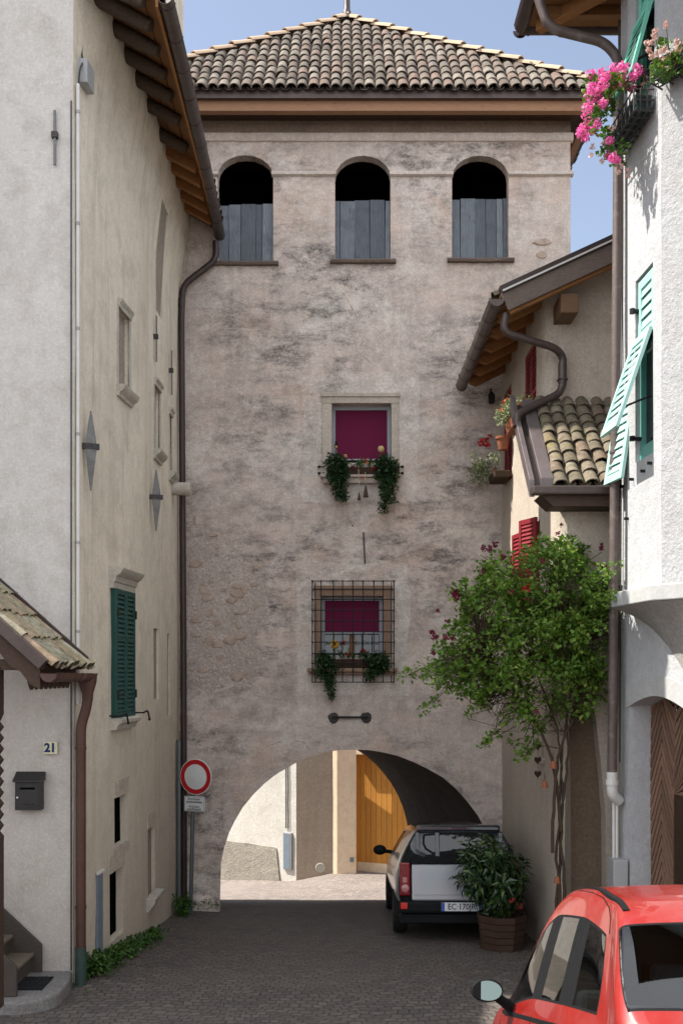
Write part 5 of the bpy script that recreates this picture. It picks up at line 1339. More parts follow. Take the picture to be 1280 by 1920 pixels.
s_a = la - .37; s_b = la - .11
m_ = MB(); m_.hexa([fa(s_a, -.90, 0), fa(s_b, -.90, 0), fa(s_b, -.90, -.06), fa(s_a, -.90, -.06), fa(s_a, -.01, 0), fa(s_b, -.01, 0), fa(s_b, -.01, -.06), fa(s_a, -.01, -.06)]); m_.build('meter_hatch', M['greybox'], far, bevel=.012)
m_ = MB(); m_.hexa([fa(s_a + .03, -.87, -.061), fa(s_b - .03, -.87, -.061), fa(s_b - .03, -.87, -.066), fa(s_a + .03, -.87, -.066), fa(s_a + .03, -.04, -.061), fa(s_b - .03, -.04, -.061), fa(s_b - .03, -.04, -.066), fa(s_a + .03, -.04, -.066)]); m_.build('hatch_door', M['bluegrey'], far)
for ds in (.26, .20):
    m_ = MB(); m_.tube([fa(la - ds * 1.12, .08, -.03), fa(la - ds * 1.12, 2.35, -.03)], .016 if ds > .25 else .01, 6); m_.build('cable_duct', M['iron'], far)
m_ = MB(); m_.lathe([(.12, 0), (.12, .02), (.10, .03), (.09, .02)], fb(lb - .30, -.83, 0), (Vector((A2 - A1)).normalized().y, -Vector((A2 - A1)).normalized().x, 0), 18); m_.build('round_vent', M['stone_light'], far)
pier = tag(None, '', '') if False else None
m_ = MB(); p0, p1 = Vector((-.208, 23.98, 0)), Vector((.344, 24.01, 0)); d = (p1 - p0).normalized(); n_ = Vector((d.y, -d.x, 0))
q = [p0, p0 + n_ * .07 + d * .10, p1 + n_ * .07, p1 - n_ * .03, p0 - n_ * .03]
m_.prism([(v.x, v.y) for v in q], (0, 0, -1.7), (1, 0, 0), (0, 1, 0), (0, 0, 4.15)); m_.build('cream_pier', M['far_cream'], far, bevel=.01)
m_ = MB(); c = p0 + d * .45 + n_ * .07; m_.bar(c + Vector((0, 0, -.68)), c + Vector((0, 0, -.57)), .09, .03, (n_.x, n_.y, 0)); m_.build('socket_plate', M['bluegrey'], far)
gate = thing('wooden_gate', 'honey coloured vertical board gate, half sunlit, beyond the arch', 'gate', (.39, 24.34, -.95))
g0 = Vector((.389, 24.34, 0)); gd = Vector((.936, -.352, 0)); gn = Vector((-.352, -.936, 0))
gp = lambda s, z, o: g0 + gd * s + gn * o + Vector((0, 0, z))
gb = MB(); s_ = -.05
while s_ < 3.4:
    wd = .132; gb.hexa([gp(s_, -.75, 0), gp(s_ + wd - .008, -.75, 0), gp(s_ + wd - .008, -.75, .02), gp(s_, -.75, .02), gp(s_, 2.3, 0), gp(s_ + wd - .008, 2.3, 0), gp(s_ + wd - .008, 2.3, .02), gp(s_, 2.3, .02)]); s_ += wd
gb.build('boards', M['gate_wood'], gate)
m_ = MB(); m_.quad(gp(-.1, -1.6, -.004), gp(3.4, -1.6, -.004), gp(3.4, 2.4, -.004), gp(-.1, 2.4, -.004)); m_.build('backing', M['dark_wood'], gate)
m_ = MB(); m_.hexa([gp(-.1, -1.6, 0), gp(3.5, -1.6, 0), gp(3.5, -1.6, .035), gp(-.1, -1.6, .035), gp(-.1, -.75, 0), gp(3.5, -.75, 0), gp(3.5, -.75, .035), gp(-.1, -.75, .035)]); m_.build('kick_board', M['far_cream'], gate)
m_ = MB(); m_.hexa([gp(-.15, 1.85, -.05), gp(3.4, 1.85, -.05), gp(3.4, 1.85, .25), gp(-.15, 1.85, .25), gp(-.15, 2.2, -.05), gp(3.4, 2.2, -.05), gp(3.4, 2.2, .25), gp(-.15, 2.2, .25)]); m_.build('header_beam', M['far_cream'], gate)
m_ = MB(); m_.hexa([gp(-.06, -1.6, -.05), gp(-.005, -1.6, -.05), gp(-.005, -1.6, .085), gp(-.06, -1.6, .085), gp(-.06, 1.84, -.05), gp(-.005, 1.84, -.05), gp(-.005, 1.84, .085), gp(-.06, 1.84, .085)]); m_.build('post', M['gate_wood'], gate)
# ------------------------------------------------------------------ cars
def car_paint(name, c, coat=.8, rough=.35, metal=0.):
    s = NT(name, rough, .5); s.p.inputs['Coat Weight'].default_value = coat; s.p.inputs['Coat Roughness'].default_value = .04; s.p.inputs['Metallic'].default_value = metal
    g = s.n('ShaderNodeNewGeometry').outputs['Backfacing']
    d = s.ramp(s.noise(5, 5, .7), .45, .75, 0, .18)
    cc = s.mix(d, c, tuple(lerp(x, .3, .5) for x in c))
    s.col(s.mix(g, cc, (.02, .02, .022)))
    s.set(s.p.inputs['Roughness'], s.ramp(s.noise(9, 5, .7), .4, .7, rough, rough + .15))
    return s.m
M['red_paint_car'] = car_paint('red_car_paint', (.25, .010, .007), .7, .3)
M['silver_paint'] = car_paint('silver_car_paint', (.30, .32, .34), .6, .32, .35)
M['black_paint'] = car_paint('black_car_paint', (.010, .014, .020), .7, .3)
M['car_glass'] = glassm('dark_car_glass', (.52, .60, .60), .16)
M['tail_dark'] = plain('dark_brake_lens', (.05, .005, .006), .2, .5)
M['tail_red'] = plain('tail_light_red', (.16, .005, .008), .12, .6, 0, .1)
M['tail_clear'] = plain('tail_light_clear', (.40, .16, .16), .12, .6, 0, .1)
M['lens_red'] = plain('red_reflector', (.50, .015, .01), .2, .6, 0, .05)
M['tyre'] = plain('tyre_rubber', (.014, .014, .014), .85, .25)
M['rim'] = plain('wheel_rim', (.32, .33, .34), .35, .5, .7)
M['plate'] = plain('plate_white', (.58, .60, .62), .4, .4, 0, .05)
M['plate_blue'] = plain('plate_blue', (.02, .07, .35), .4, .4, 0, .05)
M['seat'] = plain('seat_cloth', (.03, .032, .035), .9, .2)
M['mirror_glass'] = plain('mirror_glass', (.17, .21, .19), .03, .6, 1., .02)

def build_car(root, rows, groups, mats, sub=2, inset=.02, trim='black_plastic', xf=lambda v: v):
    """rows: list (bottom..roof centre) of lists over stations of (x,y,z) for the right half; groups {(row, station): id}
    returns {id: object}; id 0 is the body"""
    nr, ns = len(rows), len(rows[0]); bm = bmesh.new()
    R = [[bm.verts.new(p) for p in r] for r in rows]
    L = [[(R[j][i] if abs(rows[j][i][0]) < 1e-6 else bm.verts.new((-rows[j][i][0], rows[j][i][1], rows[j][i][2]))) for i in range(ns)] for j in range(nr)]
    def face(vs, mi):
        u_ = []
        for v in vs:
            if v not in u_: u_.append(v)
        f = bm.faces.new(u_); f.material_index = mi
    for j in range(nr - 1):
        for i in range(ns - 1):
            idr, idl = groups.get((j, i), (0, 0))
            face([R[j][i], R[j][i + 1], R[j + 1][i + 1], R[j + 1][i]], idr)
            face([L[j][i], L[j + 1][i], L[j + 1][i + 1], L[j][i + 1]], idl)
    for i, fl in ((0, False), (ns - 1, True)):
        for j in range(nr - 1):
            q = [R[j][i], R[j + 1][i], L[j + 1][i], L[j][i]]
            face(q if not fl else q[::-1], groups.get(('front' if i == 0 else 'rear', j), (0, 0))[0])
    bmesh.ops.recalc_face_normals(bm, faces=bm.faces[:])
    me = bpy.data.meshes.new('cage'); bm.to_mesh(me); bm.free()
    ob = bpy.data.objects.new('cage', me); COL.objects.link(ob)
    for k in range(max(mats) + 1): me.materials.append(None)
    md = ob.modifiers.new('s', 'SUBSURF'); md.levels = md.render_levels = sub
    dg = bpy.context.evaluated_depsgraph_get()
    m2 = bpy.data.meshes.new_from_object(ob.evaluated_get(dg)); bpy.data.objects.remove(ob); bpy.data.meshes.remove(me)
    bm = bmesh.new(); bm.from_mesh(m2); bpy.data.meshes.remove(m2)
    out = {}
    for k, (nm, mt, ins) in mats.items():
        if ins:
            fs = [f for f in bm.faces if f.material_index == k]
            if fs:
                r = bmesh.ops.inset_region(bm, faces=fs, thickness=inset, use_boundary=True, use_even_offset=True)
                for f in r['faces']: f.material_index = 100 + k if ins == 1 else 0
    bm.verts.ensure_lookup_table()
    for k in list(mats) + [100 + k for k in mats]:
        nm, mt, ins = mats.get(k, ('window_trim', trim, 0))
        fs = [f for f in bm.faces if f.material_index == k]
        if not fs: continue
        ids = {}; mb = MB()
        for f in fs:
            for v in f.verts:
                if v.index not in ids: ids[v.index] = len(mb.v); mb.v.append(xf(v.co.copy()))
            mb.f.append([ids[v.index] for v in f.verts]); mb.m.append(0)
        out[k] = mb.build(nm, M[mt], root if k < 100 else out[k - 100], smooth=True, recalc=False, angle=60)
    bm.free()
    return out

# ---- red hatchback in the foreground
RC = Vector((1.861, 5.667, .970)); hd, pt, rl = radians(1.1), radians(-12.95), radians(2.65)
ROT = Matrix.Rotation(hd, 3, 'Z') @ Matrix.Rotation(pt, 3, 'X') @ Matrix.Rotation(rl, 3, 'Y')
rx = lambda v: RC + ROT @ Vector(v)
red = thing('red_car', 'red hatchback with black roof strip parked in the right foreground', 'car', RC)
yl = [1.88, 1.50, .86, .28, .00, -.10, -.70, -.76, -1.05, -1.32, -1.58, -1.84]
R0 = [(.62, 1.80, .24), (.74, 1.45, .22)] + [(.77, y, .22) for y in yl[2:10]] + [(.75, -1.55, .24), (.66, -1.80, .28)]
R1 = [(.70, 1.90, .45), (.82, 1.50, .48)] + [(.84, y, .50) for y in yl[2:10]] + [(.83, -1.60, .52), (.72, -1.92, .55)]
R2 = [(.66, 1.90, .60), (.81, 1.50, .66), (.84, .86, .68)] + [(.845, y, .70) for y in yl[3:8]] + [(.82, -1.10, .74), (.80, -1.35, .76), (.81, -1.66, .76), (.72, -1.93, .74)]
R3 = [(.58, 1.86, .70), (.74, 1.48, .77), (.81, .94, .78), (.815, .28, .82), (.815, 0, .84), (.815, -.10, .845), (.80, -.70, .885), (.795, -.76, .89), (.745, -1.38, .915), (.745, -1.52, .93), (.81, -1.74, .91), (.70, -1.92, .86)]
R4 = [(.50, 1.82, .74), (.64, 1.46, .84), (.75, .92, .84), (.68, .24, 1.40), (.635, -.02, 1.505), (.635, -.12, 1.52), (.64, -.66, 1.495), (.64, -.71, 1.485), (.66, -1.17, 1.385), (.72, -1.42, 1.26), (.83, -1.72, .94), (.66, -1.89, .88)]
R5 = [(.40, 1.80, .76), (.52, 1.45, .88), (.66, .98, .88), (.61, .32, 1.42), (.56, -.02, 1.545), (.565, -.12, 1.555), (.575, -.66, 1.55), (.575, -.72, 1.545), (.60, -.98, 1.505), (.68, -1.41, 1.44), (.80, -1.75, .955), (.58, -1.90, .90)]
R5b = [(.385, 1.80, .765), (.50, 1.45, .885), (.635, 1.0, .89), (.58, .34, 1.435), (.53, -.02, 1.558), (.535, -.12, 1.568), (.545, -.66, 1.562), (.55, -.72, 1.54), (.57, -.98, 1.52), (.65, -1.43, 1.45), (.775, -1.77, .96), (.55, -1.91, .905)]
R6 = [(0, 1.84, .77), (0, 1.48, .91), (0, 1.08, .92), (0, .42, 1.48), (0, 0, 1.60), (0, -.1, 1.61), (0, -.66, 1.615), (0, -.72, 1.613), (0, -.98, 1.585), (0, -1.48, 1.50), (0, -1.83, .985), (0, -1.97, .92)]
RB = [(0, p[1], p[2]) for p in R0]
rows = [RB, R0, R1, R2, R3, R4, R5, R5b, R6]
G = {}
for i in (2, 3): G[(4, i)] = (2, 3)
G[(4, 4)] = (6, 13); G[(4, 5)] = (4, 5); G[(4, 6)] = (14, 15); G[(4, 7)] = (7, 8)
for i in (2,): G[(7, i)] = (9, 9)
G[(7, 9)] = (10, 10); G[(6, 9)] = (10, 10)
mats = {0: ('body', 'red_paint_car', 0), 2: ('front_window', 'car_glass', 1), 3: ('front_window', 'car_glass', 1), 4: ('rear_side_window', 'car_glass', 1), 5: ('rear_side_window', 'car_glass', 1),
        6: ('pillar_trim', 'black_plastic', 0), 13: ('pillar_trim', 'black_plastic', 0), 14: ('pillar_trim', 'black_plastic', 0), 15: ('pillar_trim', 'black_plastic', 0), 7: ('quarter_window', 'car_glass', 1), 8: ('quarter_window', 'car_glass', 1), 9: ('windscreen', 'car_glass', 1), 10: ('rear_window', 'car_glass', 1), 11: ('roof_strip', 'black_plastic', 0), 12: ('roof_strip', 'black_plastic', 0)}
rb_ = build_car(red, rows, G, mats, 3, .014, xf=rx)
from mathutils.bvhtree import BVHTree
RI = ROT.inverted(); bd = rb_[0].data
bvh = BVHTree.FromPolygons([RI @ v.co for v in bd.vertices], [list(p.vertices) for p in bd.polygons])
def on_top(x, y): h = bvh.ray_cast(Vector((x, y, 3)), Vector((0, 0, -1)))[0]; return h.z if h else 1.4
def on_side(sx, y, z): h = bvh.ray_cast(Vector((sx * 3, y, z)), Vector((-sx, 0, 0)))[0]; return h
for sx in (-1, 1):                            # narrow black roof strips and the door seams, laid on the skin
    pts = [Vector((sx * lerp(.50, .62, i / 24), lerp(.12, -1.30, i / 24), 0)) for i in range(25)]
    for p in pts: p.z = on_top(p.x, p.y)
    m_ = MB(); m_.sweep([(-.015, -.02), (.015, -.02), (.015, .007), (-.015, .007)], [rx(p) for p in pts]); m_.build('roof_strip', M['black_plastic'], red)
    for line in ([(-.06, .84 - i * .05) for i in range(11)], [(.95, .74 - i * .05) for i in range(9)], [(-1.12, .84 - i * .05) for i in range(7)],
                 [(.12, 1.475), (.02, 1.525), (-.06, 1.54), (-.3, 1.545), (-.6, 1.53), (-.85, 1.50), (-1.05, 1.45), (-1.16, 1.40), (-1.2, 1.33)], [(-.06, 1.50), (-.06, 1.54)]):
        q = [on_side(sx, y, z) for y, z in line]; q = [v for v in q if v is not None and abs(v.x) > .3]
        if len(q) > 1: m_ = MB(); m_.tube([rx(v) for v in q], .0035, 5); m_.build('door_seam', M['black_plastic'], red)
def wheel(root, f, x, y, z, r, wd, sgn):
    ax = (f((1, 0, 0)) - f((0, 0, 0)))
    m_ = MB(); m_.lathe([(r * .62, -wd / 2), (r * .93, -wd / 2), (r, -wd * .3), (r, wd * .3), (r * .93, wd / 2), (r * .62, wd / 2)], f((x, y, z)), ax, 28); w_ = m_.build('wheel', M['tyre'], root, smooth=True)
    m_ = MB(); m_.lathe([(r * .63, 0), (r * .6, sgn * wd * .5), (r * .3, sgn * wd * .42), (r * .12, sgn * wd * .5), (.01, sgn * wd * .5)], f((x, y, z)), ax, 20); m_.build('rim', M['rim'], w_, smooth=True)
    m_ = MB(); m_.lathe([(r * 1.16, -.01), (r * 1.16, .012)], f((x + sgn * .02, y, z + .02)), ax, 28); return w_
for sx in (-1, 1):
    for y in (1.22, -1.22): wheel(red, rx, sx * .74, y, .29, .29, .19, sx)
for sx in (-1, 1):                            # door mirrors
    m_ = MB(); c = Vector((sx * .985, .50, .93))
    m_.lathe([(.02, .10), (.07, .085), (.098, .04), (.105, -.02), (.10, -.055), (.094, -.06)], (0, 0, 0), (0, 1, 0), 20)
    m_.v = [rx(c + Vector((v.x * .98, v.y, v.z * .70 + .01 * v.x))) for v in m_.v]; mi_ = m_.build('door_mirror', M['black_plastic'], red, smooth=True)
    m_ = MB(); m_.lathe([(.088, 0), (.088, .004)], (0, 0, 0), (0, 1, 0), 20); m_.v = [rx(c + Vector((v.x * .97, -.066 + v.y + sx * v.x * .14, v.z * .68))) for v in m_.v]; m_.build('mirror_glass', M['mirror_glass'], mi_)
    m_ = MB(); m_.tube([rx((sx * .80, .58, .82)), rx((sx * .87, .55, .86)), rx((sx * .93, .51, .90))], .026, 8, radii=[.045, .03, .03]); m_.build('mirror_arm', M['black_plastic'], mi_, smooth=True)
    m_ = MB(); m_.bar(rx((sx * .818, .82, .775)), rx((sx * .806, -1.0, .865)), .02, .025); m_.build('belt_moulding', M['black_plastic'], red)
m_ = MB()
for sx in (-.36, .36):
    for y in (.15, -.75):
        m_ = MB(); m_.hexa([rx(q) for q in [(sx - .24, y - .28, .42), (sx + .24, y - .28, .42), (sx + .24, y + .24, .45), (sx - .24, y + .24, .45), (sx - .22, y - .42, 1.0), (sx + .22, y - .42, 1.0), (sx + .22, y - .28, 1.0), (sx - .22, y - .28, 1.0)]])
        s_ = m_.build('seat', M['seat'], red, bevel=.04)
        m_ = MB(); m_.hexa([rx(q) for q in [(sx - .12, y - .46, 1.03), (sx + .12, y - .46, 1.03), (sx + .12, y - .37, 1.03), (sx - .12, y - .37, 1.03), (sx - .11, y - .46, 1.20), (sx + .11, y - .46, 1.20), (sx + .11, y - .37, 1.20), (sx - .11, y - .37, 1.20)]]); m_.build('headrest', M['seat'], s_, bevel=.03)
m_ = MB(); m_.hexa([rx(q) for q in [(-.7, .62, .5), (.7, .62, .5), (.7, .95, .5), (-.7, .95, .5), (-.7, .66, .88), (.7, .66, .88), (.7, .95, .9), (-.7, .95, .9)]]); m_.build('dashboard', M['black_plastic'], red, bevel=.04)
m_ = MB(); m_.tube([rx((-.36 + .18 * cos(a * pi / 10), .48 + .08 * sin(a * pi / 10), .84 + .16 * sin(a * pi / 10))) for a in range(21)], .015, 6); m_.build('steering_wheel', M['black_plastic'], red, smooth=True)
m_ = MB(); m_.hexa([rx(q) for q in [(-.6, -1.45, .86), (.6, -1.45, .86), (.6, -1.0, .9), (-.6, -1.0, .9), (-.6, -1.45, .89), (.6, -1.45, .89), (.6, -1.0, .93), (-.6, -1.0, .93)]]); m_.build('parcel_shelf', M['seat'], red, bevel=.01)
m_ = MB(); m_.quad(rx((-.72, -1.6, .33)), rx((.72, -1.6, .33)), rx((.72, 1.0, .33)), rx((-.72, 1.0, .33))); m_.build('floor', M['seat'], red)
for sx in (-1, 1):
    m_ = MB(); m_.hexa([rx(q) for q in [(sx * .60, -1.935, .62), (sx * .735, -1.86, .62), (sx * .74, -1.80, .62), (sx * .60, -1.80, .62), (sx * .60, -1.935, .84), (sx * .725, -1.86, .84), (sx * .74, -1.80, .84), (sx * .60, -1.80, .84)]]); m_.build('tail_light', M['tail_red'], red, bevel=.02)
    m_ = MB(); m_.ball((0, 0, 0), .12, 14); m_.v = [rx((sx * .56 + v.x, 1.80 + v.y * .6, .70 + v.z * .7)) for v in m_.v]; m_.build('headlight', M['rim'], red, smooth=True)
m_ = MB(); m_.hexa([rx(q) for q in [(-.26, -1.985, .58), (.26, -1.985, .58), (.26, -1.93, .58), (-.26, -1.93, .58), (-.26, -1.985, .69), (.26, -1.985, .69), (.26, -1.93, .69), (-.26, -1.93, .69)]]); m_.build('number_plate', M['plate'], red)

# ---- silver pickup with black hardtop, parked in the passage
PC = Vector((1.58, 15.35, ground_z(15.35) - .02)); pp_ = math.atan2(ground_z(17) - ground_z(14), 3)
PR = Matrix.Rotation(radians(-.6), 3, 'Z') @ Matrix.Rotation(pp_, 3, 'X')
kx = lambda v: PC + PR @ Vector(v)
pick = thing('pickup', 'silver pickup with black hardtop and plate EC 170JR parked under the arch', 'car', PC)
yl = [2.15, 1.7, .95, .35, .05, -.05, -.75, -.83, -1.6, -1.95, -2.06, -2.14]
def row(f): return [f(i, y) for i, y in enumerate(yl)]
R0 = row(lambda i, y: (.70 if 0 < i < 11 else .62, y, .26)); R1 = row(lambda i, y: (.845 if 0 < i < 10 else (.72 if i == 0 else .80), y * 1.02, .48))
R2 = row(lambda i, y: (.86 if 0 < i < 10 else (.70 if i == 0 else .80), y * 1.02, .72)); R3 = row(lambda i, y: (.83 if 1 < i < 10 else (.62 if i == 0 else .78), y, (.78, .86, .95, .97, .98, .98, .99, .99, .99, .99, .98, .96)[i]))
k4 = 1; z4 = (.80, .90, .98, 1.34, 1.385, 1.39, 1.40, 1.40, 1.39, 1.38, 1.36, 1.02); R4 = row(lambda i, y: ((.52, .66, .78, .63, .61, .61, .61, .61, .61, .61, .59, .74)[i], y - (.35 if i == 3 else 0), z4[i]))
z5 = (.81, .92, 1.0, 1.40, 1.45, 1.455, 1.46, 1.46, 1.455, 1.445, 1.42, 1.03); R5 = row(lambda i, y: ((.40, .52, .66, .54, .52, .52, .52, .52, .52, .52, .53, .67)[i], y - (.25 if i == 3 else 0) + (.05 if i > 9 else 0), z5[i]))
z6 = (.82, .95, 1.02, 1.43, 1.49, 1.495, 1.495, 1.495, 1.49, 1.475, 1.45, 1.035); R6 = row(lambda i, y: (0, y + (.08 if i < 3 else 0), z6[i]))
RB = [(0, p[1], p[2]) for p in R0]
rows = [RB, R0, R1, R2, R3, R4, R5, R6]; G = {}
for i in (2, 3): G[(4, i)] = (2, 3)
G[(4, 4)] = (6, 13); G[(4, 5)] = (4, 5)
for i in range(6, 11): G[(4, i)] = (7, 7)
for i in range(3, 10):
    for j in (5, 6): G[(j, i)] = (7, 7)
G[(5, 10)] = (7, 7); G[(6, 10)] = (10, 10); G[(6, 2)] = (9, 9)
for i in range(0, 11): G[(1, i)] = (8, 8)
for j in (1, 2): G[('rear', j)] = (8, 8)
for j in range(1, 5): G[(j, 10)] = (8, 8)
for j in range(3, 7): G[('rear', j)] = (8, 8)
M['pick_glass'] = glassm('pickup_glass', (.12, .14, .14), .12)
mats = {0: ('body', 'silver_paint', 0), 2: ('front_window', 'car_glass', 1), 3: ('front_window', 'car_glass', 1), 4: ('rear_side_window', 'car_glass', 1), 5: ('rear_side_window', 'car_glass', 1), 6: ('pillar_trim', 'black_plastic', 0), 13: ('pillar_trim', 'black_plastic', 0),
        7: ('hardtop', 'black_paint', 0), 8: ('lower_cladding', 'black_plastic', 0), 9: ('windscreen', 'car_glass', 1), 10: ('rear_window', 'pick_glass', 1)}
build_car(pick, rows, G, mats, 2, .03, xf=kx)
for sx in (-1, 1):
    for y in (1.42, -1.40): wheel(pick, kx, sx * .76, y, .30, .30, .19, sx)
def kbox(lo, hi, name, mat, parent=pick, bevel=.012, taper=0):
    (a, b, c), (d, e, f) = lo, hi; m_ = MB()
    m_.hexa([kx(q) for q in [(a, b, c), (d, b, c), (d, e, c), (a, e, c), (a + 0, b + taper, f), (d, b + taper, f), (d, e + taper, f), (a, e + taper, f)]])
    return m_.build(name, M[mat], parent, bevel=bevel)
tg = kbox((-.64, -2.225, .50), (.64, -2.08, .97), 'tailgate', 'silver_paint', bevel=.02, taper=.02)
kbox((-.645, -2.215, .97), (.645, -2.07, 1.04), 'tailgate_cap', 'black_plastic', tg, .01)
kbox((-.60, -2.232, .575), (.60, -2.215, .585), 'crease', 'silver_paint', tg, .004)
kbox((-.80, -2.27, .34), (.80, -2.05, .50), 'rear_bumper', 'black_plastic', bevel=.04)
kbox((-.80, -2.20, .20), (.80, -2.05, .335), 'bumper_skirt', 'black_plastic', bevel=.03)
for sx in (-1, 1):
    t_ = kbox((min(sx * .655, sx * .80), -2.20, .56), (max(sx * .655, sx * .79), -2.02, .99), 'tail_light', 'tail_red', bevel=.02)
    m_ = MB(); m_.lathe([(.05, 0), (.05, .012), (.03, .018)], kx((sx * .725, -2.203, .66)), PR @ Vector((0, -1, 0)), 16); m_.build('lamp', M['tail_clear'], t_, smooth=True)
    kbox((min(sx * .70, sx * .76), -2.21, .73), (max(sx * .70, sx * .76), -2.195, .80), 'reversing_lamp', 'tail_clear', t_, .004)
    kbox((min(sx * .70, sx * .79), -2.28, .40), (max(sx * .70, sx * .79), -2.25, .48), 'reflector', 'lens_red', pick, .006)
    m_ = MB(); m_.ball((0, 0, 0), .10, 14); m_.v = [kx((sx * .98 + v.x * 1.05, .62 + v.y * .7, 1.01 + v.z * .80)) for v in m_.v]; mr = m_.build('door_mirror', M['black_plastic'], pick, smooth=True)
    m_ = MB(); m_.tube([kx((sx * .80, .65, .98)), kx((sx * .92, .62, .99))], .03, 8); m_.build('mirror_arm', M['black_plastic'], mr)
    kbox((min(sx * .52, sx * .58), -2.09, 1.05), (max(sx * .52, sx * .58), -2.03, 1.38), 'window_post', 'black_paint', pick, .01, .02)
kbox((-.32, -2.10, 1.06), (-.26, -2.03, 1.38), 'window_divider', 'black_paint', pick, .008, .03)
kbox((-.55, -2.06, 1.385), (.55, -1.80, 1.475), 'spoiler', 'black_paint', pick, .03)
kbox((-.10, -2.068, 1.42), (.10, -2.05, 1.445), 'brake_light', 'tail_dark', pick, .005)
pl_ = kbox((-.26, -2.285, .375), (.26, -2.268, .485), 'number_plate', 'plate', pick, .003)
for a, b in ((-.26, -.222), (.222, .26)): kbox((a, -2.289, .376), (b, -2.2855, .484), 'blue_band', 'plate_blue', pl_, 0)
text_mesh('EC·170JR', .108, kx((0, -2.2875, .43)), PR @ Vector((1, 0, 0)), PR @ Vector((0, 0, 1)), 'lettering', M['ink'], pl_, bold=.0012, sx=.88)
for y in (-.75, .1):
    m_ = MB(); m_.hexa([kx(q) for q in [(-.6, y - .2, .5), (.6, y - .2, .5), (.6, y + .2, .5), (-.6, y + .2, .5), (-.6, y - .28, 1.1), (.6, y - .28, 1.1), (.6, y - .14, 1.1), (-.6, y - .14, 1.1)]]); m_.build('seat', M['seat'], pick, bevel=.04)
# ------------------------------------------------------------------ foliage helpers
def leaf(mb, p, d, n, L, W, fold=.25, droop=.15, mi=0):
    d = d.normalized(); s = d.cross(n)
    if s.length < 1e-3: s = d.cross(Vector((.3, .2, 1)))
    s.normalize(); n = s.cross(d)
    a = p; b = p + d * L * .5 + s * W * .5 + n * L * fold * .4; c = p + d * L - n * L * droop; e = p + d * L * .5 - s * W * .5 + n * L * fold * .4; m_ = p + d * L * .5
    mb.add([a, b, c, e, m_], [(0, 1, 4), (1, 2, 4), (0, 4, 3), (4, 2, 3)], mi)
def rv(r): return Vector((r.gauss(0, 1), r.gauss(0, 1), r.gauss(0, 1)))
def clump(mb, r, c, rad, n, L, W, out=None, mi=0, flat=1.):
    """n leaves scattered in a small clump"""
    for _ in range(n):
        o_ = rv(r); o_.normalize(); o_ = o_ * rad * r.random() ** .5; o_.z *= flat
        d = (o_ + rv(r) * rad * .5 + (out * rad if out is not None else Vector((0, 0, 0)))); d.z -= rad * .15
        nn = Vector((0, 0, 1)) + rv(r) * .45 + (out * .4 if out is not None else Vector((0, -.3, 0)))
        k = r.uniform(.7, 1.15)
        leaf(mb, c + o_, d if d.length > 1e-4 else rv(r), nn, L * k, W * k, r.uniform(.1, .4), r.uniform(0, .3), mi)
def bloom(mb, r, c, rad, n, s, mi=0):
    for _ in range(n):
        d = rv(r); d.normalize(); p = c + d * rad * r.uniform(.55, 1)
        leaf(mb, p, rv(r) + d * .3, d, s * r.uniform(.7, 1.2), s * r.uniform(.7, 1.1), .2, .2, mi)

# ------------------------------------------------------------------ road sign
sg = thing('road_sign', 'round red and white traffic sign above a bilingual panel on a grey pole', 'sign', (wx(357, 15.6), 15.6, ground_z(15.6)))
sY = 15.6; sc = P(367, 1457, sY); yaw = radians(-22)
SU = Vector((cos(yaw), sin(yaw), 0)); SN = Vector((sin(yaw), -cos(yaw), 0)); SZ = Vector((0, 0, 1))
def disc(r0, r1, o, m_): 
    k = 48
    if r0 == 0:
        m_.add([sc + SN * o] + [sc + SU * r1 * cos(2 * pi * i / k) + SZ * r1 * sin(2 * pi * i / k) + SN * o for i in range(k)], [(0, 1 + i, 1 + (i + 1) % k) for i in range(k)])
    else:
        m_.add([sc + SU * r * cos(2 * pi * i / k) + SZ * r * sin(2 * pi * i / k) + SN * o for r in (r0, r1) for i in range(k)], [(i, (i + 1) % k, k + (i + 1) % k, k + i) for i in range(k)])
R_ = .278
m_ = MB(); m_.lathe([(R_ - .004, -.012), (R_, -.008), (R_, .006), (R_ - .004, .008)], sc, SN, 48); ds = m_.build('disc', M['white_paint'], sg, smooth=True, angle=50)
m_ = MB(); disc(.195, R_ - .012, .0095, m_); m_.build('red_ring', M['red_sign'], ds, recalc=False)
pc = P(364.5, 1508, sY); hw, hh = .180, .118
m_ = MB(); q = [pc + SU * x + SZ * z for x, z in ((-hw, -hh), (hw, -hh), (hw, hh), (-hw, hh))]; m_.hexa([v + SN * .008 for v in q] + [v - SN * .01 for v in q]); pn = m_.build('panel', M['white_paint'], sg, bevel=.006)
m_ = MB(); t = .008; x1, z1 = hw - .008, hh - .008
for a, b, c, d in ((-x1, -z1, x1, -z1 + t * .6), (-x1, z1 - t * .6, x1, z1), (-x1, -z1, -x1 + t * .6, z1), (x1 - t * .6, -z1, x1, z1)):
    m_.quad(*[pc + SU * x + SZ * z + SN * .0095 for x, z in ((a, b), (c, b), (c, d), (a, d))])
m_.build('border', M['ink'], pn, recalc=False)
for s_, dz in (('Anrainer', .078), ('ausgenommen', .033), ('escluso', -.036), ('confinanti', -.080)):
    text_mesh(s_, .056, pc + SZ * dz + SN * .0085, SU, SZ, 'lettering', M['ink'], pn, bold=.0012, sx=.84 if s_ == 'ausgenommen' else .92, space=1.02 if s_ == 'ausgenommen' else 1.18)
bx_, by_ = wx(357, 15.65), 15.65
m_ = MB(); m_.tube([(bx_, by_, ground_z(15.65) - .1), (wx(363, 15.65), by_, sc.z + .2)], .030, 12); m_.build('pole', M['zinc'], sg, smooth=True)
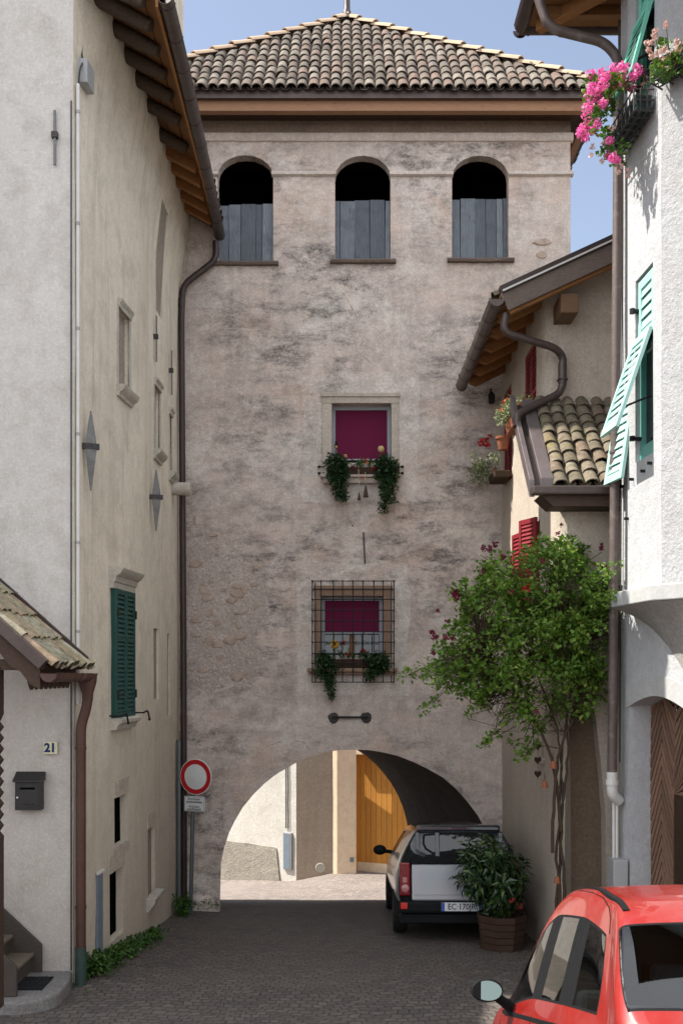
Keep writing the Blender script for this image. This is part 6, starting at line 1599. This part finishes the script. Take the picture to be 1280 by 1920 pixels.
for z in (sc.z + .1, sc.z - .1, pc.z):
    m_ = MB(); m_.bar(sc + Vector((-.06, .07, z - sc.z)), sc + Vector((.06, .07, z - sc.z)), .05, .03); m_.build('bracket', M['zinc'], sg)

# ------------------------------------------------------------------ laurel in a wooden planter
r = random.Random(11)
LP = Vector((wx(940, 12.75), 12.75, ground_z(12.75)))
pot = thing('planter', 'low octagonal wooden planter against the right wall, holding the laurel', 'planter', LP)
m_ = MB(); k = 8
for j in range(5):
    z0, z1 = .03 + j * .085, .03 + j * .085 + .078; r0 = .27 + .012 * j
    for i in range(k):
        a, b = pi / 8 + 2 * pi * i / k, pi / 8 + 2 * pi * (i + 1) / k
        q = [LP + Vector((r_ * cos(t), r_ * sin(t), z)) for z in (z0, z1) for t, r_ in ((a, r0), (b, r0), (b, r0 - .025), (a, r0 - .025))]
        m_.hexa(q)
m_.build('staves', M['planter_wood'], pot, bevel=.004)
m_ = MB(); m_.lathe([(.27, .0), (.27, .03)], LP, seg=8); m_.build('base', M['dark_wood'], pot)
m_ = MB(); m_.lathe([(.29, .38), (.29, .41)], LP, seg=16); m_.build('soil', M['soil'], pot)
lau = thing('laurel_shrub', 'spotted laurel shrub with glossy dark leaves growing in the wooden planter', 'shrub', LP + Vector((0, 0, .4)))
m_ = MB(); st_ = MB(); tops = []
LC = Vector((wx(920, 12.7), 12.7, 0))
for i in range(70):
    an = r.uniform(0, 2 * pi); ph = r.random() ** .6; zz = r.uniform(.50, 1.32)
    prof = sin(pi * min(1, max(.05, (zz - .22) / 1.32))) ** .6
    tp = max(.25, min(1, (zz - .38) / .48)); prof *= tp; cx_ = lerp(LP.x + .06, LC.x, min(1, (zz - .4) / .5))
    p = Vector((cx_ + .47 * prof * ph * cos(an), LC.y + .48 * prof * ph * sin(an), LP.z + zz + .06 * r.gauss(0, 1)))
    tops.append(p); b = LP + Vector((.10 * cos(an) * ph, .1 * sin(an) * ph, .40)); mid = b.lerp(p, .5) + rv(r) * .03
    st_.tube([b, mid, p], .006, 5, radii=[.010, .007, .004])
for p in tops:
    ax = (p - Vector((LC.x, LC.y, LP.z + .65))).normalized() + Vector((0, 0, .5))
    for k_ in range(17):
        a = 2.4 * k_; s1 = ax.cross(Vector((1, .2, .1))).normalized(); s2 = ax.cross(s1).normalized()
        d = s1 * cos(a) + s2 * sin(a) + ax * lerp(-.5, 1.0, k_ / 17) + Vector((0, 0, -.35))
        leaf(m_, p - ax * .10 * (1 - k_ / 17) * 1.3 + d * .01, d, ax + rv(r) * .2, r.uniform(.11, .18), r.uniform(.05, .072), .25, r.uniform(.1, .4))
m_.build('foliage', M['laurel_leaf'], lau, recalc=False); st_.build('stems', M['stem_green'], lau)
for px_, py_ in ((959, 1688),):
    b_ = MB(); bloom(b_, r, P(px_, py_, 12.35), .022, 12, .03); b_.build('red_leaf_tip', M['red_petal'], lau, recalc=False)

# ------------------------------------------------------------------ climbing rose
r = random.Random(3)
RB_ = Vector((wx(1043, 11.72), 11.72, ground_z(11.72)))
rose = thing('climbing_rose', 'climbing rose bush with dark red blooms spreading over the cottage wall', 'rose bush', RB_)
st_ = MB()
def at(px, py, Y): return P(px, py, Y)
# main canes
canes = [[(1043, 1800), (1040, 1690), (1052, 1620), (1046, 1520), (1056, 1440), (1040, 1350), (1000, 1250)], [(1046, 1800), (1050, 1660), (1040, 1600), (1058, 1510), (1050, 1420), (1066, 1330), (1075, 1230)],
         [(1050, 1790), (1060, 1650), (1048, 1560), (1060, 1470), (1066, 1380), (1058, 1300), (1040, 1180)], [(1052, 1560), (1040, 1440), (1010, 1360), (960, 1290), (900, 1220)], [(1036, 1600), (1037, 1500), (1048, 1400), (1100, 1300), (1110, 1200)]]
nodes = []
for ci, c in enumerate(canes):
    pth = [at(px, py, 11.72 - .03 * ci + .05 * nz(i, ci)) for i, (px, py) in enumerate(c)]
    sm = fillet(pth, .25, 4); n_ = len(sm); st_.tube([q + rv(r) * .006 for q in sm], .016, 7, radii=[lerp(.021, .009, i / n_) for i in range(n_)]); nodes += sm[int(n_ * .55):]
fol = MB(); blobs = [(1000, 1185, 105, 85, 34), (905, 1225, 75, 75, 24), (1080, 1135, 70, 75, 20), (1050, 1210, 80, 50, 16), (965, 1115, 70, 38, 13), (1055, 1062, 48, 38, 10), (850, 1255, 52, 42, 12), (1105, 1195, 45, 75, 13),
         (928, 1160, 70, 52, 15), (1090, 1265, 42, 34, 7), (880, 1120, 36, 34, 6), (1120, 1120, 36, 50, 8), (940, 1265, 60, 28, 6), (1000, 1255, 70, 20, 5), (1010, 1040, 30, 26, 4), (1050, 1030, 26, 22, 4), (955, 1300, 90, 36, 6), (895, 1290, 46, 26, 4), (1010, 1320, 60, 42, 4), (1095, 1300, 38, 36, 4), (930, 1075, 26, 30, 3), (1140, 1100, 22, 40, 3), (960, 1075, 40, 30, 5)]
sprays = [(772, 1262), (795, 1258), (820, 1290), (812, 1318), (795, 1330), (850, 1110), (870, 1095), (838, 1180), (828, 1215), (900, 1060), (925, 1045), (885, 1300), (905, 1325), (880, 1340), (915, 1385), (905, 1395), (960, 1390), (975, 1420), (985, 1412), (1000, 1345), (985, 1330), (1055, 1035), (1080, 1042),
          (1118, 1260), (1115, 1300), (1150, 1165), (1155, 1120), (1020, 1050), (1130, 1090), (760, 1268), (1140, 1130), (1110, 1230), (945, 1350), (930, 1372), (1002, 1395), (990, 1398), (895, 1300), (868, 1302), (1096, 1332), (1066, 1342), (1010, 1365), (960, 1335), (1100, 1350), (1040, 1290), (1046, 1320), (930, 1090)]
cl = []
for bx2, by2, rx2, ry2, n_ in blobs:
    for _ in range(int(n_ * 2.9)):
        a, q = r.uniform(0, 2 * pi), r.random() ** .5
        Yc = 11.62 + .42 * r.gauss(0, .75) + (.55 if bx2 < 930 else 0) * r.random()
        cl.append((at(bx2 + rx2 * q * cos(a), by2 + ry2 * q * sin(a), Yc), r.uniform(.07, .13), r.randint(18, 30)))
for px_, py_ in sprays: cl.append((at(px_, py_, 11.45 + r.uniform(-.15, .3)), .065, 20))
for p, rad, n_ in cl:
    clump(fol, r, p, rad, n_, r.uniform(.05, .078), r.uniform(.04, .058), Vector((0, -.25, .35)))
    if r.random() < .8:
        q = min(nodes, key=lambda v: (v - p).length); mid = p.lerp(q, .5) + rv(r) * .06 + Vector((0, 0, .03))
        st_.tube([q, mid, p], .004, 4, radii=[.006, .004, .0025])
for _ in range(210):                         # bare twigs under the crown
    a = at(r.uniform(900, 1110), r.uniform(1240, 1375), 11.7 + r.uniform(-.2, .25)); q = min(nodes, key=lambda v: (v - a).length); b = a + Vector((r.gauss(0, .18), r.gauss(0, .1), r.uniform(.05, .3)))
    st_.tube([q, q.lerp(a, .6) + rv(r) * .04, a, b], .003, 4)
for a, b in (((772, 1262), (880, 1235)), ((812, 1318), (880, 1270)), ((915, 1385), (1010, 1330)), ((975, 1420), (1030, 1350)), ((905, 1325), (1000, 1310)), ((850, 1110), (930, 1160)), ((900, 1040), (960, 1100)), ((1128, 1035), (1075, 1090))):
    p, q = at(*a, 11.5), at(*b, 11.6); st_.tube([p, p.lerp(q, .5) + Vector((0, 0, .06)), q], .004, 4)
fol.build('foliage', M['rose_leaf'], rose, recalc=False); st_.build('stems', M['stem'], rose, smooth=True)
for px_, py_, big in ((928, 1020, 1), (918, 1030, 1), (905, 1028, 1), (940, 1045, 1), (927, 1058, 1), (908, 1072, 1.2), (925, 1095, 1), (930, 1105, .9), (855, 1118, 1.3), (853, 1110, 1), (821, 1145, .8), (838, 1165, .8), (810, 1185, 1), (815, 1195, 1), (836, 1195, .9), (848, 1198, .8), (812, 1225, .9), (986, 1103, 1.3), (958, 1110, 1),
                    (1016, 1052, .9), (1128, 1022, .8), (1126, 1030, .7), (1126, 1062, 1), (1136, 1064, .9), (1005, 1335, .8), (1094, 1108, .6), (1045, 1000, .7), (1052, 985, .6)):
    b_ = MB(); bloom(b_, r, at(px_, py_, 11.15 if 940 < px_ < 1020 else 11.45), .028 * big, 26, .034 * big); b_.build('bloom', M['red_petal' if px_ == 986 else 'crimson'], rose, recalc=False)

# ------------------------------------------------------------------ ivy and flower boxes on the tower
def ivy_box(name, label, px0, px1, zt, zb, Y, masses, blooms, seed, cat='flower box'):
    r = random.Random(seed)
    a, b = P(px0, zb, Y), P(px1, zt, Y); t = thing(name, label, cat, Vector(((a.x + b.x) / 2, Y, a.z)), 'ivy boxes on the tower window sills')
    m_ = MB(); m_.hexa([(a.x, Y, a.z), (b.x, Y, a.z), (b.x, Y + .16, a.z), (a.x, Y + .16, a.z), (a.x - .01, Y - .02, b.z), (b.x + .01, Y - .02, b.z), (b.x + .01, Y + .17, b.z), (a.x - .01, Y + .17, b.z)]); m_.build('box', M['planter_wood'], t, bevel=.008)
    f = MB()
    for mx, my, rx2, ry2, n_ in masses:
        for _ in range(int(n_ * 2.6)):
            a_, q = r.uniform(0, 2 * pi), r.random() ** .5
            clump(f, r, P(mx + rx2 * q * cos(a_), my + ry2 * q * sin(a_), Y - .05 + r.uniform(-.08, .08)), .05, 12, .046, .040, Vector((0, -.6, -.1)))
    f.build('ivy', M['ivy'], t, recalc=False)
    g_ = MB()
    for _ in range(26):
        p = P(lerp(px0, px1, r.uniform(.3, .7)), zt + 2, Y + r.uniform(.02, .12)); d = Vector((r.gauss(0, .5), r.uniform(-.9, .1), 1)); leaf(g_, p, d, Vector((0, -1, .3)), r.uniform(.12, .22), .018, .1, .5)
    g_.build('grass_leaves', M['weed'], t, recalc=False)
    for bx2, by2, mt in blooms:
        b_ = MB(); bloom(b_, r, P(bx2, by2, Y - .05), .024, 14, .028); b_.build('bloom', M[mt], t, recalc=False)
    return t
ivy_box('ivy_box', 'brown window box with two hanging ivy masses on the unbarred tower window', 614, 748, 876, 890, 15.93,
        [(632, 868, 20, 14, 22), (633, 888, 18, 18, 22), (635, 912, 13, 18, 14), (638, 932, 8, 8, 5), (648, 930, 4, 8, 2), (724, 868, 22, 12, 22), (724, 888, 20, 18, 24), (728, 912, 15, 18, 16), (722, 935, 8, 10, 5), (715, 952, 5, 7, 2), (722, 960, 2, 3, 1), (737, 935, 4, 6, 2)],
        [(684, 862, 'red_petal'), (688, 868, 'orange_petal'), (660, 862, 'crimson'), (700, 877, 'red_petal'), (662, 877, 'crimson'), (695, 860, 'crimson'), (704, 880, 'crimson'), (680, 894, 'orange_petal')], 21)
ivy_box('ivy_box', 'dark planted box behind the iron grille of the lower tower window', 600, 728, 1236, 1252, 15.955,
        [(608, 1236, 16, 14, 16), (612, 1255, 20, 18, 20), (618, 1280, 10, 16, 9), (622, 1300, 5, 8, 3), (706, 1238, 24, 12, 20), (705, 1252, 22, 10, 14), (695, 1268, 8, 10, 5)],
        [(639, 1206, 'red_petal'), (644, 1204, 'red_petal'), (680, 1218, 'red_petal'), (653, 1228, 'red_petal'), (648, 1225, 'orange_petal'), (683, 1220, 'red_petal')], 22)
# stakes standing in the boxes
def post(name, label, cat, px, py, Y, build):
    t = thing(name, label, cat, P(px, py, Y)); build(t, P(px, py, Y)); return t
def goose(t, c, hat=True):
    m_ = MB(); m_.lathe([(.030, -.02), (.024, .05), (.014, .12), (.013, .14)], c, seg=12); m_.ball(c + Vector((0, 0, .155)), .030, 12); m_.build('neck', M['curtain'], t, smooth=True)
    m_ = MB(); m_.lathe([(.016, 0), (.012, .03), (.002, .06)], c + Vector((0, -.022, .15)), (0, -1, -.45), 10); m_.build('beak', plain('yellow_beak', (.62, .36, .04), .6), t, smooth=True)
    m_ = MB(); m_.lathe([(.036, 0), (.036, .006), (.018, .008), (.018, .06), (.005, .061)], c + Vector((0, .004, .178)), seg=14); m_.build('hat', M['black_plastic'], t, smooth=True, angle=30)
post('bird_figurine', 'white bird figurine with black hat and yellow beak in the ivy box', 'figurine', 630, 856, 15.95, goose)
def sunfl(t, c):
    m_ = MB()
    for k in range(12): a = 2 * pi * k / 12; leaf(m_, c + Vector((0, -.01, 0)), Vector((cos(a), -.2, sin(a))), Vector((0, -1, 0)), .075, .035)
    m_.build('petals', plain('yellow_petals', (.62, .34, .02), .7), t, recalc=False)
    m_ = MB(); m_.ball(c, .03, 10); m_.build('centre', M['dark_wood'], t); m_ = MB(); m_.tube([c, c + Vector((.01, .02, -.25))], .006, 6); m_.build('stalk', M['stem_green'], t)
post('yellow_flower', 'yellow flower ornament behind the iron grille', 'ornament', 627, 1208, 15.99, sunfl)
def ball_on_stick(rad, mat, hole):
    def f(t, c):
        m_ = MB(); m_.ball(c, rad, 16, sq=1.08); m_.build('ball', mat, t, smooth=True)
        m_ = MB(); m_.tube([c, c + Vector((0, .01, -.22))], .006, 6); m_.build('stick', M['stem'], t)
        if hole: m_ = MB(); m_.lathe([(.014, 0), (.002, .004)], c + Vector((0, -.02, rad * .98)), (0, -.5, 1), 10); m_.build('hole', M['dark_wood'], t)
    return f
gourd = plain('pale_gourd', (.52, .38, .17), .6, .3, 0, .2, 20.)
post('gourd_ball', 'pale yellow ball on a stick at the right of the upper window box', 'ornament', 714, 842, 15.96, ball_on_stick(.052, gourd, True))
post('clay_ball', 'small orange clay ball beside the bird figurine', 'ornament', 647, 856, 15.93, ball_on_stick(.035, plain('orange_clay', (.50, .24, .12), .8), False))
for px0, py0, py1, big, lab in ((673, 880, 938, 1.0, 'smaller brown cone hanging on a string below the upper window box'), (685.5, 885, 932, 1.5, 'larger brown cone hanging on a string below the upper window box')):
    t = thing('hanging_cone', lab, 'ornament', P(px0, py1, 15.86), 'cones hanging below the window box'); c = P(px0, py1, 15.86)
    m_ = MB(); m_.lathe([(.030 * big, 0), (.028 * big, .01), (.010 * big, .10 * big), (.004, .13 * big)], c, seg=12); m_.build('cone', M['stem'], t, smooth=True)
    m_ = MB(); m_.tube([c + Vector((0, 0, .12 * big)), P(px0 - 1, py0, 15.88)], .005, 5); m_.build('string', M['stone'], t)
# wall lantern and terracotta bell on the tower's right edge
t = thing('wall_lantern', 'small black wall lantern on the tower under the cottage eaves', 'lantern', P(921, 745, 16.0)); c = P(921, 745, 15.95)
m_ = MB(); m_.lathe([(.03, -.10), (.045, -.09), (.055, .03), (.06, .035), (.03, .08), (.008, .10), (.006, .13)], c, seg=6); m_.build('lamp', M['iron_black'], t)
m_ = MB(); m_.tube(fillet([c + Vector((0, 0, .13)), c + Vector((0, .04, .16)), c + Vector((0, .16, .14))], .04), .008, 6); m_.build('bracket', M['iron_black'], t)
def bell(px, py, Y, s, lab):
    t = thing('terracotta_bell', lab, 'bell', P(px, py, Y), 'terracotta bells hung on the walls'); c = P(px, py, Y)
    m_ = MB(); m_.lathe([(.030 * s, 0), (.028 * s, .004), (.020 * s, .045 * s), (.014 * s, .055 * s), (.004, .056 * s)], c, seg=14); m_.build('bell', M['terracotta'], t, smooth=True)
    m_ = MB(); m_.tube([c + Vector((0, 0, .05 * s)), c + Vector((0, 0, .12 * s))], .003, 5); m_.build('string', M['stem'], t)
bell(928, 884, 16.02, 1.2, 'terracotta bell hung on the tower below the hanging plant')
bell(1037, 1441, 11.5, 1.5, 'terracotta bell nearest the rose stems at arch height')
bell(1021, 1477, 11.7, 1.4, 'terracotta bell below the dark wall slit left of the rose stems')
bell(1044, 1656, 11.5, 1.3, 'terracotta bell low on the rose stems just above the red car')
t = thing('heart_mobile', 'string of dark hearts hanging in the cottage wall slit', 'mobile', P(1008, 1465, 12.6))
for py in (1400, 1426, 1452):
    m_ = MB(); c = P(1008, py, 12.6); k = [(0, -.05), (.045, .0), (.04, .035), (.02, .045), (0, .025), (-.02, .045), (-.04, .035), (-.045, .0)]
    m_.prism(k, c, (1, 0, 0), (0, 0, 1), (0, .012, 0)); m_.build('heart', M['planter_wood'], t, bevel=.006)
m_ = MB(); m_.tube([P(1008, 1375, 12.6), P(1008, 1462, 12.6)], .003, 5); m_.build('string', M['iron'], t)

# ------------------------------------------------------------------ cottage window planters
def planter_box(name, label, lo, hi, mat, plants, seed, group=None, extra=None):
    r = random.Random(seed); (a, b, c), (d, e, f) = lo, hi
    t = thing(name, label, 'flower box', ((a + d) / 2, (b + e) / 2, c), group)
    m_ = MB(); k = .012; m_.hexa([(a + k, b + k, c), (d, b + k, c), (d, e - k, c), (a + k, e - k, c), (a, b, f), (d, b, f), (d, e, f), (a, e, f)]); m_.build('box', mat, t, bevel=.01)
    for nm, mt, pts in plants:
        fm = MB()
        for q, rad, n_, L, W in pts: clump(fm, r, Vector(q), rad, n_, L, W, Vector((-.4, -.4, .1)))
        fm.build(nm, M[mt], t, recalc=False)
    return t, r
t, r = planter_box('flower_box', 'flower box of orange blooms at the nearer upper cottage window', (2.28, 13.32, 7.10), (2.54, 14.12, 7.26), M['terracotta'],
    [('foliage', 'grey_leaf', [((2.32 + random.Random(i).uniform(-.16, .12), lerp(13.3, 14.25, i / 26), 7.30 + .10 * random.Random(i + 50).random()), .09, 34, .05, .026) for i in range(27)])], 31)
for i, (px_, py_) in enumerate(((945, 757), (952, 752), (948, 775), (956, 778), (950, 762), (960, 748), (975, 760), (944, 770), (955, 770), (985, 752))):
    b_ = MB(); bloom(b_, r, P(px_, py_, 13.9), .034, 16, .05); b_.build('bloom', M['orange_petal' if i % 3 else 'red_petal'], t, recalc=False)
t, r = planter_box('flower_box', 'wall basket with trailing grey green plant beside a terracotta pot at the tower corner', (2.28, 15.1, 6.72), (2.52, 15.75, 6.82), M['stem'],
    [('foliage', 'grey_leaf', [((2.30 + random.Random(i).uniform(-.3, .05), lerp(15.2, 15.95, i / 20), 6.96 + .14 * random.Random(i + 9).random() - .010 * i), .09, 34, .055, .026) for i in range(21)])], 32)
m_ = MB(); c = P(943, 836, 15.2); m_.lathe([(.07, -.06), (.10, .10), (.115, .10), (.115, .14), (.095, .14)], c, seg=16); m_.build('pot', M['terracotta'], t, smooth=True, angle=35)
for px_, py_ in ((906, 832), (912, 828), (908, 824), (918, 818), (915, 834), (903, 830)):
    b_ = MB(); bloom(b_, r, P(px_, py_, 15.6), .035, 14, .045); b_.build('bloom', M['red_petal'], t, recalc=False)

# ------------------------------------------------------------------ geranium boxes of the white house
def iron_basket(t, f, s0, s1, z0, z1, o0, o1, mat):
    m_ = MB(); n_ = max(3, int((s1 - s0) / .11))
    for z in (z0, (z0 + z1) / 2, z1):
        m_.tube([f(s0, z, o0), f(s0, z, o1), f(s1, z, o1), f(s1, z, o0)], .009, 6)
    for i in range(n_ + 1):
        s = lerp(s0, s1, i / n_); m_.tube([f(s, z1, o1), f(s, z0, o1), f(s, z0, o0)], .009, 6)
    for i in (1, 2): o = lerp(o0, o1, i / 3); m_.tube([f(s0, z1, o), f(s0, z0, o), f(s1, z0, o), f(s1, z1, o)], .009, 6)
    m_.build('basket', mat, t)
fb_ = lambda s, z, o: bfn(s, z, -o)
r = random.Random(41)
t = thing('geranium_box', 'iron basket box overflowing with bright pink geraniums below the upper teal shutter', 'flower box', fb_(.6, 9.36, .15), 'geranium boxes on the white house')
m_ = MB(); m_.hexa([fb_(.14, 9.38, .05), fb_(1.05, 9.38, .05), fb_(1.05, 9.38, .20), fb_(.14, 9.38, .20), fb_(.14, 9.53, .04), fb_(1.05, 9.53, .04), fb_(1.05, 9.53, .22), fb_(.14, 9.53, .22)]); m_.build('box', M['green_box'], t, bevel=.01)
iron_basket(t, fb_, .12, 1.07, 9.355, 9.57, .03, .235, M['iron'])
fm = MB(); leaves = [(1120, 190, 26, 30, 26), (1135, 160, 38, 22, 22), (1170, 150, 40, 18, 16), (1115, 225, 22, 26, 16), (1150, 185, 18, 24, 12), (1140, 270, 16, 26, 12), (1160, 285, 10, 24, 7), (1205, 145, 20, 14, 8)]
for mx, my, a_, b2, n_ in leaves:
    for _ in range(n_):
        an, q = r.uniform(0, 2 * pi), r.random() ** .5; clump(fm, r, P(mx + a_ * q * cos(an), my + b2 * q * sin(an), 10.45 + r.uniform(-.28, .3)), .045, 9, .05, .055, Vector((-.4, -.5, .2)))
fm.build('foliage', M['ger_leaf'], t, recalc=False)
heads = [(1108, 140, .05), (1128, 138, .05), (1115, 152, .06), (1128, 158, .06), (1108, 165, .055), (1150, 128, .055), (1165, 125, .055), (1178, 128, .05), (1194, 130, .055), (1188, 142, .05), (1104, 180, .055), (1118, 172, .055), (1102, 200, .055), (1112, 192, .05), (1100, 215, .05), (1130, 194, .05), (1104, 228, .045), (1092, 240, .05), (1088, 248, .045), (1108, 243, .045), (1098, 258, .035),
         (1170, 158, .05), (1158, 160, .045), (1148, 162, .04), (1184, 164, .04), (1135, 145, .045), (1120, 232, .04), (1142, 262, .035), (1148, 295, .04), (1155, 300, .03), (1140, 290, .03), (1170, 140, .045), (1145, 140, .04), (1204, 134, .045)]
for px_, py_, s in heads:
    b_ = MB(); bloom(b_, r, P(px_, py_, 10.25 + r.uniform(-.2, .2)), s * 1.0, 75, .030); b_.build('bloom', M['pink'], t, recalc=False)
for px_, py_, s in ((1212, 148, .05), (1205, 158, .045), (1140, 175, .03), (1148, 240, .035), (1110, 275, .03), (1108, 290, .025), (1128, 302, .025), (1160, 322, .03), (1176, 330, .025), (1133, 268, .03), (1176, 318, .025), (1165, 312, .025)):
    b_ = MB(); bloom(b_, r, P(px_, py_, 10.3), s * .85, 30, .022); b_.build('faded_bloom', M['pale_petal'], t, recalc=False)
ff_ = lambda s, z, o: ffn(s, z, -o)
t = thing('geranium_box', 'iron basket box of pale faded geraniums on the coarse white bay front', 'flower box', ff_(.4, 9.5, .15), 'geranium boxes on the white house')
m_ = MB(); m_.hexa([ff_(.05, 9.50, .05), ff_(.95, 9.50, .05), ff_(.95, 9.50, .18), ff_(.05, 9.50, .18), ff_(.05, 9.62, .04), ff_(.95, 9.62, .04), ff_(.95, 9.62, .20), ff_(.05, 9.62, .20)]); m_.build('box', M['green_box'], t, bevel=.01)
iron_basket(t, ff_, .03, .98, 9.475, 9.66, .03, .215, M['iron'])
fm = MB()
for mx, my, a_, b2, n_ in ((1258, 122, 24, 16, 20), (1240, 130, 22, 14, 14), (1270, 112, 16, 18, 14), (1245, 85, 12, 12, 6)):
    for _ in range(n_):
        an, q = r.uniform(0, 2 * pi), r.random() ** .5; clump(fm, r, P(mx + a_ * q * cos(an), my + b2 * q * sin(an), 9.6 + r.uniform(-.2, .15)), .04, 9, .045, .048, Vector((-.4, -.5, .2)))
fm.build('foliage', M['ger_leaf'], t, recalc=False)
for px_, py_, s in ((1248, 45, .03), (1228, 58, .03), (1227, 68, .035), (1220, 105, .04), (1232, 100, .04), (1245, 92, .04), (1258, 100, .045), (1270, 90, .045), (1278, 84, .04), (1252, 110, .04), (1215, 92, .03), (1212, 80, .03), (1240, 112, .035), (1276, 100, .04), (1268, 78, .03), (1280, 120, .04), (1250, 128, .03), (1222, 78, .025), (1262, 118, .035)):
    b_ = MB(); bloom(b_, r, P(px_, py_, 9.55 + r.uniform(-.12, .12)), s * .85, 40, .022); b_.build('faded_bloom', M['pale_petal'], t, recalc=False)
sm = MB()
for px_, py_ in ((1248, 45), (1228, 58), (1220, 82), (1270, 80)): sm.tube([P(px_, py_, 9.55), P(px_ + 6, py_ + 50, 9.6)], .004, 4)
sm.build('stems', M['stem_green'], t)

# ------------------------------------------------------------------ weeds along the house foot
r = random.Random(51); wd_ = MB()
for _ in range(330):
    y = 10.75 + (13.6 - 10.75) * r.random() ** 1.6; x = XL(y) + .03 + abs(r.gauss(0, .10)); d_ = 1 - (y - 10.75) / 3.4
    clump(wd_, r, Vector((x, y, ground_z(y) + .07 + r.random() * .17 * max(.2, d_))), .05, 7, .055, .036, Vector((.5, -.4, .4)))
for _ in range(60):
    y = r.gauss(15.5, .18); clump(wd_, r, Vector((XL(y) + .06 + abs(r.gauss(0, .1)), y, ground_z(y) + .05 + r.random() * .25)), .05, 7, .055, .036, Vector((.5, -.4, .4)))
for _ in range(10):
    clump(wd_, r, Vector((r.uniform(-2.9, -2.4), r.uniform(9.8, 10.5), ground_z(10.2) + .03)), .035, 6, .03, .016, Vector((.3, -.4, .6)))
for _ in range(22):
    clump(wd_, r, Vector((r.uniform(-2.3, -1.95), TY - .1 + r.uniform(-.05, .02), .05 + r.random() * .14)), .03, 6, .035, .02, Vector((0, -.5, .5)))
o = wd_.build('weeds', M['weed'], None, recalc=False); o['kind'] = 'stuff'; tag(o, 'green weeds growing along the foot of the left house', 'weeds')
